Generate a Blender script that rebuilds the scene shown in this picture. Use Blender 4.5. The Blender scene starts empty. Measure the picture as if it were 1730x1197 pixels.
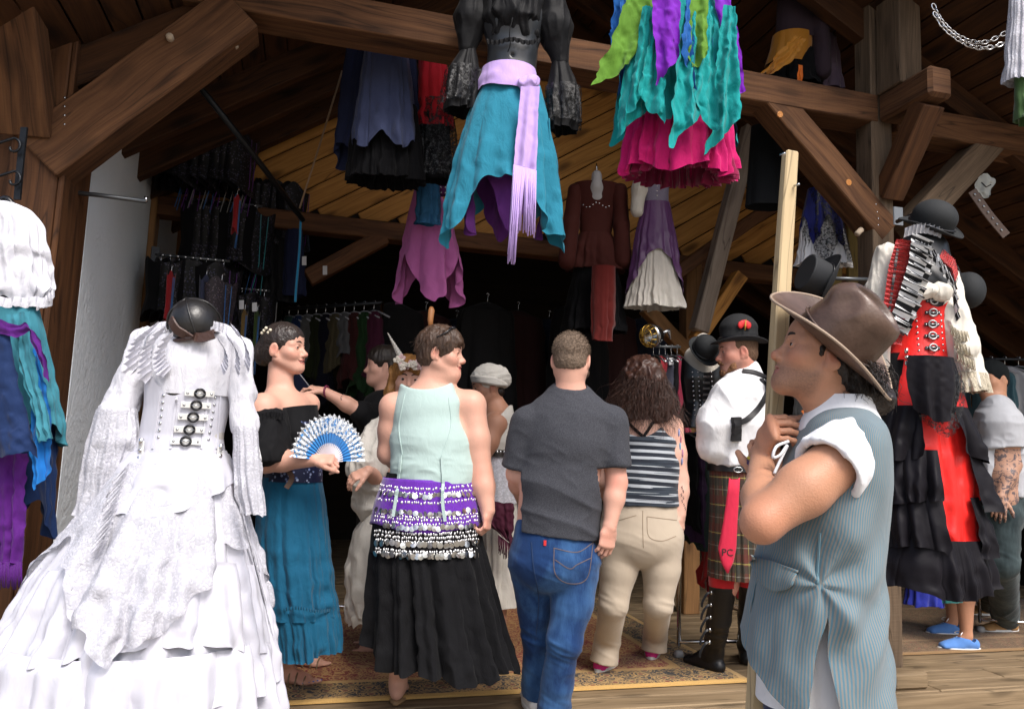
import bpy, bmesh, math, random
import numpy as np
from mathutils import Vector, Matrix

# ---------------------------------------------------------------- camera, sky, sun, exposure
scene = bpy.context.scene
COL = scene.collection
R = math.radians
F_PX, CX, CY = 1300.0, 865.0, 598.5
CAM = np.array([0.0, 0.0, 1.2])
PITCH, ROLL = R(6.75), R(2.0)
_w = np.array([0, math.cos(PITCH), math.sin(PITCH)])
_u0 = np.array([0, -math.sin(PITCH), math.cos(PITCH)])
_r0 = np.array([1.0, 0, 0])
_r = math.cos(ROLL) * _r0 + math.sin(ROLL) * _u0
_u = -math.sin(ROLL) * _r0 + math.cos(ROLL) * _u0
cam_d = bpy.data.cameras.new('camera')
cam = bpy.data.objects.new('camera', cam_d)
COL.objects.link(cam)
cam_d.sensor_width = 36.0
cam_d.lens = 36.0 * F_PX / 1730.0
cam_d.clip_start, cam_d.clip_end = 0.05, 500
m3 = Matrix((_r, _u, -_w)).transposed()
cam.matrix_world = Matrix.Translation(CAM) @ m3.to_4x4()
scene.camera = cam

world = bpy.data.worlds.new('World')
scene.world = world
world.use_nodes = True
wn = world.node_tree
sky = wn.nodes.new('ShaderNodeTexSky')
sky.sky_type = 'NISHITA'
sky.sun_disc = False
SUN_EL, SUN_AZ = R(52), R(150)          # the sun stands behind the camera, a little to its right, veiled by cloud
sky.sun_elevation = SUN_EL
sky.sun_rotation = SUN_AZ
sky.dust_density = 4.0
sky.air_density = 1.0
wn.links.new(sky.outputs[0], wn.nodes['Background'].inputs[0])
wn.nodes['Background'].inputs[1].default_value = 0.115
sun_d = bpy.data.lights.new('sun', 'SUN')
sun_d.energy = 1.8
sun_d.angle = R(24)
sun_d.color = (1.0, 0.975, 0.945)
sun = bpy.data.objects.new('sun', sun_d)
COL.objects.link(sun)
_sd = Vector((math.sin(SUN_AZ) * math.cos(SUN_EL), math.cos(SUN_AZ) * math.cos(SUN_EL), math.sin(SUN_EL)))
sun.rotation_euler = (-_sd).to_track_quat('-Z', 'Y').to_euler()
vs = scene.view_settings
vs.view_transform = 'Standard'
vs.look = 'None'
vs.exposure = 0.9
vs.gamma = 1.0
vs.use_curve_mapping = False
scene.cycles.max_bounces = 6
scene.cycles.diffuse_bounces = 2
scene.cycles.transparent_max_bounces = 12
scene.cycles.use_denoising = True

# ---------------------------------------------------------------- where things stand: photo measurements to metres
def ray(px, py):
    return _w + _r * ((px - CX) / F_PX) - _u * ((py - CY) / F_PX)
def P(px, py, Y):
    d = ray(px, py)
    return CAM + d * (Y / d[1])
def ZP(px, py, z):
    d = ray(px, py)
    return CAM + d * ((z - CAM[2]) / d[2])
def scale_at(Y):
    return F_PX / Y
FA = R(14.8)
FU = np.array([math.cos(FA), math.sin(FA), 0])      # along the shop front, to the right
FN = np.array([-math.sin(FA), math.cos(FA), 0])     # into the shop
FZ = np.array([0, 0, 1.0])
FO = ZP(1515, 1150, 0)
def FP(px, py, t):
    d = ray(px, py)
    k = (t + np.dot(FO - CAM, FN)) / np.dot(d, FN)
    return CAM + d * k
def L(s, t, z):
    return FO + FU * s + FN * t + FZ * z
def sof(p):
    return float(np.dot(p - FO, FU))
def tof(p):
    return float(np.dot(p - FO, FN))

# ---------------------------------------------------------------- objects
def V3(p):
    return Vector((float(p[0]), float(p[1]), float(p[2])))
def thing(name, label, cat, loc=(0, 0, 0), group=None):
    o = bpy.data.objects.new(name, None)
    o.empty_display_size = 0.1
    COL.objects.link(o)
    o.location = V3(loc)
    o['label'] = label
    o['category'] = cat
    if group: o['group'] = group
    return o
def tag(o, label, cat, group=None):
    o['label'] = label
    o['category'] = cat
    if group: o['group'] = group
    return o
def world_loc(p):
    v = Vector((0, 0, 0))
    while p is not None:
        v = v + p.matrix_parent_inverse @ p.location if p.parent is not None else v + p.location
        p = p.parent
    return v
def link(name, me, mats, parent=None, smooth=True):
    for m in (mats if isinstance(mats, (list, tuple)) else [mats]):
        if m is not None: me.materials.append(m)
    o = bpy.data.objects.new(name, me)
    COL.objects.link(o)
    if parent is not None:
        o.parent = parent
        o.matrix_parent_inverse = Matrix.Translation(-world_loc(parent))
    return o
def np_mesh(name, V, F, mats, parent=None, smooth=True, uv=None, mi=None):
    """V (n,3); F (m,k) or list of such arrays; uv per vertex (n,2); mi per face"""
    V = np.asarray(V, dtype=np.float32)
    Fs = F if (isinstance(F, list) and len(F) and np.ndim(F[0]) == 2) else [F]
    Fs = [np.asarray(f, dtype=np.int32) for f in Fs if len(f)]
    me = bpy.data.meshes.new(name)
    nl = sum(f.size for f in Fs); nf = sum(len(f) for f in Fs)
    me.vertices.add(len(V)); me.loops.add(nl); me.polygons.add(nf)
    me.vertices.foreach_set('co', V.ravel())
    li = np.concatenate([f.ravel() for f in Fs])
    tot = np.concatenate([np.full(len(f), f.shape[1], dtype=np.int32) for f in Fs])
    st = np.concatenate([[0], np.cumsum(tot)[:-1]]).astype(np.int32)
    me.loops.foreach_set('vertex_index', li)
    me.polygons.foreach_set('loop_start', st)
    me.polygons.foreach_set('loop_total', tot)
    me.polygons.foreach_set('use_smooth', np.full(nf, bool(smooth)))
    if mi is not None:
        me.polygons.foreach_set('material_index', np.asarray(mi, dtype=np.int32))
    if uv is not None:
        ul = me.uv_layers.new(name='UVMap')
        ul.data.foreach_set('uv', np.asarray(uv, dtype=np.float32)[li].ravel())
    me.update(calc_edges=True)
    me.validate()
    return link(name, me, mats, parent)
class MB:
    """collects pieces of ONE object"""
    def __init__(s): s.V = []; s.F = {}; s.n = 0; s.uv = []; s.mi = {}
    def add(s, V, F, uv=None, mi=0):
        V = np.asarray(V, float); F = np.asarray(F, int)
        k = F.shape[1]
        s.F.setdefault(k, []).append(F + s.n); s.mi.setdefault(k, []).append(np.full(len(F), mi))
        s.V.append(V); s.n += len(V)
        s.uv.append(np.zeros((len(V), 2)) if uv is None else np.asarray(uv, float))
        return s
    def build(s, name, mats, parent=None, smooth=True):
        ks = list(s.F)
        return np_mesh(name, np.concatenate(s.V), [np.concatenate(s.F[k]) for k in ks], mats, parent, smooth,
                       np.concatenate(s.uv), np.concatenate([np.concatenate(s.mi[k]) for k in ks]))
def nrm(v):
    v = np.asarray(v, float); return v / (np.linalg.norm(v) + 1e-12)
def grid_faces(nu, nv, closed_u=False):
    """verts laid out [v][u]"""
    uu = np.arange(nu if closed_u else nu - 1); vv = np.arange(nv - 1)
    a, b = np.meshgrid(uu, vv)
    a = a.ravel(); b = b.ravel(); a2 = (a + 1) % nu
    return np.stack([b * nu + a, b * nu + a2, (b + 1) * nu + a2, (b + 1) * nu + a], 1)
def tube(pts, rad, n=8, cap=True):
    """tube along pts; rad number or list; returns V,F quads (caps folded as quads collapsed)"""
    pts = np.asarray(pts, float); m = len(pts)
    rad = np.broadcast_to(np.asarray(rad, float), (m,))
    T = np.gradient(pts, axis=0); T /= np.linalg.norm(T, axis=1)[:, None] + 1e-12
    ref = np.array([0, 0, 1.0]) if abs(T[0][2]) < 0.9 else np.array([1.0, 0, 0])
    N = nrm(np.cross(T[0], ref)); Vs = []
    for i in range(m):
        N = nrm(N - T[i] * np.dot(N, T[i])); B = np.cross(T[i], N)
        a = np.linspace(0, 2 * math.pi, n, endpoint=False)
        Vs.append(pts[i] + rad[i] * (np.cos(a)[:, None] * N + np.sin(a)[:, None] * B))
    V = np.concatenate(Vs); Fc = grid_faces(n, m, True)
    if cap:
        c0 = len(V); V = np.concatenate([V, pts[:1], pts[-1:]])
        k = np.arange(n); k2 = (k + 1) % n
        Fc = np.concatenate([Fc, np.stack([np.full(n, c0), k2, k, np.full(n, c0)], 1)[:, [0, 1, 2, 2]],
                             np.stack([np.full(n, c0 + 1), (m - 1) * n + k, (m - 1) * n + k2, (m - 1) * n + k2], 1)])
    return V, Fc
def tri_fix(V, F):
    """split quads that repeat an index"""
    q = F[(F[:, 2] != F[:, 3])]; t = F[(F[:, 2] == F[:, 3])][:, :3]
    return q, t
def add_tube(mb, pts, rad, n=8, mi=0):
    V, F = tube(pts, rad, n)
    q, t = tri_fix(V, F)
    base = mb.n
    mb.add(V, q, mi=mi)
    if len(t):
        mb.F.setdefault(3, []).append(t + base); mb.mi.setdefault(3, []).append(np.full(len(t), mi))
def tube_obj(name, pts, rad, mat_, parent=None, n=8):
    mb = MB(); add_tube(mb, pts, rad, n); return mb.build(name, mat_, parent)
def smooth_path(pts, n):
    """Catmull-Rom through points"""
    pts = np.asarray(pts, float); m = len(pts)
    ext = np.concatenate([[2 * pts[0] - pts[1]], pts, [2 * pts[-1] - pts[-2]]])
    out = []
    for u in np.linspace(0, m - 1 - 1e-9, n):
        i = int(u); f = u - i
        p0, p1, p2, p3 = ext[i:i + 4]
        out.append(0.5 * ((2 * p1) + (p2 - p0) * f + (2 * p0 - 5 * p1 + 4 * p2 - p3) * f * f + (3 * p1 - p0 - 3 * p2 + p3) * f ** 3))
    return np.array(out)
def ellipsoid(c, rx, ry, rz, nu=16, nv=10, M=None):
    th = np.linspace(0, 2 * math.pi, nu, endpoint=False); ph = np.linspace(0.0, math.pi, nv)
    V = np.stack([np.outer(np.sin(ph), np.cos(th)) * rx, np.outer(np.sin(ph), np.sin(th)) * ry, np.outer(np.cos(ph), np.ones(nu)) * rz], -1).reshape(-1, 3)
    if M is not None: V = V @ np.asarray(M).T
    return V + np.asarray(c), grid_faces(nu, nv, True)
def box_vf(a, b, x, y, z, bev=0.0):
    """box spanned in directions x,y,z (unit), a/b = min/max along each; bevelled corners"""
    c = [(a[0], b[0]), (a[1], b[1]), (a[2], b[2])]
    V = []; 
    if bev <= 0:
        for i in range(8):
            V.append(x * c[0][i & 1] + y * c[1][(i >> 1) & 1] + z * c[2][(i >> 2) & 1])
        F = [[0, 2, 3, 1], [4, 5, 7, 6], [0, 1, 5, 4], [2, 6, 7, 3], [0, 4, 6, 2], [1, 3, 7, 5]]
        return np.array(V), np.array(F), None
    raise ValueError
_tmesh = {}
def beam_mesh(name, ln, w, h, bev=0.006, seed=0, wob=0.0, seg=1):
    """timber along +x, centred in y and z, UV in metres (u along the grain)"""
    rng = np.random.RandomState(seed)
    bm = bmesh.new()
    bmesh.ops.create_cube(bm, size=1.0)
    for v in bm.verts:
        v.co = Vector(((v.co.x + 0.5) * ln, v.co.y * w, v.co.z * h))
    if seg > 1:
        es = [e for e in bm.edges if abs(e.verts[0].co.x - e.verts[1].co.x) > ln * 0.5]
        bmesh.ops.subdivide_edges(bm, edges=es, cuts=seg - 1, use_grid_fill=True)
    if bev > 0:
        es = [e for e in bm.edges if len(e.link_faces) == 2 and e.link_faces[0].normal.angle(e.link_faces[1].normal, 0) > 0.5]
        bmesh.ops.bevel(bm, geom=es, offset=bev, segments=1, affect='EDGES', profile=0.5)
    if wob > 0:
        for v in bm.verts:
            k = v.co.x / max(ln, 1e-3) * 7
            v.co.y += wob * (math.sin(k * 1.7 + seed) + rng.uniform(-.6, .6)) * (1 if v.co.y > 0 else -1)
            v.co.z += wob * (math.sin(k * 2.1 + seed * 2) + rng.uniform(-.6, .6)) * (1 if v.co.z > 0 else -1)
    uvl = bm.loops.layers.uv.new('UVMap')
    ou, ov = rng.uniform(0, 50), rng.uniform(0, 50)
    for f in bm.faces:
        n = f.normal
        for l in f.loops:
            c = l.vert.co
            if abs(n.x) > 0.8: l[uvl].uv = (ou + c.y * .25, ov + c.z)
            elif abs(n.y) > abs(n.z): l[uvl].uv = (ou + c.x, ov + c.z + 3.1)
            else: l[uvl].uv = (ou + c.x, ov + c.y)
    me = bpy.data.meshes.new(name)
    bm.to_mesh(me); bm.free()
    return me
def timber(name, p0, p1, w, h, mat_, parent=None, up=FZ, seed=None, bev=0.006, wob=0.0012, seg=6):
    """timber from p0 to p1 (centre line); w across, h along 'up'"""
    p0 = np.asarray(p0, float); p1 = np.asarray(p1, float)
    x = nrm(p1 - p0); y = nrm(np.cross(up, x)); z = np.cross(x, y)
    if seed is None: seed = int(abs(p0[0] * 131 + p0[2] * 717 + p1[0] * 37) * 10) % 9999
    me = beam_mesh(name, float(np.linalg.norm(p1 - p0)), w, h, bev, seed, wob, seg)
    me.transform(Matrix((x, y, z)).transposed().to_4x4())
    me.transform(Matrix.Translation(V3(p0)))
    return link(name, me, mat_, parent)
def shade_flat(o):
    o.data.polygons.foreach_set('use_smooth', np.zeros(len(o.data.polygons), bool)); return o

# ---------------------------------------------------------------- materials
MATS = {}
class NT:
    def __init__(s, name):
        s.m = bpy.data.materials.new(name); s.m.use_nodes = True
        s.t = s.m.node_tree; s.b = s.t.nodes['Principled BSDF']
    def n(s, kind, **kw):
        nd = s.t.nodes.new(kind)
        for k, v in kw.items():
            if k.startswith('i_'):
                key = k[2:]; key = int(key) if key.isdigit() else key.replace('_', ' ')
                nd.inputs[key].default_value = v
            else: setattr(nd, k, v)
        return nd
    def l(s, a, b): s.t.links.new(a, b)
    def math(s, op, a, b=None, c=None):
        nd = s.t.nodes.new('ShaderNodeMath'); nd.operation = op
        for i, v in enumerate((a, b, c)):
            if v is None: continue
            if isinstance(v, (int, float)): nd.inputs[i].default_value = v
            else: s.l(v, nd.inputs[i])
        return nd.outputs[0]
    def mix(s, fac, a, b):
        nd = s.t.nodes.new('ShaderNodeMix'); nd.data_type = 'RGBA'
        for i, v in ((0, fac), (6, a), (7, b)):
            if isinstance(v, (int, float)): nd.inputs[i].default_value = v
            elif isinstance(v, (tuple, list)): nd.inputs[i].default_value = (*v[:3], 1)
            else: s.l(v, nd.inputs[i])
        return nd.outputs[2]
    def ramp(s, fac, stops, interp='LINEAR'):
        nd = s.t.nodes.new('ShaderNodeValToRGB'); cr = nd.color_ramp; cr.interpolation = interp
        while len(cr.elements) < len(stops): cr.elements.new(0.5)
        for e, (p, c) in zip(cr.elements, stops):
            e.position = p; e.color = (*c, 1) if len(c) == 3 else c
        s.l(fac, nd.inputs[0]); return nd.outputs[0]
    def noise(s, vec, scale, detail=4, rough=0.55, dist=0.0):
        nd = s.n('ShaderNodeTexNoise'); nd.inputs['Scale'].default_value = scale
        nd.inputs['Detail'].default_value = detail; nd.inputs['Roughness'].default_value = rough
        nd.inputs['Distortion'].default_value = dist
        if vec is not None: s.l(vec, nd.inputs['Vector'])
        return nd.outputs[0]
    def mapping(s, vec, scale, loc=(0, 0, 0), rot=(0, 0, 0)):
        nd = s.n('ShaderNodeMapping'); nd.inputs['Scale'].default_value = scale
        nd.inputs['Location'].default_value = loc; nd.inputs['Rotation'].default_value = rot
        s.l(vec, nd.inputs[0]); return nd.outputs[0]
    def coord(s, which='Object'):
        return s.n('ShaderNodeTexCoord').outputs[which]
    def bump(s, h, strength=0.3, dist=0.01):
        nd = s.n('ShaderNodeBump'); nd.inputs['Strength'].default_value = strength; nd.inputs['Distance'].default_value = dist
        s.l(h, nd.inputs['Height']); s.l(nd.outputs[0], s.b.inputs['Normal']); return nd
    def base(s, v):
        if isinstance(v, (tuple, list)): s.b.inputs['Base Color'].default_value = (*v[:3], 1)
        else: s.l(v, s.b.inputs['Base Color'])
    def setp(s, **kw):
        for k, v in kw.items():
            s.b.inputs[k.replace('_', ' ')].default_value = v
def srgb(r, g, b):
    f = lambda c: (c / 255 / 12.92) if c / 255 <= 0.04045 else ((c / 255 + 0.055) / 1.055) ** 2.4
    return (f(r), f(g), f(b))
def mulc(c, k): return tuple(min(1.0, x * k) for x in c)
def cloth(name, col, rough=0.85, sheen=0.25, weave=0, var=0.18, wr=0.25, spec=0.25, cell=14, fleck=None):
    """woven cloth: fine creases, uneven dye, yarn flecks"""
    if name in MATS: return MATS[name]
    if max(col) < .021: col = mulc(col, .55); spec = min(spec, .14 if rough > .5 else .3)
    t = NT(name); co = t.coord('Object')
    cr = t.noise(t.mapping(co, (1, 1, 0.45)), cell, 4, 0.62, 0.5)
    c = t.mix(cr, mulc(col, 1 - var), mulc(col, 1 + var))
    if fleck is not None:
        c = t.mix(t.ramp(t.noise(co, 320, 1), [(0.42, (0, 0, 0)), (0.6, (1, 1, 1))]), c, fleck)
    t.base(c)
    t.bump(cr, wr, 0.02)
    if max(col) < .06: sheen = min(sheen, .03)
    t.setp(Roughness=rough, Specular_IOR_Level=spec, Sheen_Weight=sheen, Sheen_Roughness=0.5)
    MATS[name] = t.m; return t.m
def plain(name, col, rough=0.6, metal=0.0, spec=0.5, bump=0.0, bscale=60, var=0.12, coat=0.0):
    if name in MATS: return MATS[name]
    t = NT(name); co = t.coord('Object')
    n1 = t.noise(co, 9, 4)
    t.base(t.mix(n1, mulc(col, 1 - var), mulc(col, 1 + var)))
    t.setp(Roughness=rough, Metallic=metal, Specular_IOR_Level=spec, Coat_Weight=coat)
    if bump: t.bump(t.noise(co, bscale, 5), bump, 0.01)
    MATS[name] = t.m; return t.m
def wood(name, dark, light, su=2.2, sv=34, rough=0.75, bump=0.35, knots=0.5, sawn=0.0, var=0.5):
    if name in MATS: return MATS[name]
    t = NT(name); uv = t.coord('UV')
    info = t.n('ShaderNodeObjectInfo')
    off = t.n('ShaderNodeVectorMath', operation='SCALE'); off.inputs[0].default_value = (17, 9, 3); t.l(info.outputs['Random'], off.inputs['Scale'])
    add = t.n('ShaderNodeVectorMath', operation='ADD'); t.l(uv, add.inputs[0]); t.l(off.outputs[0], add.inputs[1])
    v = add.outputs[0]
    blot = t.noise(v, 2.0, 1)
    wv = t.n('ShaderNodeVectorMath', operation='ADD')
    cmb = t.n('ShaderNodeCombineXYZ'); t.l(t.math('MULTIPLY', blot, 0.07), cmb.inputs[1]); t.l(v, wv.inputs[0]); t.l(cmb.outputs[0], wv.inputs[1])
    g = t.noise(t.mapping(wv.outputs[0], (su, sv, 1)), 1.0, 3, 0.75)
    c = t.ramp(g, [(0.28, dark), (0.5, tuple((a + b) / 2 for a, b in zip(dark, light))), (0.72, light)])
    tone = t.math('ADD', t.math('MULTIPLY', blot, 0.6), t.math('MULTIPLY', info.outputs['Random'], 0.4))
    c = t.mix(var * 0.5, c, t.mix(tone, mulc(dark, 0.5), light))
    if knots:
        vo = t.n('ShaderNodeTexVoronoi'); vo.inputs['Scale'].default_value = 1.0; vo.voronoi_dimensions = '2D'
        t.l(t.mapping(wv.outputs[0], (1.8, 5.5, 1)), vo.inputs['Vector'])
        kf = t.ramp(vo.outputs['Distance'], [(0.0, (1, 1, 1)), (0.10, (.75, .75, .75)), (0.20, (0, 0, 0))])
        c = t.mix(t.math('MULTIPLY', kf, knots), c, mulc(dark, 0.35))
    # long drying checks
    cf = t.ramp(t.math('ABSOLUTE', t.math('SUBTRACT', t.noise(t.mapping(wv.outputs[0], (0.7, 13, 1), (5, 2, 0)), 1.0, 1), 0.5)), [(0.0, (1, 1, 1)), (0.006, (0.4, .4, .4)), (0.014, (0, 0, 0))])
    c = t.mix(t.math('MULTIPLY', cf, 0.65), c, mulc(dark, 0.25))
    t.base(c)
    h = g
    if sawn:
        h = t.math('ADD', g, t.math('MULTIPLY', t.noise(t.mapping(v, (110, 4, 1)), 1.0, 0), sawn))
    t.bump(h, bump, 0.006)
    t.setp(Roughness=rough, Specular_IOR_Level=0.3)
    MATS[name] = t.m; return t.m
# ================================================================ SETTING
W_BEAM = wood('timber_weathered', (0.036, 0.014, 0.006), (0.190, 0.086, 0.036), 1.6, 26, 0.8, 0.45, 0.5, 0.35)
W_POST = wood('timber_grey', (0.055, 0.036, 0.022), (0.19, 0.13, 0.083), 1.6, 24, 0.8, 0.45, 0.35, 0.4)
W_WARM = wood('timber_stained', (0.036, 0.013, 0.005), (0.16, 0.066, 0.024), 1.6, 22, 0.7, 0.4, 0.6, 0.2)
W_PINE = wood('pine_boards', (0.30, 0.122, 0.026), (0.62, 0.305, 0.075), 1.5, 18, 0.7, 0.25, 0.9)
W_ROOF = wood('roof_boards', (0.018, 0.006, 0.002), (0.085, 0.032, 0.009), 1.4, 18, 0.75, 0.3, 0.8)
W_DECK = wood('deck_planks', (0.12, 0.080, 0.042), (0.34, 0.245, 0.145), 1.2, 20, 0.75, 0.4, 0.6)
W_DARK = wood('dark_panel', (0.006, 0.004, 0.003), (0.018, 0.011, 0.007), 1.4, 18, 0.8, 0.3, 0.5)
W_POLE = wood('new_pine', (0.40, 0.29, 0.155), (0.62, 0.48, 0.28), 1.0, 20, 0.65, 0.15, 0.35, 0, 0.25)
M_PEG = plain('peg_wood', (0.42, 0.33, 0.24), 0.7, bump=0.2)
M_IRON = plain('wrought_iron', (0.030, 0.032, 0.036), 0.42, 0.85, bump=0.25, bscale=120)
M_STEEL = plain('bright_steel', (0.55, 0.56, 0.57), 0.25, 1.0)
M_CHROME = plain('chrome', (0.7, 0.7, 0.71), 0.12, 1.0, var=0.03)

# ground in front of the shop, one sheet
t = NT('trodden_ground'); co = t.coord('Object')
t.base(t.mix(t.noise(co, 0.8, 5), (0.20, 0.165, 0.125), (0.33, 0.285, 0.225))); t.bump(t.noise(co, 60, 5), 0.5, 0.02); t.setp(Roughness=0.95)
g = 90.0
V = [(-g, -g, -0.30), (g, -g, -0.30), (g, g, -0.30), (-g, g, -0.30)]
o = np_mesh('ground', V, [[0, 1, 2, 3]], t.m, smooth=False); o['kind'] = 'structure'

# deck of planks: a step below the floor edge, then the floor boards running along the shop front
def lbox(name, s0, s1, t0, t1, z0, z1, mat_, parent=None, bev=0.004, seed=0):
    """board in shop axes, grain along s"""
    me = beam_mesh(name, s1 - s0, t1 - t0, z1 - z0, bev, seed, 0.0, 1)
    me.transform(Matrix((FU, FN, FZ)).transposed().to_4x4())
    c = L(s0, (t0 + t1) / 2, (z0 + z1) / 2)
    me.transform(Matrix.Translation(V3(c)))
    return link(name, me, mat_, parent)
deck = thing('deck', '', '', L(-2, 1, 0)); del deck['label']; del deck['category']; deck['kind'] = 'structure'
rng = random.Random(4)
T0 = -0.17
pw = 0.152
for i in range(40):
    t0 = T0 + i * (pw + 0.009)
    cuts = [-5.2, -5.2 + rng.uniform(1.2, 2.6)]
    while cuts[-1] < 3.3: cuts.append(cuts[-1] + rng.uniform(1.6, 2.8))
    cuts = [c for c in cuts if c < 3.5] + [3.79]
    for a, b in zip(cuts[:-1], cuts[1:]):
        lbox('plank', a, b - 0.004, t0, t0 + pw, -0.035, rng.uniform(-0.002, 0.001), W_DECK, deck, 0.005, rng.randint(0, 999))
lbox('rim_board', -5.2, 3.79, T0 - 0.044, T0 - 0.004, -0.16, -0.004, W_DECK, deck, 0.006, 12)
for k in range(2):
    lbox('step_tread', -5.2, 3.79, T0 - 0.20 - k * 0.16, T0 - 0.05 - k * 0.16, -0.20, -0.155, W_DECK, deck, 0.006, 40 + k)
lbox('step_riser', -5.2, 3.79, T0 - 0.35, T0 - 0.31, -0.30, -0.20, W_DECK, deck, 0.004, 9)

# ---------------------------------------------------------------- the shop building
shop = thing('shop_building', 'open fronted timber frame shop with dark braced beams and plaster side wall', 'building', L(-2.0, 1.5, 0))
def peg(p, d, r=0.017, ln=0.03, parent=None, m=None):
    d = nrm(d)
    return tube_obj('peg', [np.asarray(p) - d * 0.02, np.asarray(p) + d * ln * 0.85, np.asarray(p) + d * ln], [r, r, r * 0.8], m or M_PEG, parent, 10)
# eave beam along the front
zb_bot = FP(1490, 207, 0)[2]; zb_top = FP(1490, 161, 0)[2]
print('beam z', zb_bot, zb_top, 'left', FP(420, 30, 0)[2], 'FO', FO)
BH = zb_top - zb_bot
zb = (zb_bot + zb_top) / 2
S_LP = sof(FP(95, 300, 0)); print('left post s', S_LP)
front_beam = timber('eave_beam', L(-6.2, 0.10, zb + 0.055), L(-0.035, 0.10, zb), 0.20, BH, W_BEAM, shop)
for px, py in ((598 * 0.4 + 400, 27), (1140, 120)):
    pass
beam_r = timber('eave_beam', L(0.10, 0.10, zb - 0.03), L(3.0, 0.10, zb - 0.05), 0.20, BH, W_BEAM, shop)
# right post (below and above the beam)
pr = timber('post', L(-0.02, 0.075, 0), L(-0.005, 0.075, 4.9), 0.145, 0.14, W_POST, shop, up=FN)
base = lbox('post_base', -0.10, 0.085, -0.02, 0.16, 0.001, 0.05, W_DECK, shop, 0.012, 5)
base2 = lbox('post_block', -0.14, 0.075, -0.15, -0.035, 0.001, 0.085, W_DECK, shop, 0.012, 6)
# outrigger with its bracket, and the king stud that stands on it
zo_t = FP(1491, 162, 0)[2]; zo_b = FP(1491, 209, 0)[2]; zo = (zo_t + zo_b) / 2
outr = timber('outrigger', L(0.035, -0.40, zo), L(0.035, 0.0, zo), 0.155, zo_t - zo_b, W_BEAM, shop, bev=0.02)
br_lo = FP(1516, 330, 0)[2]
ob = timber('bracket', L(0.03, 0.02, br_lo - 0.01), L(0.035, -0.30, zo_b - 0.0), 0.14, 0.12, W_WARM, shop, up=FN)
peg(L(0.05, -0.19, zo_b - 0.12), (-FN + 0.0 * FZ) , parent=ob); peg(L(0.03, -0.085, br_lo + 0.10), -FN, parent=ob)
stud = timber('stud', L(0.02, -0.105, zo_t - 0.01), L(0.035, -0.105, 4.9), 0.15, 0.19, W_POST, shop, up=FN)
# long brace left of the right post
def fbrace(name, pxa, pya, pxb, pyb, w, dpt, t0=0.0, mat_=W_BEAM):
    a = FP(pxa, pya, t0); b = FP(pxb, pyb, t0)
    return timber(name, a + FN * dpt / 2, b + FN * dpt / 2, dpt, w, mat_, shop, up=nrm(np.cross(FN, b - a)))
b1 = fbrace('brace', 1310, 158, 1505, 390, 0.165, 0.16, 0.004)
for q in ((1318, 193), (1434, 308)):
    p = FP(q[0], q[1], 0.004)
    shade_flat(tube_obj('amber_knot', [p + FN * 0.01, p - FN * 0.0012], 0.019, plain('amber_resin', (0.50, 0.19, 0.03), 0.45, bump=.6, bscale=90), b1, 9))
for q in ((1480, 345), (1482, 358), (1484, 369), (1484, 380)):
    p = FP(q[0], q[1], 0.004); tube_obj('nail', [p + FN * .01, p - FN * 0.003], 0.0045, M_STEEL, b1, 6)
p = FP(1455, 392, 0.06); peg(FP(1452, 391, 0.05), nrm(-FU - FZ), parent=b1)
b2 = fbrace('brace', 1545, 385, 1690, 228, 0.165, 0.14, 0.004, W_POST)
# left post with brace and bracket
S0 = sof(FP(12, 300, 0)); S1 = sof(FP(96, 300, 0)); pwid = S1 - S0
print('left post width', pwid)
lp = timber('post', L((S0 + S1) / 2, 0.09, 0), L((S0 + S1) / 2, 0.09, 4.9), pwid, 0.18, W_WARM, shop, up=FN)
board = timber('corner_board', L(S1 + 0.012, 0.21, -0.28), L(S1 + 0.012, 0.21, 4.4), 0.024, 0.40, W_WARM, shop, up=FN)
b3 = fbrace('brace', 60, 262, 405, 10, 0.235, 0.20, -0.03)
for q in ((288, 66), (147, 236), (393, 73)):
    pass
peg(FP(288, 66, -0.03), -FN, parent=b3)
peg(FP(147, 238, 0.03), nrm(FU * .5 - FZ), parent=b3); peg(FP(394, 72, 0.03), nrm(FU * .5 - FZ), parent=b3)
for k in range(4):
    p = FP(109, 165 + k * 15, -0.03); tube_obj('nail', [p + FN * .01, p - FN * 0.003], 0.0045, M_STEEL, b3, 6)
b4 = timber('bracket', L(S0 + 0.06, 0.02, FP(60, 215, 0)[2] - 0.02), L(S0 + 0.03, -0.46, zo_b + 0.05), 0.20, 0.16, W_BEAM, shop, up=FN)
peg(L(S0 + 0.04, -0.12, FP(60, 215, 0)[2] + 0.17), -FN, parent=b4)
outl = timber('outrigger', L(S0 + 0.03, -0.60, zo + 0.1), L(S0 + 0.04, 0.0, zo + 0.1), 0.20, 0.17, W_BEAM, shop, bev=0.02)

# boarded wall left of the post
fw = slab0 = None
for k in range(9):
    s1_ = S0 - 0.004 - k * 0.165
    timber('wall_board', L(s1_ - 0.08, 0.10, -0.28), L(s1_ - 0.08, 0.10, 4.6), 0.16, 0.03, W_WARM, shop, up=FN, seed=300 + k, wob=0, seg=1)
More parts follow.
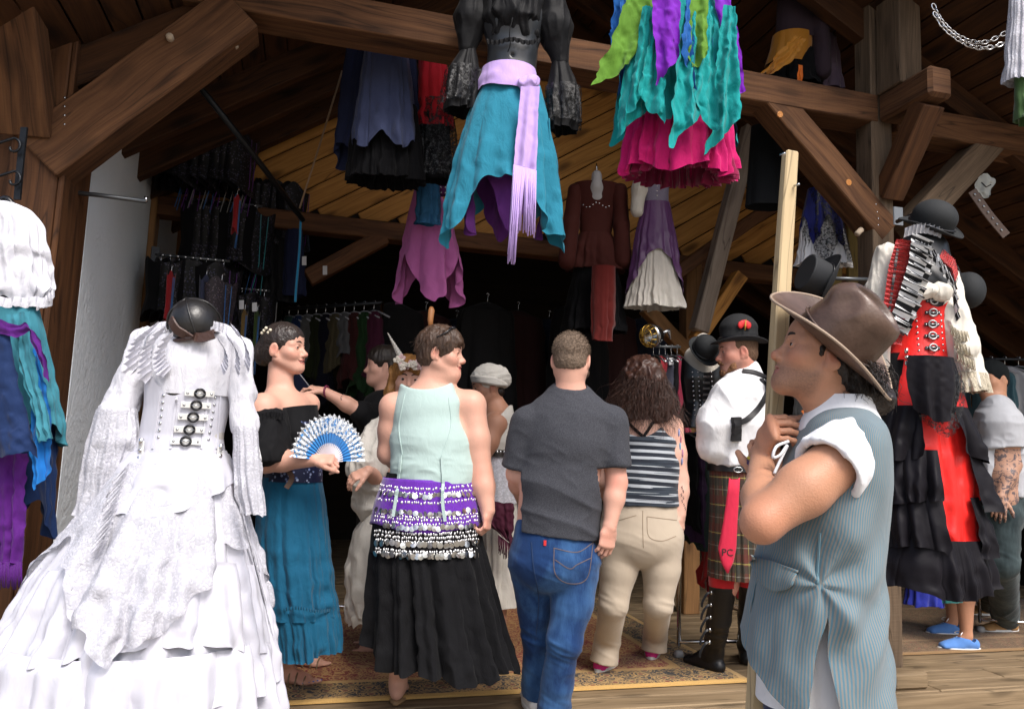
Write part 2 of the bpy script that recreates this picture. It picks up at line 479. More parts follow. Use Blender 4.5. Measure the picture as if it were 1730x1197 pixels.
# plaster side wall, running into the shop, with timber studs
S_W = S1 + 0.026
t = NT('white_plaster'); co = t.coord('Object')
n = t.noise(co, 2.2, 5, 0.6); sc = t.noise(t.mapping(co, (7, 7, 3)), 1.0, 5, 0.65, 1.2)
t.base(t.mix(n, (0.66, 0.71, 0.75), (0.80, 0.84, 0.88)))
tr = t.ramp(sc, [(0.40, (0, 0, 0)), (0.47, (1, 1, 1)), (0.56, (.6, .6, .6)), (0.62, (1, 1, 1))])
t.bump(t.math('ADD', t.math('MULTIPLY', tr, 0.5), t.noise(co, 26, 4)), 0.45, 0.012); t.setp(Roughness=0.9, Specular_IOR_Level=0.2)
M_PLASTER = t.m
me = beam_mesh('plaster_wall', 6.0, 3.3, 0.10, 0.0, 3)
wall = np_mesh('plaster_wall', [L(S_W - 0.10, 0.41, -0.28), L(S_W, 0.41, -0.28), L(S_W, 6.2, -0.28), L(S_W - .10, 6.2, -0.28),
                                L(S_W - .10, 0.41, 3.4), L(S_W, 0.41, 3.4), L(S_W, 6.2, 3.4), L(S_W - .10, 6.2, 3.4)],
               [[0, 1, 5, 4], [1, 2, 6, 5], [2, 3, 7, 6], [3, 0, 4, 7], [4, 5, 6, 7]], M_PLASTER, shop, smooth=False)
# where the stud crosses the wall plane
def WP(px, py):
    """point on the plaster wall plane"""
    d = ray(px, py); k = (S_W + np.dot(FO - CAM, FU)) / np.dot(d, FU); return CAM + d * k
q = WP(262, 300); T_ST = tof(q); print('stud t', T_ST, 'depth', q[1])
W_STUD = wood('stud_orange', (0.16, 0.075, 0.028), (0.36, 0.19, 0.075), 1.5, 20, 0.7, 0.3, 0.7)
st1 = timber('wall_stud', L(S_W + 0.02, T_ST, -0.02), L(S_W + 0.02, T_ST, 3.3), 0.04, 0.14, W_STUD, shop, up=FN)
for dt in (1.1, 2.3):
    timber('wall_stud', L(S_W + 0.02, T_ST + dt, 0), L(S_W + 0.02, T_ST + dt, 3.3), 0.04, 0.14, W_STUD, shop, up=FN)
# right-hand side and back of the room
S_R = 2.6
def slab(name, pts, mat_, th=0.04, parent=shop):
    pts = [np.asarray(p, float) for p in pts]
    n = nrm(np.cross(pts[1] - pts[0], pts[3] - pts[0]))
    V = pts + [p + n * th for p in pts]
    return np_mesh(name, V, [[0, 3, 2, 1], [4, 5, 6, 7], [0, 1, 5, 4], [1, 2, 6, 5], [2, 3, 7, 6], [3, 0, 4, 7]], mat_, parent, smooth=False,
                   uv=[(0, 0), (3, 0), (3, 3), (0, 3)] * 2)
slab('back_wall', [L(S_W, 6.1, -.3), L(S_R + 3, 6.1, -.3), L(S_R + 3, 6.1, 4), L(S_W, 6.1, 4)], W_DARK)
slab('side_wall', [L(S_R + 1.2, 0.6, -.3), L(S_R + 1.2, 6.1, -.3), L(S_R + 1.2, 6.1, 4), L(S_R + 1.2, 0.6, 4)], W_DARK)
# gable of diagonal pine boards on a tie beam
T_G = 1.95
S_RIDGE = sof(FP(905, 100, T_G)); Z_EAVE = 2.85; TAN = 0.66
zt = FP(760, 405, T_G)[2]; print('tie z', zt, 'ridge s', S_RIDGE)
tie = timber('tie_beam', L(S_W + 0.01, T_G - 0.06, zt), L(S_R + 1.1, T_G - 0.06, zt - 0.06), 0.14, 0.13, W_WARM, shop)
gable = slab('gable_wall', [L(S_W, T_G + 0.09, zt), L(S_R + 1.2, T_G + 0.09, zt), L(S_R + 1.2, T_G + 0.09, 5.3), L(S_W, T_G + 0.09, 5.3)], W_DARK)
gang = R(33); gd = np.array([math.cos(gang), math.sin(gang)]); gp = np.array([-math.sin(gang), math.cos(gang)])
pine_me = {}
zc0 = zt
for i in range(-14, 17):
    # board centre line: p = c + gp*i*0.15 ; clip to s range and z range
    c = np.array([(S_RIDGE), zt + 0.9]) + gp * i * 0.158
    lo, hi = -9, 9
    for (ax, mn, mx) in ((0, S_W + 0.02, S_R + 1.1), (1, zt + 0.07, 5.2)):
        a, b = (mn - c[ax]) / gd[ax], (mx - c[ax]) / gd[ax]
        lo, hi = max(lo, min(a, b)), min(hi, max(a, b))
    if hi - lo < 0.15: continue
    a = c + gd * lo; b = c + gd * hi
    timber('pine_board', L(a[0], T_G + 0.035, a[1]), L(b[0], T_G + 0.035, b[1]), 0.022, 0.150, W_PINE, gable, up=np.cross(-FN, FU * gd[0] + FZ * gd[1]), seed=i + 77, bev=0.005, wob=0.0, seg=1)
# roof: rafters and boards on both slopes
roof = thing('roof', '', '', L(S_RIDGE, 2.5, 4.5)); del roof['label']; del roof['category']
roof.parent = shop; roof.matrix_parent_inverse = Matrix.Translation(-shop.location)
Z_R = Z_EAVE + (S_RIDGE - S_W) * TAN
S_E2 = S_R + 1.3; 
T_A, T_B = -0.75, 6.1
roof_zl = lambda s: Z_R - (S_RIDGE - s) * TAN
roof_zr = lambda s: Z_R - (s - S_RIDGE) * TAN * 0.8
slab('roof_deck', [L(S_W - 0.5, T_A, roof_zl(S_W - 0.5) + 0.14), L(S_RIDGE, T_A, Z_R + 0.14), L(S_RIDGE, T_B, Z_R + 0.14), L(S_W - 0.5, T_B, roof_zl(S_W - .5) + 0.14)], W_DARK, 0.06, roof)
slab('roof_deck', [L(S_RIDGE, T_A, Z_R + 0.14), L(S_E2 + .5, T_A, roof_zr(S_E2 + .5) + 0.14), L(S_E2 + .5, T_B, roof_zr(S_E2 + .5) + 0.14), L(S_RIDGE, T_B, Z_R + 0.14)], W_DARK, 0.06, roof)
for i in range(9):
    tt = 0.55 + i * 0.42 if i else 0.1
    timber('rafter', L(S_W - 0.3, tt, roof_zl(S_W - 0.3)), L(S_RIDGE, tt, Z_R), 0.09, 0.17, W_ROOF, roof, seed=i)
    timber('rafter', L(S_RIDGE, tt, Z_R), L(S_E2, tt, roof_zr(S_E2)), 0.09, 0.17, W_ROOF, roof, seed=i + 30)
rb = 0.14
k = 0
s = S_W - 0.3
while s < S_RIDGE - 0.05:
    timber('roof_board', L(s, T_A + .02, roof_zl(s) + 0.10), L(s, T_G + 0.03, roof_zl(s) + 0.10), rb * 0.97, 0.02, W_ROOF, roof, up=nrm(-FU * TAN + FZ), seed=k, bev=0.003, wob=0, seg=1)
    s += rb * math.cos(math.atan(TAN)) * 1.03; k += 1
s = S_RIDGE + 0.06
while s < S_E2:
    timber('roof_board', L(s, T_A + .02, roof_zr(s) + 0.10), L(s, T_G + 0.03, roof_zr(s) + 0.10), rb * 0.97, 0.02, W_ROOF, roof, up=nrm(FU * TAN * .8 + FZ), seed=k, bev=0.003, wob=0, seg=1)
    s += rb * math.cos(math.atan(TAN * .8)) * 1.03; k += 1
# inner posts and braces seen between the hanging clothes
ip = FP(1165, 640, 1.75)
inner = timber('inner_post', L(sof(ip), 1.75, 0), L(sof(ip), 1.75, zt - 0.05), 0.13, 0.13, W_STUD, shop, up=FN)
def tbrace(name, a, b, w, d, tt, m):
    A = FP(a[0], a[1], tt); B = FP(b[0], b[1], tt)
    return timber(name, A, B, d, w, m, shop, up=nrm(np.cross(FN, B - A)))
W_WASH = wood('whitewashed', (0.10, 0.06, 0.04), (0.42, 0.35, 0.29), 1.2, 14, 0.8, 0.4, 0.3, 0, 0.9)
tbrace('brace', (1180, 560), (1275, 190), 0.12, 0.10, 1.4, W_WASH)
tbrace('brace', (1130, 470), (1330, 330), 0.10, 0.09, 1.5, W_WARM)
tbrace('brace', (1175, 575), (1250, 465), 0.10, 0.10, 1.45, W_PINE)
tbrace('brace', (1165, 600), (1090, 520), 0.10, 0.10, 1.72, W_STUD)
tbrace('brace', (520, 470), (650, 400), 0.12, 0.10, T_G - 0.08, W_WARM)
tbrace('king_stud', (870, 420), (870, 150), 0.11, 0.05, T_G - 0.03, W_PINE)
for a, b in (((1440, 500), (1440, 300)), ((1475, 500), (1478, 340)), ((1412, 500), (1412, 380))):
    tbrace('stall_board', a, b, 0.09, 0.03, 0.95, wood('olive_boards', (0.10, 0.07, 0.02), (0.22, 0.16, 0.05)) if a[0] < 1470 else W_STUD)
# long pipe under the roof and its rope
pipe = tube_obj('pipe', [P(300, 100, 3.75), P(420, 250, 4.2), P(512, 372, 4.7)], 0.017, M_IRON); tag(pipe, 'long dark iron pipe slanting down above the black corsets', 'pipe')
rope = tube_obj('rope', [P(578, 120, 4.6), P(540, 245, 4.62), P(506, 352, 4.65)], 0.006, cloth('rope_fibre', (0.30, 0.20, 0.12))); tag(rope, 'thin brown rope slanting up beside the navy skirts', 'rope')
# ================================================================ SURFACES GROWN FROM BLENDED VOLUMES
def _lat(seed):
    return np.random.RandomState(seed).rand(32, 32, 32).astype(np.float32)
_LAT = {}
def vnoise(p, seed=0):
    """value noise 0..1 at points (n,3)"""
    if seed not in _LAT: _LAT[seed] = _lat(seed)
    g = _LAT[seed]; p = np.asarray(p, np.float32)
    i = np.floor(p).astype(int); f = p - i; f = f * f * (3 - 2 * f)
    i0 = i & 31; i1 = (i + 1) & 31
    x0, y0, z0 = i0[..., 0], i0[..., 1], i0[..., 2]; x1, y1, z1 = i1[..., 0], i1[..., 1], i1[..., 2]
    fx, fy, fz = f[..., 0], f[..., 1], f[..., 2]
    a = g[x0, y0, z0] * (1 - fx) + g[x1, y0, z0] * fx; b = g[x0, y1, z0] * (1 - fx) + g[x1, y1, z0] * fx
    c = g[x0, y0, z1] * (1 - fx) + g[x1, y0, z1] * fx; d = g[x0, y1, z1] * (1 - fx) + g[x1, y1, z1] * fx
    return (a * (1 - fy) + b * fy) * (1 - fz) + (c * (1 - fy) + d * fy) * fz
def A(*v): return np.array(v, float)
class Vol:
    def __init__(s): s.p = []
    def _push(s, fn, lo, hi, k, op): s.p.append((fn, lo if lo is None else np.asarray(lo, float), hi if hi is None else np.asarray(hi, float), k, op)); return s
    def cone(s, a, b, ra, rb, k=0.02, op='u'):
        a = np.asarray(a, float); b = np.asarray(b, float); ba = b - a; bb = max(np.dot(ba, ba), 1e-9); rm = max(ra, rb)
        def fn(p):
            q = p - a; t = np.clip(q @ ba / bb, 0, 1); return np.linalg.norm(q - t[..., None] * ba, axis=-1) - (ra + (rb - ra) * t)
        return s._push(fn, np.minimum(a, b) - rm, np.maximum(a, b) + rm, k, op)
    def chain(s, pts, rs, k=0.02, op='u'):
        for i in range(len(pts) - 1): s.cone(pts[i], pts[i + 1], rs[i], rs[i + 1], k, op)
        return s
    def ell(s, c, r, M=None, k=0.02, op='u'):
        c = np.asarray(c, float); r = np.asarray(r, float) * np.ones(3); M = np.eye(3) if M is None else np.asarray(M, float)  # columns = axes
        def fn(p):
            q = (p - c) @ M; k0 = np.linalg.norm(q / r, axis=-1); k1 = np.linalg.norm(q / (r * r), axis=-1) + 1e-9
            return np.where(k0 < 1e-6, -r.min(), k0 * (k0 - 1) / k1)
        e = np.sqrt(((M * r) ** 2).sum(1)); return s._push(fn, c - e, c + e, k, op)
    def econe(s, a, b, ra, rb, xa, k=0.03, op='u'):
        """cone of elliptic section: ra=(rx,ry) at a, rb at b, xa = direction of rx"""
        a = np.asarray(a, float); b = np.asarray(b, float); ln = np.linalg.norm(b - a); z = (b - a) / ln
        x = nrm(np.asarray(xa, float) - z * np.dot(xa, z)); y = np.cross(z, x); ra = np.asarray(ra, float); rb = np.asarray(rb, float)
        def fn(p):
            q = p - a; zz = q @ z; t = np.clip(zz / ln, 0, 1); rx = ra[0] + (rb[0] - ra[0]) * t; ry = ra[1] + (rb[1] - ra[1]) * t
            ex = (zz - t * ln); rm = np.minimum(rx, ry); X = q @ x; Y = q @ y
            k0 = np.sqrt((X / rx) ** 2 + (Y / ry) ** 2 + (ex / rm) ** 2); k1 = np.sqrt((X / rx ** 2) ** 2 + (Y / ry ** 2) ** 2 + (ex / rm ** 2) ** 2) + 1e-9
            return np.where(k0 < 1e-5, -rm, k0 * (k0 - 1) / k1)
        m = max(ra.max(), rb.max()); return s._push(fn, np.minimum(a, b) - m, np.maximum(a, b) + m, k, op)
    def half(s, c, n, k=0.004):
        """keep what lies on the side n points AWAY from (cut off the half-space c + n)"""
        c = np.asarray(c, float); n = nrm(n)
        return s._push(lambda p: (p - c) @ n, None, None, k, 'i')
    def bounds(s):
        us = [q for q in s.p if q[4] == 'u']; return np.min([q[1] for q in us], 0) - 0.03, np.max([q[2] for q in us], 0) + 0.03
    def field(s, lo, hi, h):
        n = np.ceil((hi - lo) / h).astype(int) + 1; D = np.full(n, 0.3, np.float32)
        ax = [lo[i] + h * np.arange(n[i]) for i in range(3)]
        for fn, pl, ph, k, op in s.p:
            if pl is None: i0 = np.zeros(3, int); i1 = n
            else:
                m = k + 3 * h; i0 = np.clip(np.floor((pl - m - lo) / h).astype(int), 0, n); i1 = np.clip(np.ceil((ph + m - lo) / h).astype(int) + 1, 0, n)
            if (i1 <= i0).any(): continue
            sl = tuple(slice(a, b) for a, b in zip(i0, i1))
            g = np.stack(np.meshgrid(*[ax[i][sl[i]] for i in range(3)], indexing='ij'), -1)
            d = fn(g).astype(np.float32); B = D[sl]
            if op == 'u': hh = np.maximum(k - np.abs(B - d), 0) / k; D[sl] = np.minimum(B, d) - hh * hh * k * 0.25
            elif op == 's': d = -d; hh = np.maximum(k - np.abs(B - d), 0) / k; D[sl] = np.maximum(B, d) + hh * hh * k * 0.25
            else: hh = np.maximum(k - np.abs(B - d), 0) / k; D[sl] = np.maximum(B, d) + hh * hh * k * 0.25
        return D
def surf_nets(D, lo, h):
    ins = D < 0
    c = np.zeros(tuple(np.array(D.shape) - 1), np.int8)
    for dx in (0, 1):
        for dy in (0, 1):
            for dz in (0, 1): c += ins[dx:D.shape[0] - 1 + dx, dy:D.shape[1] - 1 + dy, dz:D.shape[2] - 1 + dz]
    act = (c > 0) & (c < 8); I = np.argwhere(act)
    if not len(I): return np.zeros((0, 3)), np.zeros((0, 4), int)
    idx = np.full(act.shape, -1, np.int64); idx[act] = np.arange(len(I))
    acc = np.zeros((len(I), 3)); cnt = np.zeros(len(I))
    cor = [np.array((a, b, e)) for a in (0, 1) for b in (0, 1) for e in (0, 1)]
    val = {tuple(q): D[I[:, 0] + q[0], I[:, 1] + q[1], I[:, 2] + q[2]] for q in cor}
    for q in cor:
        for axis in range(3):
            if q[axis] == 0:
                q2 = q.copy(); q2[axis] = 1; a = val[tuple(q)]; b = val[tuple(q2)]; m = (a < 0) != (b < 0)
                t = np.where(m, a / np.where(m, a - b, 1), 0); p = np.tile(q.astype(float), (len(I), 1)); p[:, axis] += t
                acc[m] += p[m]; cnt[m] += 1
    V = lo + h * (I + acc / cnt[:, None]); Fs = []
    for axis in range(3):
        o1, o2 = [(1, 2), (2, 0), (0, 1)][axis]
        s0 = [slice(0, D.shape[i]) for i in range(3)]; s0[axis] = slice(0, D.shape[axis] - 1); s1 = list(s0); s1[axis] = slice(1, D.shape[axis])
        a = ins[tuple(s0)]; b = ins[tuple(s1)]; E = np.argwhere(a != b); E = E[(E[:, o1] > 0) & (E[:, o2] > 0) & (E[:, o1] < D.shape[o1] - 1) & (E[:, o2] < D.shape[o2] - 1)]
        if not len(E): continue
        fl = a[E[:, 0], E[:, 1], E[:, 2]]; q = []
        for d1, d2 in ((-1, -1), (0, -1), (0, 0), (-1, 0)):
            e = E.copy(); e[:, o1] += d1; e[:, o2] += d2; q.append(idx[e[:, 0], e[:, 1], e[:, 2]])
        Q = np.stack(q, 1); Q[~fl] = Q[~fl][:, ::-1]; Fs.append(Q)
    return V, np.concatenate(Fs)
def vnormals(V, F):
    n = np.cross(V[F[:, 2]] - V[F[:, 0]], V[F[:, 3 % F.shape[1]]] - V[F[:, 1]]); N = np.zeros_like(V)
    for k in range(F.shape[1]): np.add.at(N, F[:, k], n)
    return N / (np.linalg.norm(N, axis=1)[:, None] + 1e-12)
def compact(V, F):
    u, inv = np.unique(F, return_inverse=True); return V[u], inv.reshape(F.shape)
def grow(vol, h, boxes=(), hf=None, disp=None):
    """mesh of the volume at voxel h; inside each box (lo,hi) at voxel hf"""
    lo, hi = vol.bounds(); V, F = surf_nets(vol.field(lo, hi, h), lo, h); parts = []
    if len(boxes) and len(F):
        c = V[F].mean(1); keep = np.ones(len(F), bool)
        for b0, b1 in boxes: keep &= ~((c > b0 + h * 0.6) & (c < b1 - h * 0.6)).all(1)
        F = F[keep]
    parts.append(compact(V, F) if len(F) else (V[:0], F))
    for b0, b1 in boxes:
        v, f = surf_nets(vol.field(b0 - 2 * hf, b1 + 2 * hf, hf), b0 - 2 * hf, hf)
        if not len(f): continue
        c = v[f].mean(1); f = f[((c > b0) & (c < b1)).all(1)]
        if len(f): parts.append(compact(v, f))
    n = 0; Vs = []; Fs = []
    for v, f in parts: Vs.append(v); Fs.append(f + n); n += len(v)
    V = np.concatenate(Vs); F = np.concatenate(Fs)
    if disp is not None: V = V + vnormals(V, F) * disp(V)[:, None]
    return V, F
def vol_obj(name, vol, h, mats, parent=None, boxes=(), hf=None, disp=None, matfn=None):
    V, F = grow(vol, h, boxes, hf, disp)
    mi = matfn(V[F].mean(1)) if matfn else None
    return np_mesh(name, V, F, mats, parent, True, None, mi)
def wrinkles(amp, freq=(9, 9, 5), seed=1, bias=0.0, rot=None):
    fr = np.asarray(freq, float)
    def fn(V):
        p = V if rot is None else V @ rot
        w = vnoise(p * fr * 0.5, seed + 5)[:, None] * 1.3
        a = 1 - np.abs(2 * vnoise(p * fr + w, seed) - 1); b = 1 - np.abs(2 * vnoise(p * fr * 2.1 + w + 7, seed + 1) - 1)
        return amp * ((a ** 2.2 - 0.35) + 0.45 * (b ** 2 - 0.35)) + bias
    return fn

# ================================================================ DRAPED CLOTH
def _interp(T, vals, t):
    """smooth monotone-ish interpolation of rows"""
    return np.stack([np.interp(t, T, vals[:, j]) for j in range(vals.shape[1])], -1)
def drape(name, C, RX, RY, mats, parent=None, n=10, amp=(0.0, 0.08), nth=220, nt=40, seed=0, hem=None, ax=None, open_=None, sharp=1.0, drift=0.6, cuts=None, power=1.3, mifn=None, top=None, solid=0.0, jig=0.0, slit=None):
    """sheet hung round a centre path C (m,3) with half widths RX, RY (m): n folds that deepen from amp[0] to amp[1]
    hem(theta)->0..1+ length factor, top(theta)-> start; open_=(a0,a1) gives only that arc"""
    rng = np.random.RandomState(seed)
    C = np.asarray(C, float); m = len(C); T = np.linspace(0, 1, m) if cuts is None else np.asarray(cuts, float)
    dat = np.concatenate([C, np.asarray(RX, float)[:, None], np.asarray(RY, float)[:, None]], 1)
    # smoothed table
    tt = np.linspace(0, 1, 64); tab = _interp(T, dat, tt)
    k = np.array([1, 2, 3, 2, 1.]) / 9
    for j in range(5):
        e = np.concatenate([[2 * tab[0, j] - tab[2, j], 2 * tab[0, j] - tab[1, j]], tab[:, j], [2 * tab[-1, j] - tab[-2, j], 2 * tab[-1, j] - tab[-3, j]]]); tab[:, j] = np.convolve(e, k, 'valid')
    closed = open_ is None
    th = np.linspace(0, 2 * math.pi, nth, endpoint=False) if closed else np.linspace(open_[0], open_[1], nth)
    H = np.ones(nth) if hem is None else np.array([hem(a) for a in th]); H0 = np.zeros(nth) if top is None else np.array([top(a) for a in th])
    def fold(th, t):
        ph = sum(rng2[i] * np.sin((i + 1) * th + rng3[i]) for i in range(4))
        a = n * th + ph * 1.6 + drift * t * np.sin(2 * th + rng3[0]) * 2
        s = 2 * np.abs(np.sin(a / 2 if not closed else a / 2)) ** .75 - 1.1 if closed and n % 2 == 0 or not closed else 2 * np.abs(np.sin(a / 2)) ** .75 - 1.1
        s2 = np.sin(a * 1.73 + 2.1 + 2 * np.sin(3 * th + rng3[1])) if not closed else np.sin(round(n * 1.73) * th + 2.1 + ph * 2.2)
        return (0.75 * s + 0.35 * s2) * (0.72 + 0.4 * np.sin(2 * th + rng3[2]) * np.sin(3 * th + rng3[3]))
    rng2 = rng.uniform(-0.8, 0.8, 4) ; rng3 = rng.uniform(0, 6.28, 6)
    v = np.linspace(0, 1, nt); TH, VV = np.meshgrid(th, v); t = H0[None] + (H - H0)[None] * VV
    if slit:
        w = np.maximum(0, t - slit[0]) * slit[1]; uu = (TH - open_[0]) / (open_[1] - open_[0]); TH = open_[0] + w + uu * (open_[1] - open_[0] - 2 * w)
    tc = np.clip(t, 0, 1); ext = t - tc
    g = np.stack([np.interp(tc.ravel(), tt, tab[:, j]) for j in range(5)], -1).reshape(nt, nth, 5)
    dirv = (tab[-1, :3] - tab[-6, :3]) * (63 / 5.0)
    am1 = amp[1] * (1.9 if amp[1] > .03 else 1.0); AM = amp[0] + (am1 - amp[0]) * np.clip(t, 0, 1.3) ** (power * .8)
    f = 1 + AM * fold(TH, t)
    X = ax if ax is not None else A(1, 0, 0); Yv = A(-X[1], X[0], 0)
    V = g[..., :3] + ext[..., None] * dirv + (np.cos(TH) * g[..., 3] * f)[..., None] * X + (np.sin(TH) * g[..., 4] * f)[..., None] * Yv
    V = V.reshape(-1, 3); jig = jig or (.022 if amp[1] > .05 else 0)
    if jig: V = V + (np.stack([vnoise(V * 23, s) for s in (1, 2, 3)], -1) - 0.5) * jig * np.clip(t.ravel(), 0, 1)[:, None]
    F = grid_faces(nth, nt, closed)
    uv = np.stack([TH.ravel() / (2 * math.pi), t.ravel()], -1)
    mi = None if mifn is None else mifn(V[F].mean(1), uv[F[:, 0]])
    return np_mesh(name, V, F, mats, parent, True, uv, mi)
def pxrows(rows, Y, ry=0.6, lean=0.0):
    """rows of (y, xl, xr) in photo pixels -> centre path and half widths at depth Y"""
    C = []; RX = []; RY = []
    for r in rows:
        y, xl, xr = r[:3]; yy = Y + (r[3] if len(r) > 3 else 0)
        C.append(P((xl + xr) / 2, y, yy)); w = (xr - xl) / 2 * yy / F_PX; RX.append(w); RY.append(w * (r[4] if len(r) > 4 else ry))
    cum = np.concatenate([[0], np.cumsum(np.linalg.norm(np.diff(np.array(C), axis=0), axis=1))]); cum /= cum[-1]
    return np.array(C), np.array(RX), np.array(RY), cum
def pxdrape(name, Y, rows, mats, parent=None, ry=0.6, **kw):
    C, RX, RY, cum = pxrows(rows, Y, ry); return drape(name, C, RX, RY, mats, parent, cuts=cum, **kw)
def ruffle(name, path, down, out, width, mats, parent=None, waves=20, amp=0.015, n=None, rows=7, seed=0, taper=0.3, closed=False, edge=0.0):
    """gathered frill along path; down, out: vectors or (n,3)"""
    rng = np.random.RandomState(seed); n = n or max(40, waves * 8); path = np.asarray(path, float)
    u = np.linspace(0, len(path) - 1, n); pts = np.stack([np.interp(u, np.arange(len(path)), path[:, j]) for j in range(3)], -1)
    def vec(a):
        a = np.asarray(a, float)
        return np.tile(a, (n, 1)) if a.ndim == 1 else np.stack([np.interp(u, np.linspace(0, len(path) - 1, len(a)), a[:, j]) for j in range(3)], -1)
    D = vec(down); O = vec(out); s = np.linspace(0, 1, n); tang = np.gradient(pts, axis=0); tang /= np.linalg.norm(tang, axis=1)[:, None] + 1e-9
    ph = np.cumsum(rng.uniform(0.6, 1.4, n)); ph = ph / ph[-1] * waves * 2 * math.pi
    V = []
    for r in range(rows):
        f = r / (rows - 1); k = taper + (1 - taper) * f
        wv = np.sin(ph) * k; wv2 = np.cos(ph) * k * 0.6
        V.append(pts + D * (width * f * (1 + 0.0 * wv))[..., None] if np.ndim(width) else pts + D * (width * f + edge * np.sin(ph * 1.37)[:, None] * f) )
        V[-1] = V[-1] + O * (amp * (wv + 0.55 * k + 0.15))[:, None] + tang * (amp * wv2 * 0.8)[:, None]
    V = np.concatenate(V); F = grid_faces(n, rows, False)
    uv = np.stack([np.tile(s * waves, rows), np.repeat(np.linspace(0, 1, rows), n)], -1)
    return np_mesh(name, V, F, mats, parent, True, uv)
def panel(name, left, right, mats, parent=None, n=5, amp=0.02, nth=40, nt=50, seed=0, out=None, hem=None, bulge=0.0, power=1.0, jit=1.0):
    """hanging piece of cloth between two edges (polylines, top to bottom) with n pleats pushed along out"""
    rng = np.random.RandomState(seed); o = nrm(out) if out is not None else A(0, -1, 0)
    l = smooth_path(left, nt); r = smooth_path(right, nt); u = np.linspace(0, 1, nth)
    ph = rng.uniform(0, 6.28); k = rng.uniform(0.7, 1.3, 3); V = []
    for i in range(nt):
        t = i / (nt - 1); ft = t if hem is None else t
        a = l[i] + (r[i] - l[i]) * u[:, None]
        w = np.sin(n * 2 * math.pi * u * k[0] + ph + t * k[1]) * 0.7 + 0.4 * np.sin(n * 3.7 * math.pi * u + ph * 2 + 1.3 * t)
        a = a + o * (amp * w * (0.25 + 0.75 * t ** power) + bulge * np.sin(math.pi * u))[:, None]
        if hem is not None and t > 0.6:
            a = a + A(0, 0, -1) * (np.array([hem(x) for x in u]) * ((t - 0.6) / 0.4) ** 2)[:, None]
        V.append(a)
    V = np.concatenate(V); uv = np.stack([np.tile(u, nt), np.repeat(np.linspace(0, 1, nt), nth)], -1)
    V = V + (np.stack([vnoise(V * 17 + seed, q) for q in (1, 2, 3)], -1) - .5) * .035 * jit * uv[:, 1:2] + (np.stack([vnoise(V * 45 + seed, q) for q in (4, 5, 6)], -1) - .5) * .012 * jit
    return np_mesh(name, V, grid_faces(nth, nt), mats, parent, True, uv)
def pxpanel(name, Y, left, right, mats, parent=None, **kw):
    f = lambda q: P(q[0], q[1], Y + (q[2] if len(q) > 2 else 0))
    return panel(name, [f(q) for q in left], [f(q) for q in right], mats, parent, **kw)
def ribbon(name, pts, width, nrmv, mat_, parent=None, th=0.004, n=None):
    """flat strap along pts lying on surface with normal nrmv"""
    pts = np.asarray(pts, float); pts = smooth_path(pts, n or max(6, len(pts) * 5)); m = len(pts)
    nv = np.asarray(nrmv, float); nv = np.tile(nv, (m, 1)) if nv.ndim == 1 else np.stack([np.interp(np.linspace(0, 1, m), np.linspace(0, 1, len(nv)), nv[:, j]) for j in range(3)], -1)
    T = np.gradient(pts, axis=0); S = np.cross(T, nv); S /= np.linalg.norm(S, axis=1)[:, None] + 1e-9; nv = nv / np.linalg.norm(nv, axis=1)[:, None]
    w = np.broadcast_to(np.asarray(width, float), (m,))[:, None] / 2
    ring = [pts - S * w, pts - S * w * .9 + nv * th, pts + S * w * .9 + nv * th, pts + S * w]
    V = np.stack(ring, 1).reshape(-1, 3)
    F = [[i * 4 + j, i * 4 + (j + 1) % 4, (i + 1) * 4 + (j + 1) % 4, (i + 1) * 4 + j] for i in range(m - 1) for j in range(4)] + [[0, 1, 2, 3], [(m - 1) * 4 + 3, (m - 1) * 4 + 2, (m - 1) * 4 + 1, (m - 1) * 4]]
    uv = np.stack([np.repeat(np.linspace(0, 1, m), 4), np.tile([0, .05, .95, 1], m)], -1)
    return np_mesh(name, V, np.array(F), mat_, parent, False, uv)
def lathe(name, prof, c, mat_, parent=None, axis=FZ, n=36, M=None, sq=None):
    """revolve profile [(r, h)] about axis at c; sq: radius factor along local x"""
    z = nrm(axis); x = nrm(np.cross(A(0, 1, 0.01), z)); y = np.cross(z, x); a = np.linspace(0, 2 * math.pi, n, endpoint=False); V = []
    for r, h in prof: V.append(np.asarray(c) + z * h + r * (np.cos(a)[:, None] * x * (sq or 1) + np.sin(a)[:, None] * y))
    return np_mesh(name, np.concatenate(V), grid_faces(n, len(prof), True), mat_, parent, True)

from mathutils.bvhtree import BVHTree
_bvh = {}
def on(obj, px, py, off=0.0, back=None):
    """where the sight line through a photo point meets an object's surface"""
    if obj.name not in _bvh:
        Mw = Matrix.Translation(world_loc(obj.parent)) @ obj.matrix_parent_inverse if obj.parent else Matrix()
        _bvh[obj.name] = BVHTree.FromPolygons([Mw @ v.co for v in obj.data.vertices], [tuple(p.vertices) for p in obj.data.polygons])
    d = Vector(nrm(ray(px, py))); h = _bvh[obj.name].ray_cast(Vector(CAM), d)
    if h[0] is None: return (P(px, py, back) if back else None), A(0, -1, 0)
    n = np.array(h[1]); n = n if np.dot(n, np.array(d)) < 0 else -n
    return np.array(h[0]) + n * off, n
def strap_on(name, obj, pts, width, mat_, parent, off=.003, th=.004, back=None, n=None):
    """strap laid on an object's surface along photo points"""
    q = [on(obj, x, y, off, back) for x, y in smooth_path([(a, b, 0) for a, b in pts], max(8, 4 * len(pts)))[:, :2]]; q = [a for a in q if a[0] is not None]
    return ribbon(name, [a[0] for a in q], width, np.array([a[1] for a in q]), mat_, parent, th, n=len(q) * 2)
def stud_on(name, obj, px, py, r, mat_, parent, h=.5, back=None, n=8):
    p, nn_ = on(obj, px, py, 0, back)
    return lathe(name, [(r, -.001), (r, r * h * .4), (r * .7, r * h * .85), (0.0001, r * h)], p, mat_, parent, nn_, n)
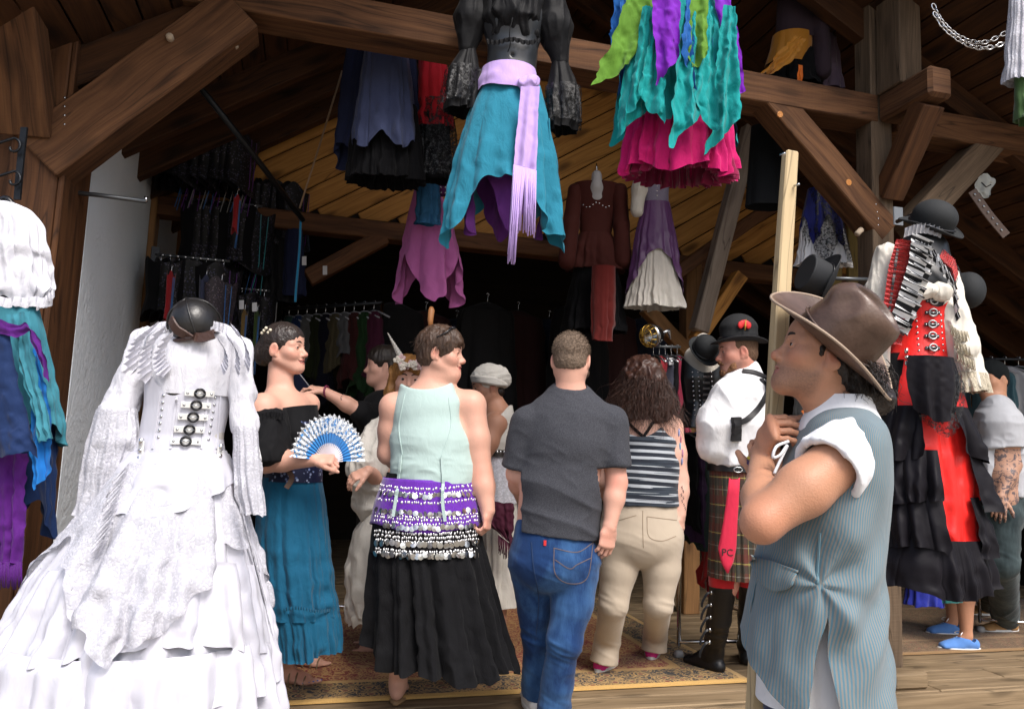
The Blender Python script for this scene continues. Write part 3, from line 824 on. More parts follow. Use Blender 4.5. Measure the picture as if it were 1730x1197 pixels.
# ================================================================ PEOPLE
def skin(name, col, red=0.25, rough=0.5):
    if name in MATS: return MATS[name]
    t = NT(name); co = t.coord('Object')
    n = t.noise(co, 16, 4, 0.6); f = t.noise(co, 260, 1)
    c = t.mix(n, mulc(col, 0.86), tuple(min(1, a * b) for a, b in zip(col, (1.14, 1.02, 1.0))))
    c = t.mix(t.ramp(f, [(0.60, (0, 0, 0)), (0.80, (1, 1, 1))]), c, mulc(col, 0.88))
    at = t.n('ShaderNodeAttribute'); at.attribute_name = 'tone'; sx = t.n('ShaderNodeSeparateColor'); t.l(at.outputs['Color'], sx.inputs[0])
    c = t.mix(t.math('MULTIPLY', sx.outputs[0], .6), c, (col[0] * 1.05, col[1] * .58, col[2] * .55)); c = t.mix(t.math('MULTIPLY', t.math('MULTIPLY', sx.outputs[1], t.math('ADD', .35, f)), .55), c, (.10, .07, .055))
    t.base(c); t.bump(t.math('ADD', f, t.math('MULTIPLY', n, 1.5)), 0.22, 0.004)
    t.setp(Roughness=rough, Specular_IOR_Level=0.4, Subsurface_Weight=0.0, Sheen_Weight=0.08)
    MATS[name] = t.m; return t.m
SK_FAIR = skin('skin_fair', (0.62, 0.36, 0.27)); SK_TAN = skin('skin_tan', (0.50, 0.26, 0.155)); SK_RED = skin('skin_ruddy', (0.56, 0.27, 0.20)); SK_DEEP = skin('skin_brown', (0.42, 0.22, 0.14)); SK_PALE = skin('skin_pale', (0.66, 0.41, 0.32))
def lipm(name, c): return plain(name, c, 0.4, var=0.08)
LIP = lipm('lips_rose', (0.42, 0.14, 0.12)); LIP_M = lipm('lips_plain', (0.40, 0.17, 0.13))
M_EYE = plain('eye_white', (0.45, 0.41, 0.39), 0.25); M_IRIS = plain('iris_dark', (0.03, 0.018, 0.01), 0.15); M_TEETH = plain('teeth', (0.75, 0.70, 0.62), 0.3)
def frame(fwd, up):
    f = nrm(fwd); u = nrm(np.asarray(up, float) - f * np.dot(up, f)); l = np.cross(u, f); return np.stack([f, l, u], 1)
def ypr(yaw, pitch=0, roll=0):
    """frame facing: yaw 0 = towards the camera (-Y), +90 = to the photo's right (+X), 180 = away; pitch up +; roll"""
    y, p, r = R(yaw), R(pitch), R(roll); f = A(math.sin(y) * math.cos(p), -math.cos(y) * math.cos(p), math.sin(p)); up = A(0, 0, 1.0); M = frame(f, up)
    f, l, u = M.T; l2 = l * math.cos(r) + u * math.sin(r); u2 = u * math.cos(r) - l * math.sin(r); return np.stack([f, l2, u2], 1)
def head_prims(v, c, M, s=1.0, male=False, smile=0.0, beard=0.0, nose=1.0, jaw=1.0, fat=0.0):
    g = lambda f, l, u: np.asarray(c) + M @ (np.array([f, l, u]) * s)
    e = lambda f, l, u, r, k=0.012, op='u', MM=None: v.ell(g(f, l, u), np.asarray(r) * s * np.ones(3), M if MM is None else MM, k, op)
    co = lambda a, b, ra, rb, k=0.012, op='u': v.cone(g(*a), g(*b), ra * s, rb * s, k, op)
    e(-.010, 0, .034, (.097, .076, .084), .01); e(.032, 0, .040, (.056, .060, .052), .03); e(.028, 0, -.028, (.061, .063, .068), .03); e(.052, 0, -.068, (.042, .038, .036), .03)
    for sg in (1, -1):
        co((-.012, sg * .056 * jaw, -.052), (.062, sg * .019, -.099), .018 + fat, .020 + fat * .6, .03)
        e(.050, sg * .044, -.026, (.028, .025, .022), .025)
        co((.080, sg * .010, .0185), (.062, sg * .052, .014), .0105 if male else .0085, .0085, .014)
    e(.074, 0, -.0985, (.021, .024 if male else .019, .019), .022)
    if fat: e(.03, 0, -.115, (.05, .045, .03), .03)
    co((.0815, 0, .006), (.103 + .008 * (nose - 1) * 10 * .1, 0, -.033), .0078, .0108 * nose, .012); e(.1065 + .004 * (nose - 1), 0, -.0355, .0108 * nose, .01)
    for sg in (1, -1):
        e(.094, sg * .0125, -.0405, (.0105, .0078, .0075), .008)
        e(.088, sg * .032, -.003, (.013, .017, .011), .012, 's')
        e(.074, sg * .0315, -.001, .0142, .004); e(.0955, sg * .0315, -.0025, (.0185, .0125, .0046 if smile < .5 else .0034), .002, 's')
        E = M @ np.array([[math.cos(.25), 0, math.sin(.25)], [0, 1, 0], [-math.sin(.25), 0, math.cos(.25)]]) ; Rz = np.array([[math.cos(sg * .35), -math.sin(sg * .35), 0], [math.sin(sg * .35), math.cos(sg * .35), 0], [0, 0, 1]]).T
        e(-.014, sg * .080, -.010, (.0195, .0075, .033), .006, 'u', E @ Rz); e(-.009, sg * .0875, -.006, (.0105, .006, .019), .004, 's', E @ Rz); co((-.008, sg * .072, -.022), (-.004, sg * .075, -.038), .008, .006, .006)
        e(.102, sg * .0065, -.0475, (.006, .0035, .003), .002, 's')
    mw = .022 + .005 * smile
    e(.0825, 0, -.0615, (.0175, mw, .0070), .005); e(.0805, 0, -.0745, (.0170, mw * .86, .0078), .005)
    e(.099, 0, -.0672, (.017, mw * 1.05, .0019 + .003 * max(0, smile - .4)), .002, 's')
    if smile:
        for sg in (1, -1): e(.060, sg * .038, -.040, (.022, .014, .014), .02); co((.088, sg * mw, -.066), (.078, sg * (mw + .006), -.058), .003, .002, .004, 's')
    return g
def head_bits(parent, c, M, s=1.0, brow=(.03, .018, .01), lip=None, gaze=(1, 0, 0), brow_r=.0034, teeth=False):
    g = lambda f, l, u: np.asarray(c) + M @ (np.array([f, l, u]) * s)
    for sg in (1, -1):
        cc = g(.0738, sg * .0315, -.001); G = frame(M @ nrm(gaze), M[:, 2]); Mx = np.stack([G[:, 1], G[:, 2], G[:, 0]], 1)
        V, F = ellipsoid((0, 0, 0), .0133 * s, .0133 * s, .0133 * s, 16, 14); d = V[F].mean(1)[:, 2] / (.0133 * s); mi = np.where(d > 0.80, 1, 0); V2 = V @ Mx.T + cc
        np_mesh('eye', V2, F, [M_EYE, M_IRIS], parent, True, None, mi)
        pts = smooth_path([g(.0925, sg * .011, .0205), g(.0895, sg * .028, .0265), g(.072, sg * .050, .021)], 10)
        tube_obj('eyebrow', pts, np.array([.7, 1, 1.1, 1.1, 1, 1, .9, .8, .6, .3]) * brow_r * s, plain('brow_%d_%d' % (int(brow[0] * 900), int(brow[1] * 900)), brow, .8, bump=.5, bscale=300), parent, 6)
    if teeth: np_mesh('teeth', *ellipsoid(g(.0795, 0, -.0668), .0135 * s, .021 * s, .004 * s, 14, 8, np.stack([M[:, 0], M[:, 1], M[:, 2]], 1)), M_TEETH, parent)
def lip_pred(c, M, s=1.0, smile=0.0):
    def f(p):
        q = (p - np.asarray(c)) @ M / s; w = .022 + .005 * smile
        return ((((q[:, 1] / w) ** 2 + ((q[:, 2] + .0675) / .0122) ** 2) < 1.0) & (q[:, 0] > .078))
    return f
def hand_prims(v, W, X, Z, side=1, curl=(.35, .4, .3), thumb=(0.55, 0.2, 0.15), s=1.0, spread=.04, curls=None):
    """W wrist, X towards the fingers, Z = back of the hand, side=+1 if thumb lies on +Y (Z x X)"""
    x = nrm(X); z = nrm(np.asarray(Z, float) - x * np.dot(Z, x)); y = np.cross(z, x) * side
    g = lambda a, b, c: np.asarray(W) + (x * a + y * b + z * c) * s
    v.econe(g(.005, 0, 0), g(.035, .002, 0), (.026 * s, .019 * s), (.038 * s, .0165 * s), y, .015); v.econe(g(.035, .002, 0), g(.082, .0, .001), (.038 * s, .0165 * s), (.041 * s, .0135 * s), y, .015)
    for i, (b, ln, r) in enumerate(((.031, .074, .0088), (.0105, .083, .0092), (-.0105, .077, .0087), (-.030, .060, .0077))):
        cu = curls[i] if curls else curl; p = g(.083 - .004 * abs(i - 1), b, .001); d = nrm(x + y * spread * (1.2 - i)); ang = 0
        for kk, fr in enumerate((.46, .30, .24)):
            ang += cu[kk]; dd = d * math.cos(ang) - z * math.sin(ang); q = p + dd * ln * fr * s; v.cone(p, q, r * s * (1 - .09 * kk), r * s * (1 - .09 * (kk + 1)), .004); p = q
    p = g(.022, .026, -.004); d0 = nrm(x * (1 - thumb[0] * .5) + y * thumb[0] - z * thumb[1])
    for kk, (ln, r0, r1) in enumerate(((.042, .0150, .0118), (.032, .0112, .0100), (.026, .0100, .0082))):
        d = nrm(d0 - (z * .5 + y * .8 - x * .2) * thumb[2] * kk); q = p + d * ln * s; v.cone(p, q, r0 * s, r1 * s, .008); p = q
    c = g(.09, 0, -.02); return c - .115 * s, c + .115 * s
def limb(v, a, b, c, r, k=.025):
    """two-segment limb with muscle swell; r=(root, mid, joint, swell, end)"""
    a, b, c = (np.asarray(q, float) for q in (a, b, c)); v.cone(a, a + (b - a) * .5, r[0], r[1], k); v.cone(a + (b - a) * .5, b, r[1], r[2], k); v.cone(b, b + (c - b) * .35, r[2], r[3], k); v.cone(b + (c - b) * .35, c, r[3], r[4], k)
def foot_prims(v, ank, toe_dir, s=1.0, sole=None):
    d = nrm(A(toe_dir[0], toe_dir[1], 0)); sd = A(-d[1], d[0], 0); a = np.asarray(ank, float); z0 = a[2] - .085 * s if sole is None else sole
    b = lambda f, l, u: A(*(a[:2]), z0) + d * f * s + sd * l * s + FZ * u * s
    v.cone(a, b(-.012, 0, .05), .036 * s, .034 * s, .02); v.ell(b(-.035, 0, .033), A(.036, .031, .033) * s, np.stack([d, sd, FZ], 1), .02)
    v.cone(b(.0, 0, .055), b(.11, .006, .028), .036 * s, .024 * s, .03); v.econe(b(.02, 0, .026), b(.12, .004, .018), (.034 * s, .024 * s), (.046 * s, .018 * s), sd, .02)
    for i in range(5): v.cone(b(.125 - .004 * i ** 1.5, .030 - .0165 * i, .015), b(.172 - .009 * i - (.004 * i * i * .4), .032 - .0175 * i, .012), .011 - .0012 * i, .0105 - .0012 * i, .005)
    c = b(.06, 0, .05); return c - .15, c + .15
def scalp_hair(name, c, M, s, mat_, parent, fn=None, h=.004, extra=None, lo=None, disp=None):
    v = Vol(); g = lambda f, l, u: np.asarray(c) + M @ (np.array([f, l, u]) * s)
    fn(v, g, M, s)
    return vol_obj(name, v, h, mat_, parent, disp=disp)
def hairm(name, col, light=None, rough=.45, sc=(60, 60, 6)):
    if name in MATS: return MATS[name]
    t = NT(name); co = t.coord('Object'); n = t.noise(t.mapping(co, sc), 1.0, 3, .7)
    t.base(t.mix(n, mulc(col, .45), light or mulc(col, 1.7))); t.bump(n, .8, .01); t.setp(Roughness=rough, Specular_IOR_Level=.4); MATS[name] = t.m; return t.m
def strands(name, roots, dirs, ln, mat_, parent, r=.0012, seg=7, curl=0.0, grav=.5, seed=0, cfreq=30., wig=.01, jitter=.25, nside=3):
    """many fine hair strands as one mesh"""
    rng = np.random.RandomState(seed); N = len(roots); p = np.array(roots, float); d = np.array(dirs, float); L_ = ln * rng.uniform(1 - jitter, 1 + jitter, N)
    pts = [p.copy()]; ph = rng.uniform(0, 6.28, N); st = L_ / seg
    for i in range(seg):
        d = d + A(0, 0, -1) * grav / seg + rng.normal(0, wig, (N, 3)); d /= np.linalg.norm(d, axis=1)[:, None]; p = p + d * st[:, None]; q = p.copy()
        if curl:
            a = ph + cfreq * (i + 1) * st; s1 = np.cross(d, A(.3, .8, .2)); s1 /= np.linalg.norm(s1, axis=1)[:, None]; s2 = np.cross(d, s1); k = min(1, (i + 1) / 3.)
            q = q + (s1 * np.cos(a)[:, None] + s2 * np.sin(a)[:, None]) * curl * k
        pts.append(q)
    pts = np.stack(pts, 1); T = np.gradient(pts, axis=1); s1 = np.cross(T, A(.21, .5, .8)); s1 /= np.linalg.norm(s1, axis=2)[..., None] + 1e-9; s2 = np.cross(T, s1); s2 /= np.linalg.norm(s2, axis=2)[..., None] + 1e-9
    rr = r * np.linspace(1, .35, seg + 1)[None, :, None]; V = np.stack([pts + rr * (s1 * math.cos(a) + s2 * math.sin(a)) for a in np.arange(nside) * 2 * math.pi / nside], 2).reshape(-1, 3)
    b = np.arange(N)[:, None, None] * (seg + 1) * nside + np.arange(seg)[None, :, None] * nside; j = np.arange(nside)[None, None, :]; j2 = (j + 1) % nside
    F = np.stack([b + j, b + j2, b + nside + j2, b + nside + j], -1).reshape(-1, 4)
    return np_mesh(name, V, F, mat_, parent, True)

def tone(obj, c, M, s=1.0, male=False, extra=()):
    """living skin: flushed cheeks, nose, ears and joints; a man's shaved jaw"""
    me = obj.data; n = len(me.vertices); V = np.zeros(n * 3, np.float32); me.vertices.foreach_get('co', V); V = V.reshape(-1, 3); q = (V - np.asarray(c)) @ M / s; r = np.zeros(n); g = np.zeros(n)
    def bl(p, sg, k): return k * np.exp(-(((q - A(*p)) / sg) ** 2).sum(1))
    for sd in (1, -1): r += bl((.065, sd * .045, -.030), .024, .8) + bl((-.012, sd * .082, -.010), .022, .9)
    r += bl((.112, 0, -.036), .014, .9) + bl((.085, 0, -.1), .02, .3)
    for p, sg, kk in extra: r += kk * np.exp(-(((V - np.asarray(p)) / sg) ** 2).sum(1))
    if male: g = np.clip((-.045 - q[:, 2]) / .02, 0, 1) * np.clip((q[:, 2] + .125) / .02, 0, 1) * np.clip((q[:, 0] + .01) / .02, 0, 1) * (np.abs(q[:, 1]) < .09) * (np.abs(q[:, 0]) < .14)
    col = np.zeros((n, 4), np.float32); col[:, 0] = np.clip(r, 0, 1); col[:, 1] = g; col[:, 3] = 1; a = me.color_attributes.new('tone', 'FLOAT_COLOR', 'POINT'); a.data.foreach_set('color', col.ravel())
# ---------------------------------------------------------------- man in the leather hat, nearest the camera
def feather(px, py): pass
def hat_brim(name, c, M, a, b, inner, curl, mat_, parent, th=.005, n=72, rows=9, front=.0, pw=2.2, edge_mat=None):
    """brim: half length a (along f), half width b; sides curl up by curl"""
    th_ = np.linspace(0, 2 * math.pi, n, endpoint=False); V = []; 
    for j in range(rows):
        k = j / (rows - 1); r = inner + (1 - inner) * k
        f = np.cos(th_) * a * r; l = np.sin(th_) * b * r; up = curl * np.abs(np.sin(th_)) ** 2 * k ** pw - front * np.maximum(0, np.cos(th_)) ** 2 * k ** 2 - front * .8 * np.maximum(0, -np.cos(th_)) ** 2 * k ** 2; l = l * (1 - .22 * (curl / .07) * k ** 2)
        V.append(np.asarray(c) + f[:, None] * M[:, 0] + l[:, None] * M[:, 1] + up[:, None] * M[:, 2])
    top = np.concatenate(V); bot = top - M[:, 2] * th; N = n * rows; F = grid_faces(n, rows, True); F2 = F[:, ::-1] + N
    i = np.arange(n); i2 = (i + 1) % n; e = (rows - 1) * n; rim = np.stack([e + i, e + i2, N + e + i2, N + e + i], 1)
    mb = MB(); mb.add(np.concatenate([top, bot]), np.concatenate([F, F2])); o = mb.build(name, mat_, parent)
    edge = V[-1] - M[:, 2] * th * .5; tube_obj('brim_edge', np.concatenate([edge, edge[:1]]), th * .75, edge_mat or mat_, o, 6); return o
M_HAT = NT('hat_leather'); co = M_HAT.coord('Object'); nn = M_HAT.noise(co, 7, 4, .6)
M_HAT.base(M_HAT.ramp(nn, [(.3, (.045, .024, .016)), (.55, (.105, .062, .043)), (.75, (.19, .122, .09))])); M_HAT.bump(M_HAT.noise(co, 140, 3), .18, .004); M_HAT.setp(Roughness=.36, Specular_IOR_Level=.5); M_HAT = M_HAT.m
M_HATEDGE = plain('hat_edge', (.34, .25, .18), .6)
def stripes(name, c1, c2, axis, period, duty=.5, rough=.85, wr=.25, wave=.0, c3=None):
    if name in MATS: return MATS[name]
    t = NT(name); co = t.coord('Object'); d = t.n('ShaderNodeVectorMath', operation='DOT_PRODUCT'); d.inputs[1].default_value = tuple(nrm(axis)) if axis != 'uv' else (1, 0, 0); 
    cr = t.noise(t.mapping(co, (1, 1, .5)), 11, 4, .62, .5)
    t.l(co if axis != 'uv' else t.coord('UV'), d.inputs[0]); x = d.outputs['Value']
    if wave: x = t.math('ADD', x, t.math('MULTIPLY', t.noise(co, 4, 2), wave))
    fr = t.math('FRACT', t.math('DIVIDE', x, period)); s = t.math('LESS_THAN', fr, duty)
    c = t.mix(s, c1, c2)
    if c3 is not None: c = t.mix(t.math('GREATER_THAN', t.noise(t.mapping(co, (2, 2, 60)), 1.0, 2), .54), c, c3)
    c = t.mix(t.math('MULTIPLY', cr, .35), c, (0.02, .03, .04)) if wr > .2 else c
    t.base(c); t.bump(cr, wr, .02); t.setp(Roughness=rough, Sheen_Weight=.15, Specular_IOR_Level=.25); MATS[name] = t.m; return t.m
M_VEST = stripes('vest_stripe', (.105, .215, .275), (.245, .24, .225), 'uv', 1 / 140., .5)
M_WHITE = cloth('white_cotton', (.78, .78, .80), .85, .2, wr=.35, var=.05); M_NAVY = cloth('navy_cotton', (.010, .018, .075), .8, wr=.3)
M_HAIRD = hairm('hair_dark', (.018, .012, .009)); M_HAIRB = hairm('hair_brown', (.060, .034, .022))
YH = 1.80
def hatman():
    T = thing('person', 'man in brown leather cowboy hat and striped blue vest gripping the tall wooden pole', 'person', P(1390, 1300, YH) * A(1, 1, 0) + A(0, 0, -.3))
    c = P(1388, 600, YH); M = ypr(-98, 17, 0); v = Vol(); s = .93
    head_prims(v, c, M, s, male=True, nose=1.05, jaw=.96)
    ff = nrm(A(-.74, .10, .67)); HM = frame(ff, A(.50, -.58, .66)); hc = P(1412, 575, YH); v.half(hc - HM[:, 2] * .004, HM[:, 2], .01)
    g = lambda f, l, u: c + M @ (A(f, l, u) * s)
    nb = P(1425, 715, YH + .01); v.cone(g(-.025, 0, -.05), nb, .052, .056, .03); v.cone(g(.010, 0, -.07), P(1404, 715, YH), .038, .044, .03)
    sh = P(1425, 772, YH - .15); el = P(1287, 882, YH - .18); wr = P(1287, 772, YH + .07)
    v.cone(nb, P(1415, 790, YH), .05, .06, .03); limb(v, sh, el, wr, (.056, .056, .041, .041, .026), .02)
    pole_a = P(1335, 258, 1.98); pole_b = P(1268, 1330, 1.83)
    # left hand closed round the pole
    bx1 = hand_prims(v, wr + A(-.002, 0, .012), nrm(A(.10, -.72, .68)), nrm(A(-1, -.1, .12)), side=1, curl=(1.35, .45, 1.0), thumb=(.5, .8, .4), s=1.04, spread=.06)
    # right arm crosses behind, its hand on the pole lower down
    sh2 = P(1395, 785, YH + .14); el2 = P(1300, 890, YH + .10); wr2 = P(1312, 822, YH + .06); limb(v, sh2, el2, wr2, (.06, .05, .045, .045, .03)); bx2 = hand_prims(v, wr2, nrm(A(-.3, .1, .9)), nrm(A(-.6, -.7, 0)), side=1, curl=(.5, .7, .5), s=1.0)
    hb = (c - .175, c + .16)
    lp = lip_pred(c, M); 
    boxes = [hb, (wr - A(.10, .12, .03), wr + A(.10, .12, .20))]
    vol_obj('body', v, .008, [SK_TAN, LIP_M], T, boxes, .0024, matfn=lambda p: lp(p).astype(int))
    tone(T.children[-1], c, M, s, True, [(el, .05, .7), (wr + A(0, -.05, .06), .04, .5)])
    head_bits(T, c, M, s, (.025, .018, .014), gaze=(1, 0, .1), brow_r=.0042)
    # hair below the hat
    hv = Vol(); hv.ell(g(-.045, 0, -.0), A(.062, .072, .058), M, .01); hv.cone(g(.012, -.068, .02), g(.017, -.067, -.012), .007, .004, .01); hv.cone(g(.012, .068, .02), g(.017, .067, -.012), .007, .004, .01)
    hv.cone(g(-.075, 0, -.03), P(1478, 672, YH + .02), .052, .040, .03); hv.cone(P(1455, 660, YH - .03), P(1497, 672, YH - .02), .03, .02, .03)
    hv.half(hc - HM[:, 2] * .004, HM[:, 2], .01); hv.ell(g(-.008, .086, -.012), A(.026, .02, .04), M, .006, 's')
    hair = vol_obj('hair', hv, .004, M_HAIRD, T, disp=wrinkles(.007, (70, 70, 22), 3))
    rg = np.random.RandomState(3); n = 420; rt = g(-.07, 0, -.02) + (rg.rand(n, 3) - .5) * A(.10, .13, .07) + A(.02, -.01, -.01)
    strands('hair_strands', rt, np.tile(nrm(A(.55, -.1, -.8)), (n, 1)) + rg.normal(0, .35, (n, 3)), .05, M_HAIRD, hair, .0011, 7, .008, .6, 5, 110)
    # hat
    hat = thing('leather_hat', 'worn brown leather cowboy hat on the man holding the pole', 'hat', hc)
    hat_brim('brim', hc - HM[:, 2] * .004, HM, .180, .168, .30, .042, M_HAT, hat, .0045, 96, 12, .012, 2.0, M_HATEDGE)
    cv = Vol(); q = lambda f, l, u: hc + HM @ A(f, l, u)
    cv.econe(q(0, 0, -.015), q(-.004, 0, .078), (.099, .088), (.088, .070), HM[:, 0], .01); cv.ell(q(.006, 0, .088), A(.086, .063, .042), HM, .02)
    cv.half(q(0, 0, -.004), -HM[:, 2], .004)
    cv.ell(q(-.018, 0, .138), A(.078, .044, .040), HM, .012, 's')
    for sg in (1, -1): cv.ell(q(.072, sg * .074, .105), A(.050, .034, .044), HM, .016, 's')
    vol_obj('crown', cv, .0032, M_HAT, hat, disp=wrinkles(.0016, (14, 14, 14), 8))
    bandp = np.array([q(math.cos(a) * .0995, math.sin(a) * .0845, .006 + .008) for a in np.linspace(0, 2 * math.pi, 60)]); tube_obj('hat_band', bandp, .0032, M_HAT, hat, 6)
    # shirt, collar, rolled sleeve
    sv = Vol(); sv.cone(P(1432, 766, YH - .12), P(1395, 796, YH - .165), .078, .078, .03); sv.half(P(1397, 794, YH - .165), P(1392, 798, YH - .17) - P(1435, 762, YH - .13), .004); sv.cone(P(1375, 812, YH - .19), P(1412, 784, YH - .15), .063, .062, .006, 's')
    vol_obj('sleeve', sv, .005, M_WHITE, T, disp=wrinkles(.005, (22, 22, 12), 4))
    colr = drape('collar', [P(1424, 668, YH), P(1420, 690, YH), P(1420, 724, YH)], [.066, .074, .096], [.066, .078, .105], M_WHITE, T, n=3, amp=(.02, .028), nth=80, nt=10, seed=3, hem=lambda a: 1 + .25 * max(0, math.cos(a - math.pi + .4)) ** 3)
    shirt = pxdrape('shirt', YH, [(720, 1376, 1455), (800, 1345, 1460, 0, 1.4), (950, 1315, 1458, 0, 1.3), (1080, 1290, 1466, 0, 1.3), (1182, 1285, 1478, 0, 1.25)], M_WHITE, T, ry=1.05, n=6, amp=(.02, .04), nth=120, nt=30, seed=5)
    # vest, slit open at the side
    C, RX, RY, cum = pxrows([(690, 1378, 1458, 0, 1.35), (712, 1356, 1468, 0, 2.3), (745, 1344, 1476, 0, 2.2), (800, 1326, 1482, 0, 1.85), (870, 1302, 1482, 0, 1.5), (960, 1284, 1472, 0, 1.42), (1060, 1266, 1478, 0, 1.36), (1178, 1250, 1488, 0, 1.32)], YH)
    th0 = -math.pi / 2 - .33
    def vesthem(a):
        d = (a - th0) % (2 * math.pi); d = d - 2 * math.pi if d > math.pi else d
        return 1.0 - .20 * np.clip(-d / 1.5, 0, 1) if d < 0 else 1.0 + .015 * math.sin(d * 2)
    v0 = drape('vest', C, RX, RY, [M_VEST], T, n=6, amp=(.006, .03), nth=320, nt=130, seed=12, hem=vesthem, cuts=cum, drift=1.2, jig=.008, open_=(th0, th0 + 2 * math.pi), slit=(.67, .62))
    me = v0.data; bm = bmesh.new(); bm.from_mesh(me)
    P0 = P(1380, 985, YH - .15)
    for vt in bm.verts:                       # pulled folds that run to the top of the slit, and slack folds across the back
        p = np.array(vt.co); d = p - P0; r = math.hypot(d[0], d[2]); an = math.atan2(d[2], d[0])
        if p[1] < YH:
            fz = math.sin((p[2] - p[0] * .45) * 42 + 3 * math.sin(p[0] * 12)) * math.exp(-((p[0] - .78) ** 2) / .02 - ((p[2] - .86) ** 2) / .018)
            fy = math.sin((p[2] + p[0] * .9) * 30 + 1) * math.exp(-((p[0] - .62) ** 2) / .02 - ((p[2] - .98) ** 2) / .03)
            vt.co.y -= .012 * math.exp(-r / .13) * (1 - math.exp(-r / .02)) * math.sin(an * 6 + 1) + .016 * fz + .011 * fy
    bm.to_mesh(me); bm.free(); me.update()
    # pocket flap, seam
    rowsf = []
    for k in range(12):
        f = k / 11; rowsf.append([on(v0, 1268 + (1352 - 1268) * u + 14 * f * (1 - u) - 8 * f * u, 936 + 26 * u + f * (26 + 22 * math.sin(math.pi * min(1, u * .9 + .1)) * 1.0), .005 + .003 * f, YH - .2)[0] for u in np.linspace(0, 1, 22)])
    fl = np_mesh('pocket_flap', np.array(rowsf).reshape(-1, 3), grid_faces(22, 12), M_VEST, T, True, [(u * .115 + f * .012, f) for f in np.linspace(0, 1, 12) for u in np.linspace(0, 1, 22)]); fl.modifiers.new('thick', 'SOLIDIFY').thickness = .005
    M_SEAM = cloth('vest_seam', (.12, .22, .27))
    strap_on('side_seam', v0, [(1386, 900), (1384, 930), (1382, 960), (1381, 985)], .005, M_SEAM, T, .0005, .002)
    pv = Vol(); pv.chain([P(1362, 1140, YH), P(1358, 1350, YH)], [.085, .085]); pv.chain([P(1410, 1140, YH - .03), P(1410, 1350, YH - .04)], [.095, .095], .02)
    vol_obj('trousers', pv, .012, M_NAVY, T, disp=wrinkles(.010, (10, 10, 3), 9))
    for k, (cc, dz) in enumerate((((.05, .02, .10), 0), ((.45, .33, .03), .006), ((.06, .02, .12), -.006))):
        w0 = wr + A(.002, 0, -.010 + dz); a = np.linspace(0, 2 * math.pi, 26); tube_obj('bracelet', np.stack([w0[0] + .033 * np.cos(a), w0[1] + .034 * np.sin(a), w0[2] + .002 * np.sin(3 * a)], -1), .0042, plain('bracelet_%d' % k, cc, .6, bump=.5, bscale=400), T, 6)
    lace = tube_obj('shirt_lace', smooth_path([P(1332, 745, 1.74), P(1312, 754, 1.73), P(1306, 772, 1.73), P(1318, 768, 1.73), P(1330, 752, 1.74), P(1316, 782, 1.735), P(1308, 800, 1.73)], 40), .0035, M_WHITE, T, 6)
    pole = timber('wooden_pole', pole_a, pole_b, .036, .036, W_POLE, None, up=nrm(A(.1, -1, 0)), bev=.004, seed=5); tag(pole, 'tall pale square wooden pole held upright by the man in the hat', 'pole')
    for px, py in ((1318, 262), (1342, 314)):
        tube_obj('nail', [P(px, py, 1.95), P(px + 8, py - 3, 1.93)], .003, M_STEEL, pole, 6)
hatman()
# ---------------------------------------------------------------- the other people
def econes(v, L_, xa, k=.03):
    for (p, a, b), (q, c, d) in zip(L_[:-1], L_[1:]): v.econe(p, q, (a, b), (c, d), xa, k)
def px(n, Y): return n * Y / F_PX
def sandal(parent, ank, d, mat_, s=1.0, sole=0.0, straps=((.05, .05), (.09, .045), (.125, .03))):
    d = nrm(A(d[0], d[1], 0)); sd = A(-d[1], d[0], 0); o = A(ank[0], ank[1], sole); th = np.linspace(0, 2 * math.pi, 28, endpoint=False)
    xs = np.cos(th) * .128 + .058; ys = np.sin(th) * .044 * (1 + .15 * np.cos(th)); ring = o + xs[:, None] * d * s + ys[:, None] * sd * s
    V = np.concatenate([ring, ring + FZ * .014, (o + d * .058 * s + FZ * .014)[None], (o + d * .058 * s)[None]]); n = 28; i = np.arange(n); j = (i + 1) % n
    mb = MB(); mb.add(V, np.stack([i, j, n + j, n + i], 1)); mb.F[3] = [np.concatenate([np.stack([n + i, n + j, np.full(n, 2 * n)], 1), np.stack([j, i, np.full(n, 2 * n + 1)], 1)])]; mb.mi[3] = [np.zeros(2 * n)]
    so = mb.build('sandal', mat_, parent)
    for f, h in straps:
        a = np.linspace(0, math.pi, 12); tube_obj('strap', o + d * f * s + np.cos(a)[:, None] * sd * .044 * s + (np.sin(a) * (h + .022))[:, None] * FZ * s + FZ * .006, .0045 * s, mat_, so, 6)
    return so
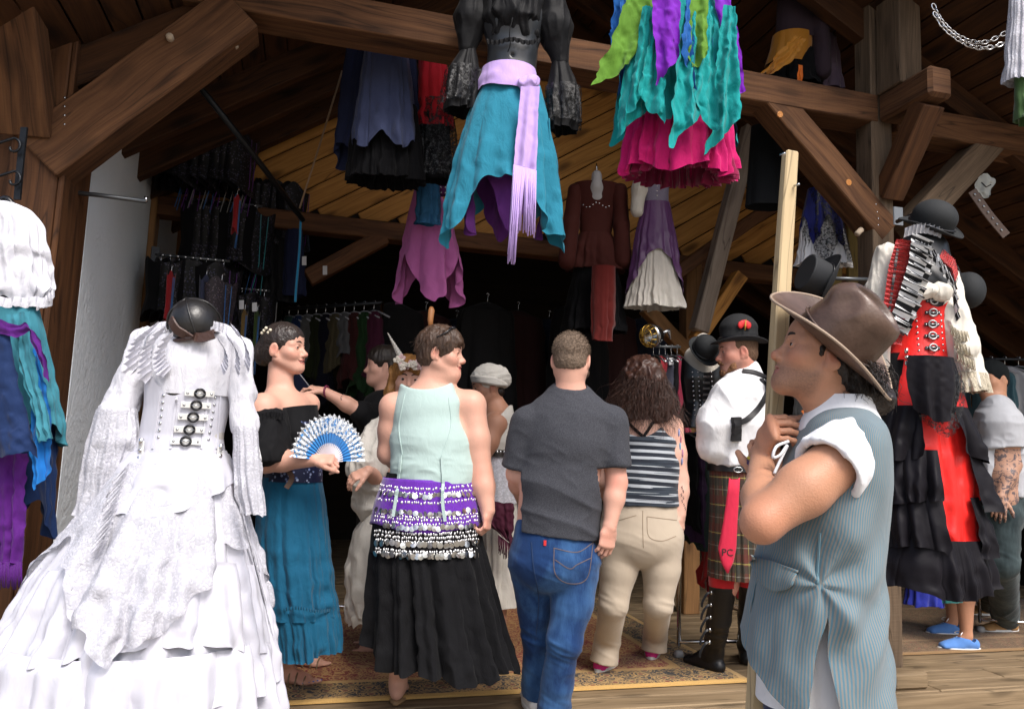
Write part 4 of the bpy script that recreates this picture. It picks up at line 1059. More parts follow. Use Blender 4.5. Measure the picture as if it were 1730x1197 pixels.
def shoe(parent, ank, d, up_m, sole_m, s=1.0, lace_m=None, sole_h=.022, high=.0, name='shoe'):
    d = nrm(A(d[0], d[1], 0)); sd = A(-d[1], d[0], 0); o = A(ank[0], ank[1], 0) + FZ * (ank[2]); g = lambda f, l, u: o + (d * f + sd * l + FZ * u) * s; B = np.stack([d, sd, FZ], 1)
    v = Vol(); v.econe(g(-.045, 0, .04), g(.03, 0, .045), (.036 * s, .040 * s), (.040 * s, .042 * s), sd, .02); v.cone(g(.01, 0, .055), g(.12, 0, .030), .042 * s, .030 * s, .02); v.econe(g(.05, 0, .028), g(.15, .003, .024), (.043 * s, .026 * s), (.040 * s, .024 * s), sd, .02)
    if high: v.cone(g(-.02, 0, .05), g(-.02, 0, .05 + high), .044 * s, .042 * s, .02)
    v.half(g(0, 0, sole_h * .7), -FZ); v.cone(g(-.022, 0, .075 + high), g(-.022, 0, .2), .034 * s, .034 * s, .006, 's')
    o1 = vol_obj(name, v, .0055, up_m, parent)
    th = np.linspace(0, 2 * math.pi, 32, endpoint=False); xs = np.cos(th) * .137 + .048; ys = np.sin(th) * .046 * (1 + .12 * np.cos(th)); ring = np.stack([g(x, y, 0) for x, y in zip(xs, ys)]); up = ring * 1.0 + FZ * sole_h * s
    V = np.concatenate([ring, up, g(.048, 0, sole_h)[None], g(.048, 0, 0)[None]]); n = 32; i = np.arange(n); j = (i + 1) % n; mb = MB(); mb.add(V, np.stack([i, j, n + j, n + i], 1)); mb.F[3] = [np.concatenate([np.stack([n + i, n + j, np.full(n, 2 * n)], 1), np.stack([j, i, np.full(n, 2 * n + 1)], 1)])]; mb.mi[3] = [np.zeros(2 * n)]
    mb.build('sole', sole_m, o1)
    if lace_m:
        for k in range(5): tube_obj('lace', [g(.035 + .017 * k, -.022, .079 - .008 * k), g(.043 + .017 * k, 0, .092 - .009 * k), g(.035 + .017 * k, .022, .079 - .008 * k)], .0035, lace_m, o1, 6)
        for sg in (1, -1): tube_obj('lace', smooth_path([g(.03, 0, .095), g(.035, sg * .02, .115), g(.055, sg * .035, .10), g(.035, 0, .095)], 12), .003, lace_m, o1, 6)
    return o1
def cap_hair(v, g, M, s, grow_=.009, face=(.095, 0, -.045), fr=(.075, .085, .085), nape=-.07):
    e = lambda f, l, u, r, k=.01, op='u': v.ell(g(f, l, u), np.asarray(r) * s * np.ones(3), M, k, op)
    e(-.010, 0, .036, (.097 + grow_, .076 + grow_, .084 + grow_)); e(-.035, 0, -.01, (.070 + grow_ * .6, .068 + grow_, .070)); e(.030, 0, .048, (.058 + grow_ * .7, .062 + grow_ * .7, .052 + grow_ * .6)); e(*face, fr, .02, 's')
    v.half(g(-.04, 0, nape), -M[:, 2] + M[:, 0] * .35, .01)
    for sg in (1, -1): e(-.010, sg * .088, -.014, (.024, .022, .034), .006, 's')

# ---- woman in the pale tank top and coin scarf
YT = 3.55
M_TANK = cloth('tank_aqua', (.40, .52, .495), .9, .1, wr=.2, cell=22, var=.07)
M_BLACKSK = cloth('black_gauze', (.010, .010, .012), .85, .06, wr=.4, cell=30)
M_PURPLE = cloth('purple_chiffon', (.11, .012, .33), .55, .4, wr=.3, cell=40); M_BLKSCARF = cloth('black_scarf', (.010, .008, .010), .7, .3)
M_COIN = plain('coin_metal', (.62, .62, .60), .28, 1.0, var=.2); M_BRONZE = plain('sandal_bronze', (.22, .14, .075), .45)
def tank_woman():
    Y = YT; T = thing('person', 'woman seen from behind in pale aqua tank top with purple coin scarf over black skirt', 'person', A(*P(720, 1180, Y)[:2], 0))
    c = P(745, 596, Y); M = ypr(86, -1, 0); s = 1.0; v = Vol(); g = head_prims(v, c, M, s, smile=.5, fat=.001); xa = A(1, .12, 0)
    nb = P(722, 662, Y + .01); v.cone(g(-.025, 0, -.05), nb, .054, .058, .03); v.cone(g(.01, 0, -.08), P(735, 670, Y + .0), .042, .052, .03)
    shL = P(666, 688, Y); shR = P(796, 684, Y); v.cone(nb + A(0, 0, -.02), shL, .058, .066, .05); v.cone(nb + A(0, 0, -.02), shR, .058, .066, .05)
    econes(v, [(P(730, 695, Y), .155, .10), (P(731, 745, Y), .175, .125), (P(733, 800, Y), .178, .13), (P(725, 870, Y), .215, .15)], xa, .04)
    limb(v, shR, P(813, 800, Y - .02), P(824, 862, Y - .06), (.064, .062, .050, .050, .033)); bx = hand_prims(v, P(824, 860, Y - .06), nrm(A(-.02, -.1, -1)), nrm(A(.95, -.3, 0)), side=1, curl=(.8, 1.0, .7), thumb=(.4, .5, .4), s=.98)
    limb(v, shL, P(657, 765, Y + .04), P(690, 790, Y + .26), (.064, .060, .050, .048, .033))
    fL = ZP(671, 1183, 0); fR = ZP(792, 1163, 0); kneeL = P(680, 1020, Y + .02); kneeR = P(770, 1020, Y + .05)
    limb(v, P(690, 890, Y), kneeL, fL + A(0, 0, .10), (.11, .09, .065, .062, .040)); limb(v, P(760, 890, Y), kneeR, fR + A(0, 0, .10), (.11, .09, .065, .062, .040))
    foot_prims(v, fL + A(0, 0, .10), (-.02, 1), 1.0, .014); foot_prims(v, fR + A(0, 0, .10), (.45, .9), 1.0, .014)
    lp = lip_pred(c, M, s, .5)
    vol_obj('body', v, .0095, [SK_FAIR, LIP], T, [(c - .15, c + .15), (P(824, 880, Y - .06) - A(.07, .09, .12), P(824, 880, Y - .06) + A(.07, .09, .06))], .0036, matfn=lambda p: lp(p).astype(int))
    tone(T.children[-1], c, M, s, False, [(P(813, 800, Y - .06), .05, .6), (P(824, 885, Y - .1), .04, .6), (P(672, 1175, Y - .05), .05, .7), (nb, .07, .35)])
    head_bits(T, c, M, s, (.05, .03, .02), gaze=(1, -.0, -.05))
    hv = Vol(); cap_hair(hv, g, M, s, .013, (.105, 0, -.05), (.070, .09, .085), -.075); hv.cone(g(.055, .03, .085), g(.088, .045, .045), .022, .012, .02); hv.cone(g(.05, -.03, .09), g(.090, -.04, .05), .022, .012, .02); hv.cone(g(.03, -.07, .05), g(.045, -.074, .005), .016, .007, .012); hv.cone(g(.03, .07, .05), g(.045, .074, .005), .016, .007, .012)
    hair = vol_obj('hair', hv, .0042, M_HAIRB, T, disp=wrinkles(.007, (50, 50, 18), 3))
    rg = np.random.RandomState(5); n = 2400; dr = rg.normal(size=(n, 3)); dr[:, 2] = np.abs(dr[:, 2]); dr /= np.linalg.norm(dr, axis=1)[:, None]; q = dr * A(.100, .084, .092); keep = (q[:, 0] < .06); q = q[keep]; rt = np.array([g(a - .010, b, u + .034) for a, b, u in q]); dd = (rt - g(-.01, 0, .16)) @ np.eye(3); dd -= (dr[keep] @ M.T) * np.sum(dd * (dr[keep] @ M.T), 1)[:, None] * .85
    strands('hair_strands', rt, dd / (np.linalg.norm(dd, axis=1)[:, None] + 1e-6), .05, M_HAIRB, hair, .0011, 5, 0, .35, 2, wig=.14)
    # tank top
    tv = Vol(); econes(tv, [(P(722, 655, Y + .0), .13, .10), (P(727, 690, Y), .168, .122), (P(731, 745, Y), .186, .140), (P(734, 790, Y), .187, .142), (P(730, 835, Y), .202, .158)], xa, .04)
    tv.half(P(730, 818, Y), A(.05, 0, -1)); tv.ell(P(718, 630, Y - .03), A(px(50, Y), .3, px(30, Y)), None, .01, 's')
    tv.cone(P(636, 645, Y - .3), P(636, 645, Y + .3), .095, .095, .02, 's'); tv.cone(P(632, 695, Y - .3), P(632, 695, Y + .3), .075, .075, .03, 's'); tv.cone(P(812, 640, Y - .3), P(812, 640, Y + .3), .125, .125, .02, 's'); tv.cone(P(824, 700, Y - .3), P(824, 700, Y + .3), .125, .125, .03, 's')
    top = vol_obj('tank_top', tv, .006, M_TANK, T, disp=lambda V: wrinkles(.007, (6, 6, 15), 7)(V) * np.clip((1.35 - V[:, 2]) / .25, .15, 1))
    for pts in ([(679, 768), (676, 800), (670, 835), (664, 872)], [(746, 772), (748, 810), (748, 850), (752, 880)]):
        strap_on('tie', top, pts, .014, M_TANK, T, .006, .004, Y - .19)
    strap_on('seam', top, [(684, 665), (674, 720), (680, 768)], .006, M_TANK, T, .0, .003, Y - .15); strap_on('seam', top, [(758, 672), (762, 720), (746, 770)], .006, M_TANK, T, .0, .003, Y - .15)
    sk = pxdrape('skirt', Y, [(800, 655, 800), (880, 636, 806), (960, 632, 826), (1060, 632, 848), (1126, 630, 868)], M_BLACKSK, T, ry=.72, n=17, amp=(.01, .10), nth=420, nt=60, seed=21, hem=lambda a: 1.0 - .10 * max(0, math.cos(a - math.pi)) ** 2 + .05 * math.sin(5 * a + 1) * .5, sharp=.8, drift=.5)
    # hip scarf with coins
    sc = pxdrape('hip_scarf', Y, [(808, 650, 801), (850, 636, 808), (888, 628, 812)], M_PURPLE, T, ry=.74, n=9, amp=(.004, .012), nth=160, nt=20, seed=3, hem=lambda a: 1 + .06 * math.sin(3 * a)); sc.modifiers.new('t', 'SOLIDIFY').thickness = .004
    sc2 = pxdrape('lower_scarf', Y, [(876, 634, 808), (905, 629, 813), (932, 628, 815)], M_BLKSCARF, T, ry=.76, n=9, amp=(.004, .012), nth=160, nt=12, seed=4)
    mb = MB(); bd = MB(); rg = np.random.RandomState(2)
    def coinrow(obj, yf, n, r, ofs=.006, drop=True):
        for k in range(n):
            u = (k + .5) / n; x = 634 + u * (176 if r else 170) + rg.uniform(-1, 1); y = yf(u) + rg.uniform(-2, 2); p, nn_ = on(obj, x, y, ofs)
            if p is None: continue
            z = nrm(nn_ + rg.normal(0, .25, 3)); a_ = nrm(np.cross(z, FZ)); b_ = np.cross(a_, z); a = np.linspace(0, 2 * math.pi, 10, endpoint=False); ring = p + r * (np.cos(a)[:, None] * a_ + np.sin(a)[:, None] * b_)
            mb.add(np.concatenate([ring, ring + z * .002]), np.array([[i, (i + 1) % 10, 10 + (i + 1) % 10, 10 + i] for i in range(10)])); base = mb.n; mb.add(np.concatenate([(ring + z * .002), (p + z * .003)[None]]), np.array([[i, (i + 1) % 10, 10] for i in range(10)]))
    for i, (y0, sag) in enumerate(((832, 6), (852, 8))): coinrow(sc, lambda u: y0 + sag * math.sin(math.pi * u) + (8 if i else 0), 22, .0125)
    coinrow(sc, lambda u: 886 + 6 * math.sin(math.pi * u), 24, .0125, .012); coinrow(sc2, lambda u: 935 + 3 * math.sin(math.pi * u), 26, .0135, .008); coinrow(sc2, lambda u: 915 + 5 * math.sin(math.pi * u), 20, .014, .006)
    o = mb.build('coins', M_COIN, sc, False); o['kind'] = 'stuff'
    V = []; 
    def beads(obj, yf, n, r, ofs=.004):
        for k in range(n):
            u = (k + rg.rand()) / n; p, nn_ = on(obj, 634 + u * 174, yf(u) + rg.uniform(-1.2, 1.2), ofs)
            if p is not None: bd.add(*ellipsoid(p, r, r, r * 1.5, 6, 5))
    for y0 in (818, 826, 842, 866, 871, 878): beads(sc, lambda u: y0 + 8 * math.sin(math.pi * u), 46, .0042)
    for y0 in (896, 903, 910, 926, 931): beads(sc2, lambda u: y0 + 6 * math.sin(math.pi * u), 56, .0042)
    o = bd.build('beads', plain('bead_silver', (.75, .75, .76), .3, .7), sc, True); o['kind'] = 'stuff'
    sandal(T, fL, (-.02, 1), plain('tan_sandal', (.30, .18, .09), .6), 1.0, 0, ((.12, .03),)); sandal(T, fR, (.45, .9), plain('tan_sandal', (.30, .18, .09), .6), 1.0, 0, ((.12, .03),))
    gl = tube_obj('sunglasses', smooth_path([g(-.01, -.086, .06), g(.03, -.084, .085), g(.055, -.05, .115), g(.06, 0, .120), g(.055, .05, .115), g(.03, .084, .085), g(-.01, .086, .06)], 30), .004, plain('black_plastic', (.01, .01, .012), .25), T, 6)
    for sg in (-1, 1): np_mesh('lens', *ellipsoid(g(.052, sg * .040, .112), .022, .018, .006, 12, 8, np.stack([M[:, 1], M[:, 0], M[:, 2]], 1)), plain('smoked_lens', (.02, .02, .025), .08), gl)
    st = tube_obj('wooden_stick', [P(728, 556, Y + .12), P(727, 540, Y + .12), P(729, 524, Y + .12), P(729, 518, Y + .12)], [.010, .014, .016, .008], plain('turned_wood', (.40, .17, .06), .4), None, 12); tag(st, 'turned wooden stick poking up behind the short haired woman', 'stick')
tank_woman()

# ---- man in the dark grey t-shirt, from behind
M_GREYT = cloth('charcoal_jersey', (.034, .036, .045), .9, .1, wr=.12, cell=10, var=.05, fleck=(.060, .062, .072))
def denim(name, col, fade):
    t = NT(name); co = t.coord('Object'); a = t.noise(t.mapping(co, (1, 1, .25)), 34, 4, .7); b = t.noise(t.mapping(co, (5, 5, 3)), 1.0, 3, .6); w = t.noise(t.mapping(co, (1, 1, .06)), 420, 1)
    t.base(t.mix(t.ramp(t.math('ADD', t.math('MULTIPLY', b, .7), t.math('MULTIPLY', a, .3)), [(.40, (0, 0, 0)), (.68, (1, 1, 1))]), t.mix(w, mulc(col, .7), col), fade)); t.bump(a, .25, .01); t.setp(Roughness=.9, Specular_IOR_Level=.2, Sheen_Weight=.1); MATS[name] = t.m; return t.m
M_JEAN = denim('blue_denim', (.010, .040, .135), (.055, .15, .33)); M_DKJEAN = denim('slate_denim', (.020, .033, .038), (.07, .10, .105)); M_KHAKI = cloth('khaki_twill', (.46, .385, .30), .9, .15, wr=.15, cell=9, var=.06)
def trousers(name, hips, legs, mat_, parent, h=.007, wr_=.010, seed=1, waist=None, xa=(1, 0, 0), freq=(9, 9, 12)):
    v = Vol(); econes(v, hips, A(*xa), .04)
    for pts, rs in legs: v.chain(pts, rs, .022)
    if waist is not None: v.half(waist, FZ)
    ez = [(q[-1], nrm(q[-1] - q[-2]), r[-1]) for q, r in legs]
    def endcut(p):
        d = np.full(p.shape[:-1], -1.0)
        for e, n_, r in ez: w = p - e; a_ = w @ n_; d = np.maximum(d, np.where((np.linalg.norm(w - a_[..., None] * n_, axis=-1) < r * 1.5) & (a_ > -.1), a_, -1.0))
        return d
    v._push(endcut, None, None, .003, 'i')
    kz = [(q[len(q) // 2][2], q[-1][2] + .06, q[0][2] - .02) for q, r in legs]; w1 = wrinkles(1.0, freq, seed, rot=np.array([[.93, 0, .37], [0, 1, 0], [-.37, 0, .93]])); w2 = wrinkles(1.0, (5, 5, 4), seed + 3)
    def dsp(V):
        m = sum(np.exp(-((V[:, 2] - a) / .07) ** 2) + .9 * np.exp(-((V[:, 2] - b) / .06) ** 2) + .5 * np.exp(-((V[:, 2] - c) / .06) ** 2) for a, b, c in kz) / len(kz)
        return wr_ * ((.18 + m) * w1(V) + .35 * w2(V))
    return vol_obj(name, v, h, mat_, parent, disp=dsp)
def tee_man():
    Y = 3.45; T = thing('person', 'man seen from behind in dark grey t-shirt and blue jeans', 'person', A(*P(925, 1200, Y)[:2], 0)); xa = A(1, -.05, 0)
    c = P(965, 607, Y); M = ypr(168, -3, 0); s = 1.0; v = Vol(); g = head_prims(v, c, M, s, male=True); nb = P(963, 672, Y); v.cone(g(-.03, 0, -.04), nb, .060, .064, .04)
    shL = P(893, 712, Y); shR = P(1031, 710, Y); v.cone(nb, shL, .055, .056, .05); v.cone(nb, shR, .055, .056, .05); econes(v, [(P(960, 720, Y), .18, .115), (P(945, 800, Y), .17, .11), (P(935, 900, Y), .165, .11)], xa, .04)
    limb(v, shR, P(1042, 815, Y - .02), P(1030, 890, Y - .06), (.062, .054, .044, .044, .029)); hw = P(1029, 886, Y - .06); hand_prims(v, hw, nrm(A(-.12, -.05, -1)), nrm(A(.55, -.85, 0)), side=1, curl=(.45, .55, .4), thumb=(.5, .35, .2), s=1.08)
    limb(v, shL, P(872, 800, Y + .03), P(885, 850, Y + .22), (.062, .052, .042, .044, .029))
    vol_obj('body', v, .0095, SK_FAIR, T, [(c - .15, c + .15), (hw - A(.08, .09, .20), hw + A(.08, .09, .02))], .0036); tone(T.children[-1], c, M, s, True, [(P(1044, 815, Y - .06), .045, .9), (P(1025, 910, Y - .1), .05, .5), (nb, .06, .4)])
    hv = Vol(); cap_hair(hv, g, M, s, .005, (.10, 0, -.03), (.075, .09, .085), -.045); hair = vol_obj('hair', hv, .004, hairm('hair_cropped', (.11, .072, .048), (.26, .185, .13), .7, (130, 130, 90)), T, disp=wrinkles(.003, (90, 90, 60), 3)); rg = np.random.RandomState(4); n = 2600; dr = rg.normal(size=(n, 3)); dr /= np.linalg.norm(dr, axis=1)[:, None]; dr = dr[(dr[:, 2] > -.3) & (dr[:, 0] < .55)]; rt = np.array([g(a_ * .100 - .010, b_ * .079, u_ * .087 + .036) for a_, b_, u_ in dr]); strands('hair_strands', rt, dr @ M.T + A(0, 0, -.35), .011, hairm('hair_cropped', (.11, .072, .048)), hair, .0011, 2, 0, .2, 3, wig=.2)
    bv = Vol(); bv.chain([g(.02, -.066, -.02), g(.02, -.062, -.06), g(.06, -.03, -.10)], [.01, .014, .016], .02); bv.chain([g(.02, .066, -.02), g(.02, .062, -.06), g(.06, .03, -.10)], [.01, .014, .016], .02); vol_obj('beard', bv, .004, hairm('beard_brown', (.07, .04, .025), None, .7), T, disp=wrinkles(.003, (90, 90, 60), 5))
    tube_obj('glasses', [g(-.02, .080, .004), g(.03, .080, .010), g(.085, .07, .008)], .0032, plain('black_plastic', (.01, .01, .012), .25), T, 6); tube_obj('glasses', [g(-.02, -.080, .004), g(.03, -.080, .010), g(.085, -.07, .008)], .0032, plain('black_plastic', (.01, .01, .012), .25), T, 6)
    sv = Vol(); econes(sv, [(P(963, 668, Y), .10, .075), (P(962, 702, Y), .165, .112), (P(957, 740, Y), .190, .135), (P(945, 820, Y), .186, .135), (P(936, 915, Y), .193, .142)], xa, .05); sv.cone(P(963, 680, Y), P(896, 714, Y), .060, .064, .05); sv.cone(P(963, 680, Y), P(1028, 712, Y), .060, .064, .05)
    a, b = P(1034, 712, Y), P(1041, 800, Y - .02); sv.cone(a, b, .072, .070, .03); a2, b2 = P(890, 714, Y), P(872, 800, Y + .03); sv.cone(a2, b2, .072, .068, .03)
    sv.half(P(936, 903, Y), A(-.10, 0, -1)); sv.ell(P(964, 654, Y), A(.072, .10, .028), None, .008, 's')
    # sleeve ends
    class _c: pass
    for (q0, q1) in ((a, b), (a2, b2)):
        d = nrm(q1 - q0); e = q0 + (q1 - q0) * .86; sgn = 1 if q0 is a else -1
        sv._push((lambda e, d, sgn, x0: (lambda p: np.minimum((p - e) @ d, (p[..., 0] - x0) * sgn)))(e, d, sgn, (P(1012, 790, Y)[0] if sgn > 0 else P(889, 790, Y)[0])), None, None, .004, 'i') if False else None
    sv._push(lambda p: np.where(p[..., 0] > P(1014, 800, Y)[0] + .25 * (P(0, 800, Y)[2] - p[..., 2]), (p - (a + (b - a) * .88)) @ nrm(b - a), -1.0), None, None, .003, 'i'); sv._push(lambda p: np.where(p[..., 0] < P(882, 800, Y)[0], (p - (a2 + (b2 - a2) * .88)) @ nrm(b2 - a2), -1.0), None, None, .003, 'i')
    vol_obj('t_shirt', sv, .0062, M_GREYT, T, disp=lambda V: wrinkles(.009, (5, 5, 9), 11, rot=np.array([[.9, 0, .43], [0, 1, 0], [-.43, 0, .9]]))(V) * np.clip(1.4 - (V[:, 2] - .95) / .5, .25, 1.1))
    ar = ZP(925, 1225, 0) + A(0, 0, .09); al = P(912, 1160, Y + .25)
    tr = trousers('jeans', [(P(936, 898, Y), .175, .125), (P(934, 945, Y), .19, .145)], [([P(972, 945, Y), P(966, 1020, Y - .01), P(952, 1085, Y - .03), P(942, 1150, Y + .02), P(930, 1235, Y + .06)], [.108, .088, .072, .068, .078]), ([P(898, 945, Y + .02), P(906, 1030, Y + .12), P(908, 1080, Y + .16), P(908, 1170, Y + .24)], [.102, .080, .066, .072])], M_JEAN, T, seed=31, wr_=.010, freq=(6, 6, 17))
    for pts in ([(935, 925), (975, 932), (1003, 915)], [(936, 925), (938, 968), (962, 985), (992, 975), (1002, 915)], [(938, 945), (962, 960), (975, 953), (998, 942)]): strap_on('pocket_seam', tr, pts, .004, plain('orange_thread', (.11, .085, .09), .8), T, .0005, .0012, Y - .17)
    lb = on(tr, 921, 912, .003, Y - .15)[0]; ribbon('tab', [lb, lb + A(0, 0, -.022)], .012, A(0, -1, 0), plain('red_tab', (.55, .02, .02), .7), T)
    strap_on('seam', tr, [(898, 915), (902, 960), (910, 1010), (905, 1080)], .005, plain('dark_seam', (.012, .035, .10), .9), T, .001, .002, Y - .1)
    shoe(T, A(ar[0], ar[1], 0), (0, 1), plain('white_leather', (.7, .7, .7), .5), plain('white_rubber', (.75, .75, .72), .5)); shoe(T, A(*P(903, 1178, Y + .25)[:2], .0), (-.15, 1), plain('white_leather', (.7, .7, .7), .5), plain('white_rubber', (.75, .75, .72), .5), 1.0)
tee_man()

# ---- woman in striped top and khaki trousers
M_STRIPE = stripes('stripe_top', (.014, .018, .028), (.40, .43, .47), (.03, .02, 1), .036, .42, wave=.012, wr=.15, c3=(.03, .04, .055))
def khaki_woman():
    Y = 4.1; T = thing('person', 'woman with long curly dark hair in striped top and khaki trousers, back turned', 'person', A(*P(1065, 1110, Y)[:2], 0)); xa = A(1, .0, 0)
    c = P(1085, 645, Y); M = ypr(185, 0, 0); s = 1.0; v = Vol(); g = head_prims(v, c, M, s); nb = P(1085, 700, Y); v.cone(g(-.03, 0, -.04), nb, .055, .065, .04)
    shL = P(1042, 722, Y); shR = P(1133, 722, Y); v.cone(nb, shL, .065, .058, .05); v.cone(nb, shR, .065, .058, .05); econes(v, [(P(1086, 725, Y), .165, .11), (P(1086, 790, Y), .17, .125), (P(1083, 860, Y), .185, .14)], xa, .04)
    limb(v, shR, P(1147, 810, Y), P(1149, 868, Y - .03), (.064, .060, .048, .048, .030)); hw = P(1149, 866, Y - .03); hand_prims(v, hw, nrm(A(.03, -.05, -1)), nrm(A(.8, -.6, 0)), side=1, curl=(.3, .3, .2), s=.95)
    limb(v, shL, P(1022, 810, Y + .05), P(1030, 850, Y + .2), (.060, .058, .046, .046, .030))
    vol_obj('body', v, .009, SK_PALE, T, [(hw - A(.07, .08, .19), hw + A(.07, .08, .02))], .004)
    hv = Vol(); e = lambda p, r: hv.ell(p, A(*r), None, .03); e(P(1085, 640, Y - .01), (.115, .12, .12)); e(P(1088, 680, Y - .03), (.145, .11, .10)); e(P(1062, 700, Y - .05), (.06, .06, .07)); e(P(1112, 702, Y - .05), (.06, .06, .06)); hv.ell(P(1085, 650, Y + .13), A(.08, .07, .11), None, .02, 's')
    mh = hairm('hair_curly', (.026, .011, .008), (.105, .045, .030), .4, (30, 30, 22)); hair = vol_obj('hair', hv, .006, mh, T, disp=wrinkles(.020, (26, 26, 16), 6))
    rg = np.random.RandomState(8); n = 2600; th = rg.uniform(0, 2 * math.pi, n); ph = np.arccos(rg.uniform(-.45, .98, n)); dr = np.stack([np.sin(ph) * np.cos(th), np.sin(ph) * np.sin(th), np.cos(ph)], -1); dr = dr[dr[:, 1] < .35]; rt = P(1085, 648, Y - .01) + dr * A(.118, .12, .115); dd = dr * A(.45, .35, .1) + A(0, -.03, -.8)
    strands('hair_strands', rt, dd, .20, mh, hair, .0014, 11, .008, .9, 4, 48., wig=.10, jitter=.4)
    tv = Vol(); econes(tv, [(P(1086, 715, Y), .16, .118), (P(1086, 740, Y), .172, .128), (P(1086, 790, Y), .184, .140), (P(1083, 870, Y), .205, .158)], xa, .04); tv.half(P(1083, 852, Y), -FZ)
    tv.cone(P(1083, 700, Y - .4), P(1083, 700, Y + .02), px(37, Y), px(37, Y), .02, 's'); tv.cone(P(1150, 712, Y - .3), P(1150, 712, Y + .3), px(30, Y), px(30, Y), .02, 's'); tv.cone(P(1018, 712, Y - .3), P(1018, 712, Y + .3), px(28, Y), px(28, Y), .02, 's'); tv.half(P(1086, 705, Y), FZ)
    top = vol_obj('striped_top', tv, .0065, M_STRIPE, T, disp=wrinkles(.006, (5, 5, 11), 9)); blk = cloth('black_jersey', (.010, .010, .012)); bd = [o for o in T.children if o.name.startswith('body')][0]
    for pts in ([(1060, 712), (1075, 727), (1088, 738), (1110, 755), (1124, 765)], [(1117, 700), (1104, 712), (1092, 730), (1082, 742), (1062, 747), (1050, 748)], [(1048, 715), (1062, 705), (1075, 698)]): strap_on('strap', bd, pts, .016, blk, T, .006, .005, Y - .11)
    fl = ZP(1020, 1138, 0); fr = ZP(1104, 1116, 0)
    tr = trousers('trousers', [(P(1082, 858, Y), .195, .145), (P(1082, 905, Y), .215, .165)], [([P(1048, 905, Y - .01), P(1045, 960, Y), P(1036, 1020, Y), P(1026, 1080, fl[1]), P(1020, 1118, fl[1])], [.112, .096, .073, .068, .076]), ([P(1118, 905, Y - .01), P(1117, 960, Y), P(1112, 1020, Y), P(1107, 1070, fr[1]), P(1105, 1098, fr[1])], [.112, .096, .072, .067, .075])], M_KHAKI, T, seed=14, wr_=.0045, freq=(5, 5, 18))
    for pts in ([(1086, 862), (1086, 895), (1087, 925)], [(1093, 872), (1117, 875), (1143, 878)], [(1093, 872), (1096, 905), (1118, 913), (1142, 905)], [(1018, 872), (1035, 880), (1075, 870)]): strap_on('seam', tr, pts, .0035, plain('tan_thread', (.26, .20, .14), .9), T, .0005, .0012, Y - .18)
    pk = plain('pink_mesh', (.62, .02, .22), .7); so = plain('pale_sole', (.62, .60, .56), .6)
    shoe(T, fl + A(0, .05, 0), (.55, 1), pk, so, 1.0, None, .03); shoe(T, fr + A(0, .05, 0), (.25, 1), pk, so, 1.0, None, .03)
    # tattoos: loose script down the forearm, a faded colour patch on the upper arm
    ink = plain('tattoo_ink', (.03, .035, .05), .6)
    for k, (x, y) in enumerate(((1152, 826), (1154, 832), (1151, 838), (1154, 843), (1152, 849), (1155, 855), (1157, 861))):
        p, nn_ = on(bd, x, y, .0012, Y); tube_obj('tattoo', [p, p + A(.004, 0, .006), p + A(-.003, 0, .012), p + A(.003, 0, .016)], .0016, ink, T, 5)
    for k, (x, y, cc) in enumerate(((1147, 730, (.25, .30, .55)), (1150, 742, (.45, .16, .22)), (1149, 754, (.20, .35, .5)), (1153, 765, (.42, .2, .3)), (1152, 778, (.2, .22, .4)))):
        p, nn_ = on(bd, x, y, .0, Y); np_mesh('tattoo', *ellipsoid(p, .006, .006, .022, 8, 6), plain('ink_%d' % k, cc, .6), T)
khaki_woman()
# ---- woman with the blue fan, left
M_TEAL = cloth('teal_gauze', (.004, .080, .155), .85, .08, wr=.4, cell=26, var=.15); M_BLKC = cloth('black_cotton', (.011, .011, .013), .8, .12, wr=.35)
def floral(name, base, cols, sc=55, rough=.6):
    t = NT(name); co = t.coord('Object'); vo = t.n('ShaderNodeTexVoronoi'); vo.inputs['Scale'].default_value = sc; t.l(co, vo.inputs['Vector']); d = t.ramp(vo.outputs['Distance'], [(.28, (1, 1, 1)), (.42, (0, 0, 0))]); m = t.math('MULTIPLY', d, t.math('GREATER_THAN', t.noise(co, sc * .35, 1), .47))
    c = t.mix(vo.outputs['Color'], cols[0], cols[1]); t.base(t.mix(m, base, c)); t.setp(Roughness=rough, Specular_IOR_Level=.3); MATS[name] = t.m; return t.m
M_BROCADE = floral('navy_brocade', (.006, .009, .035), ((.06, .10, .28), (.35, .40, .55)), 60)
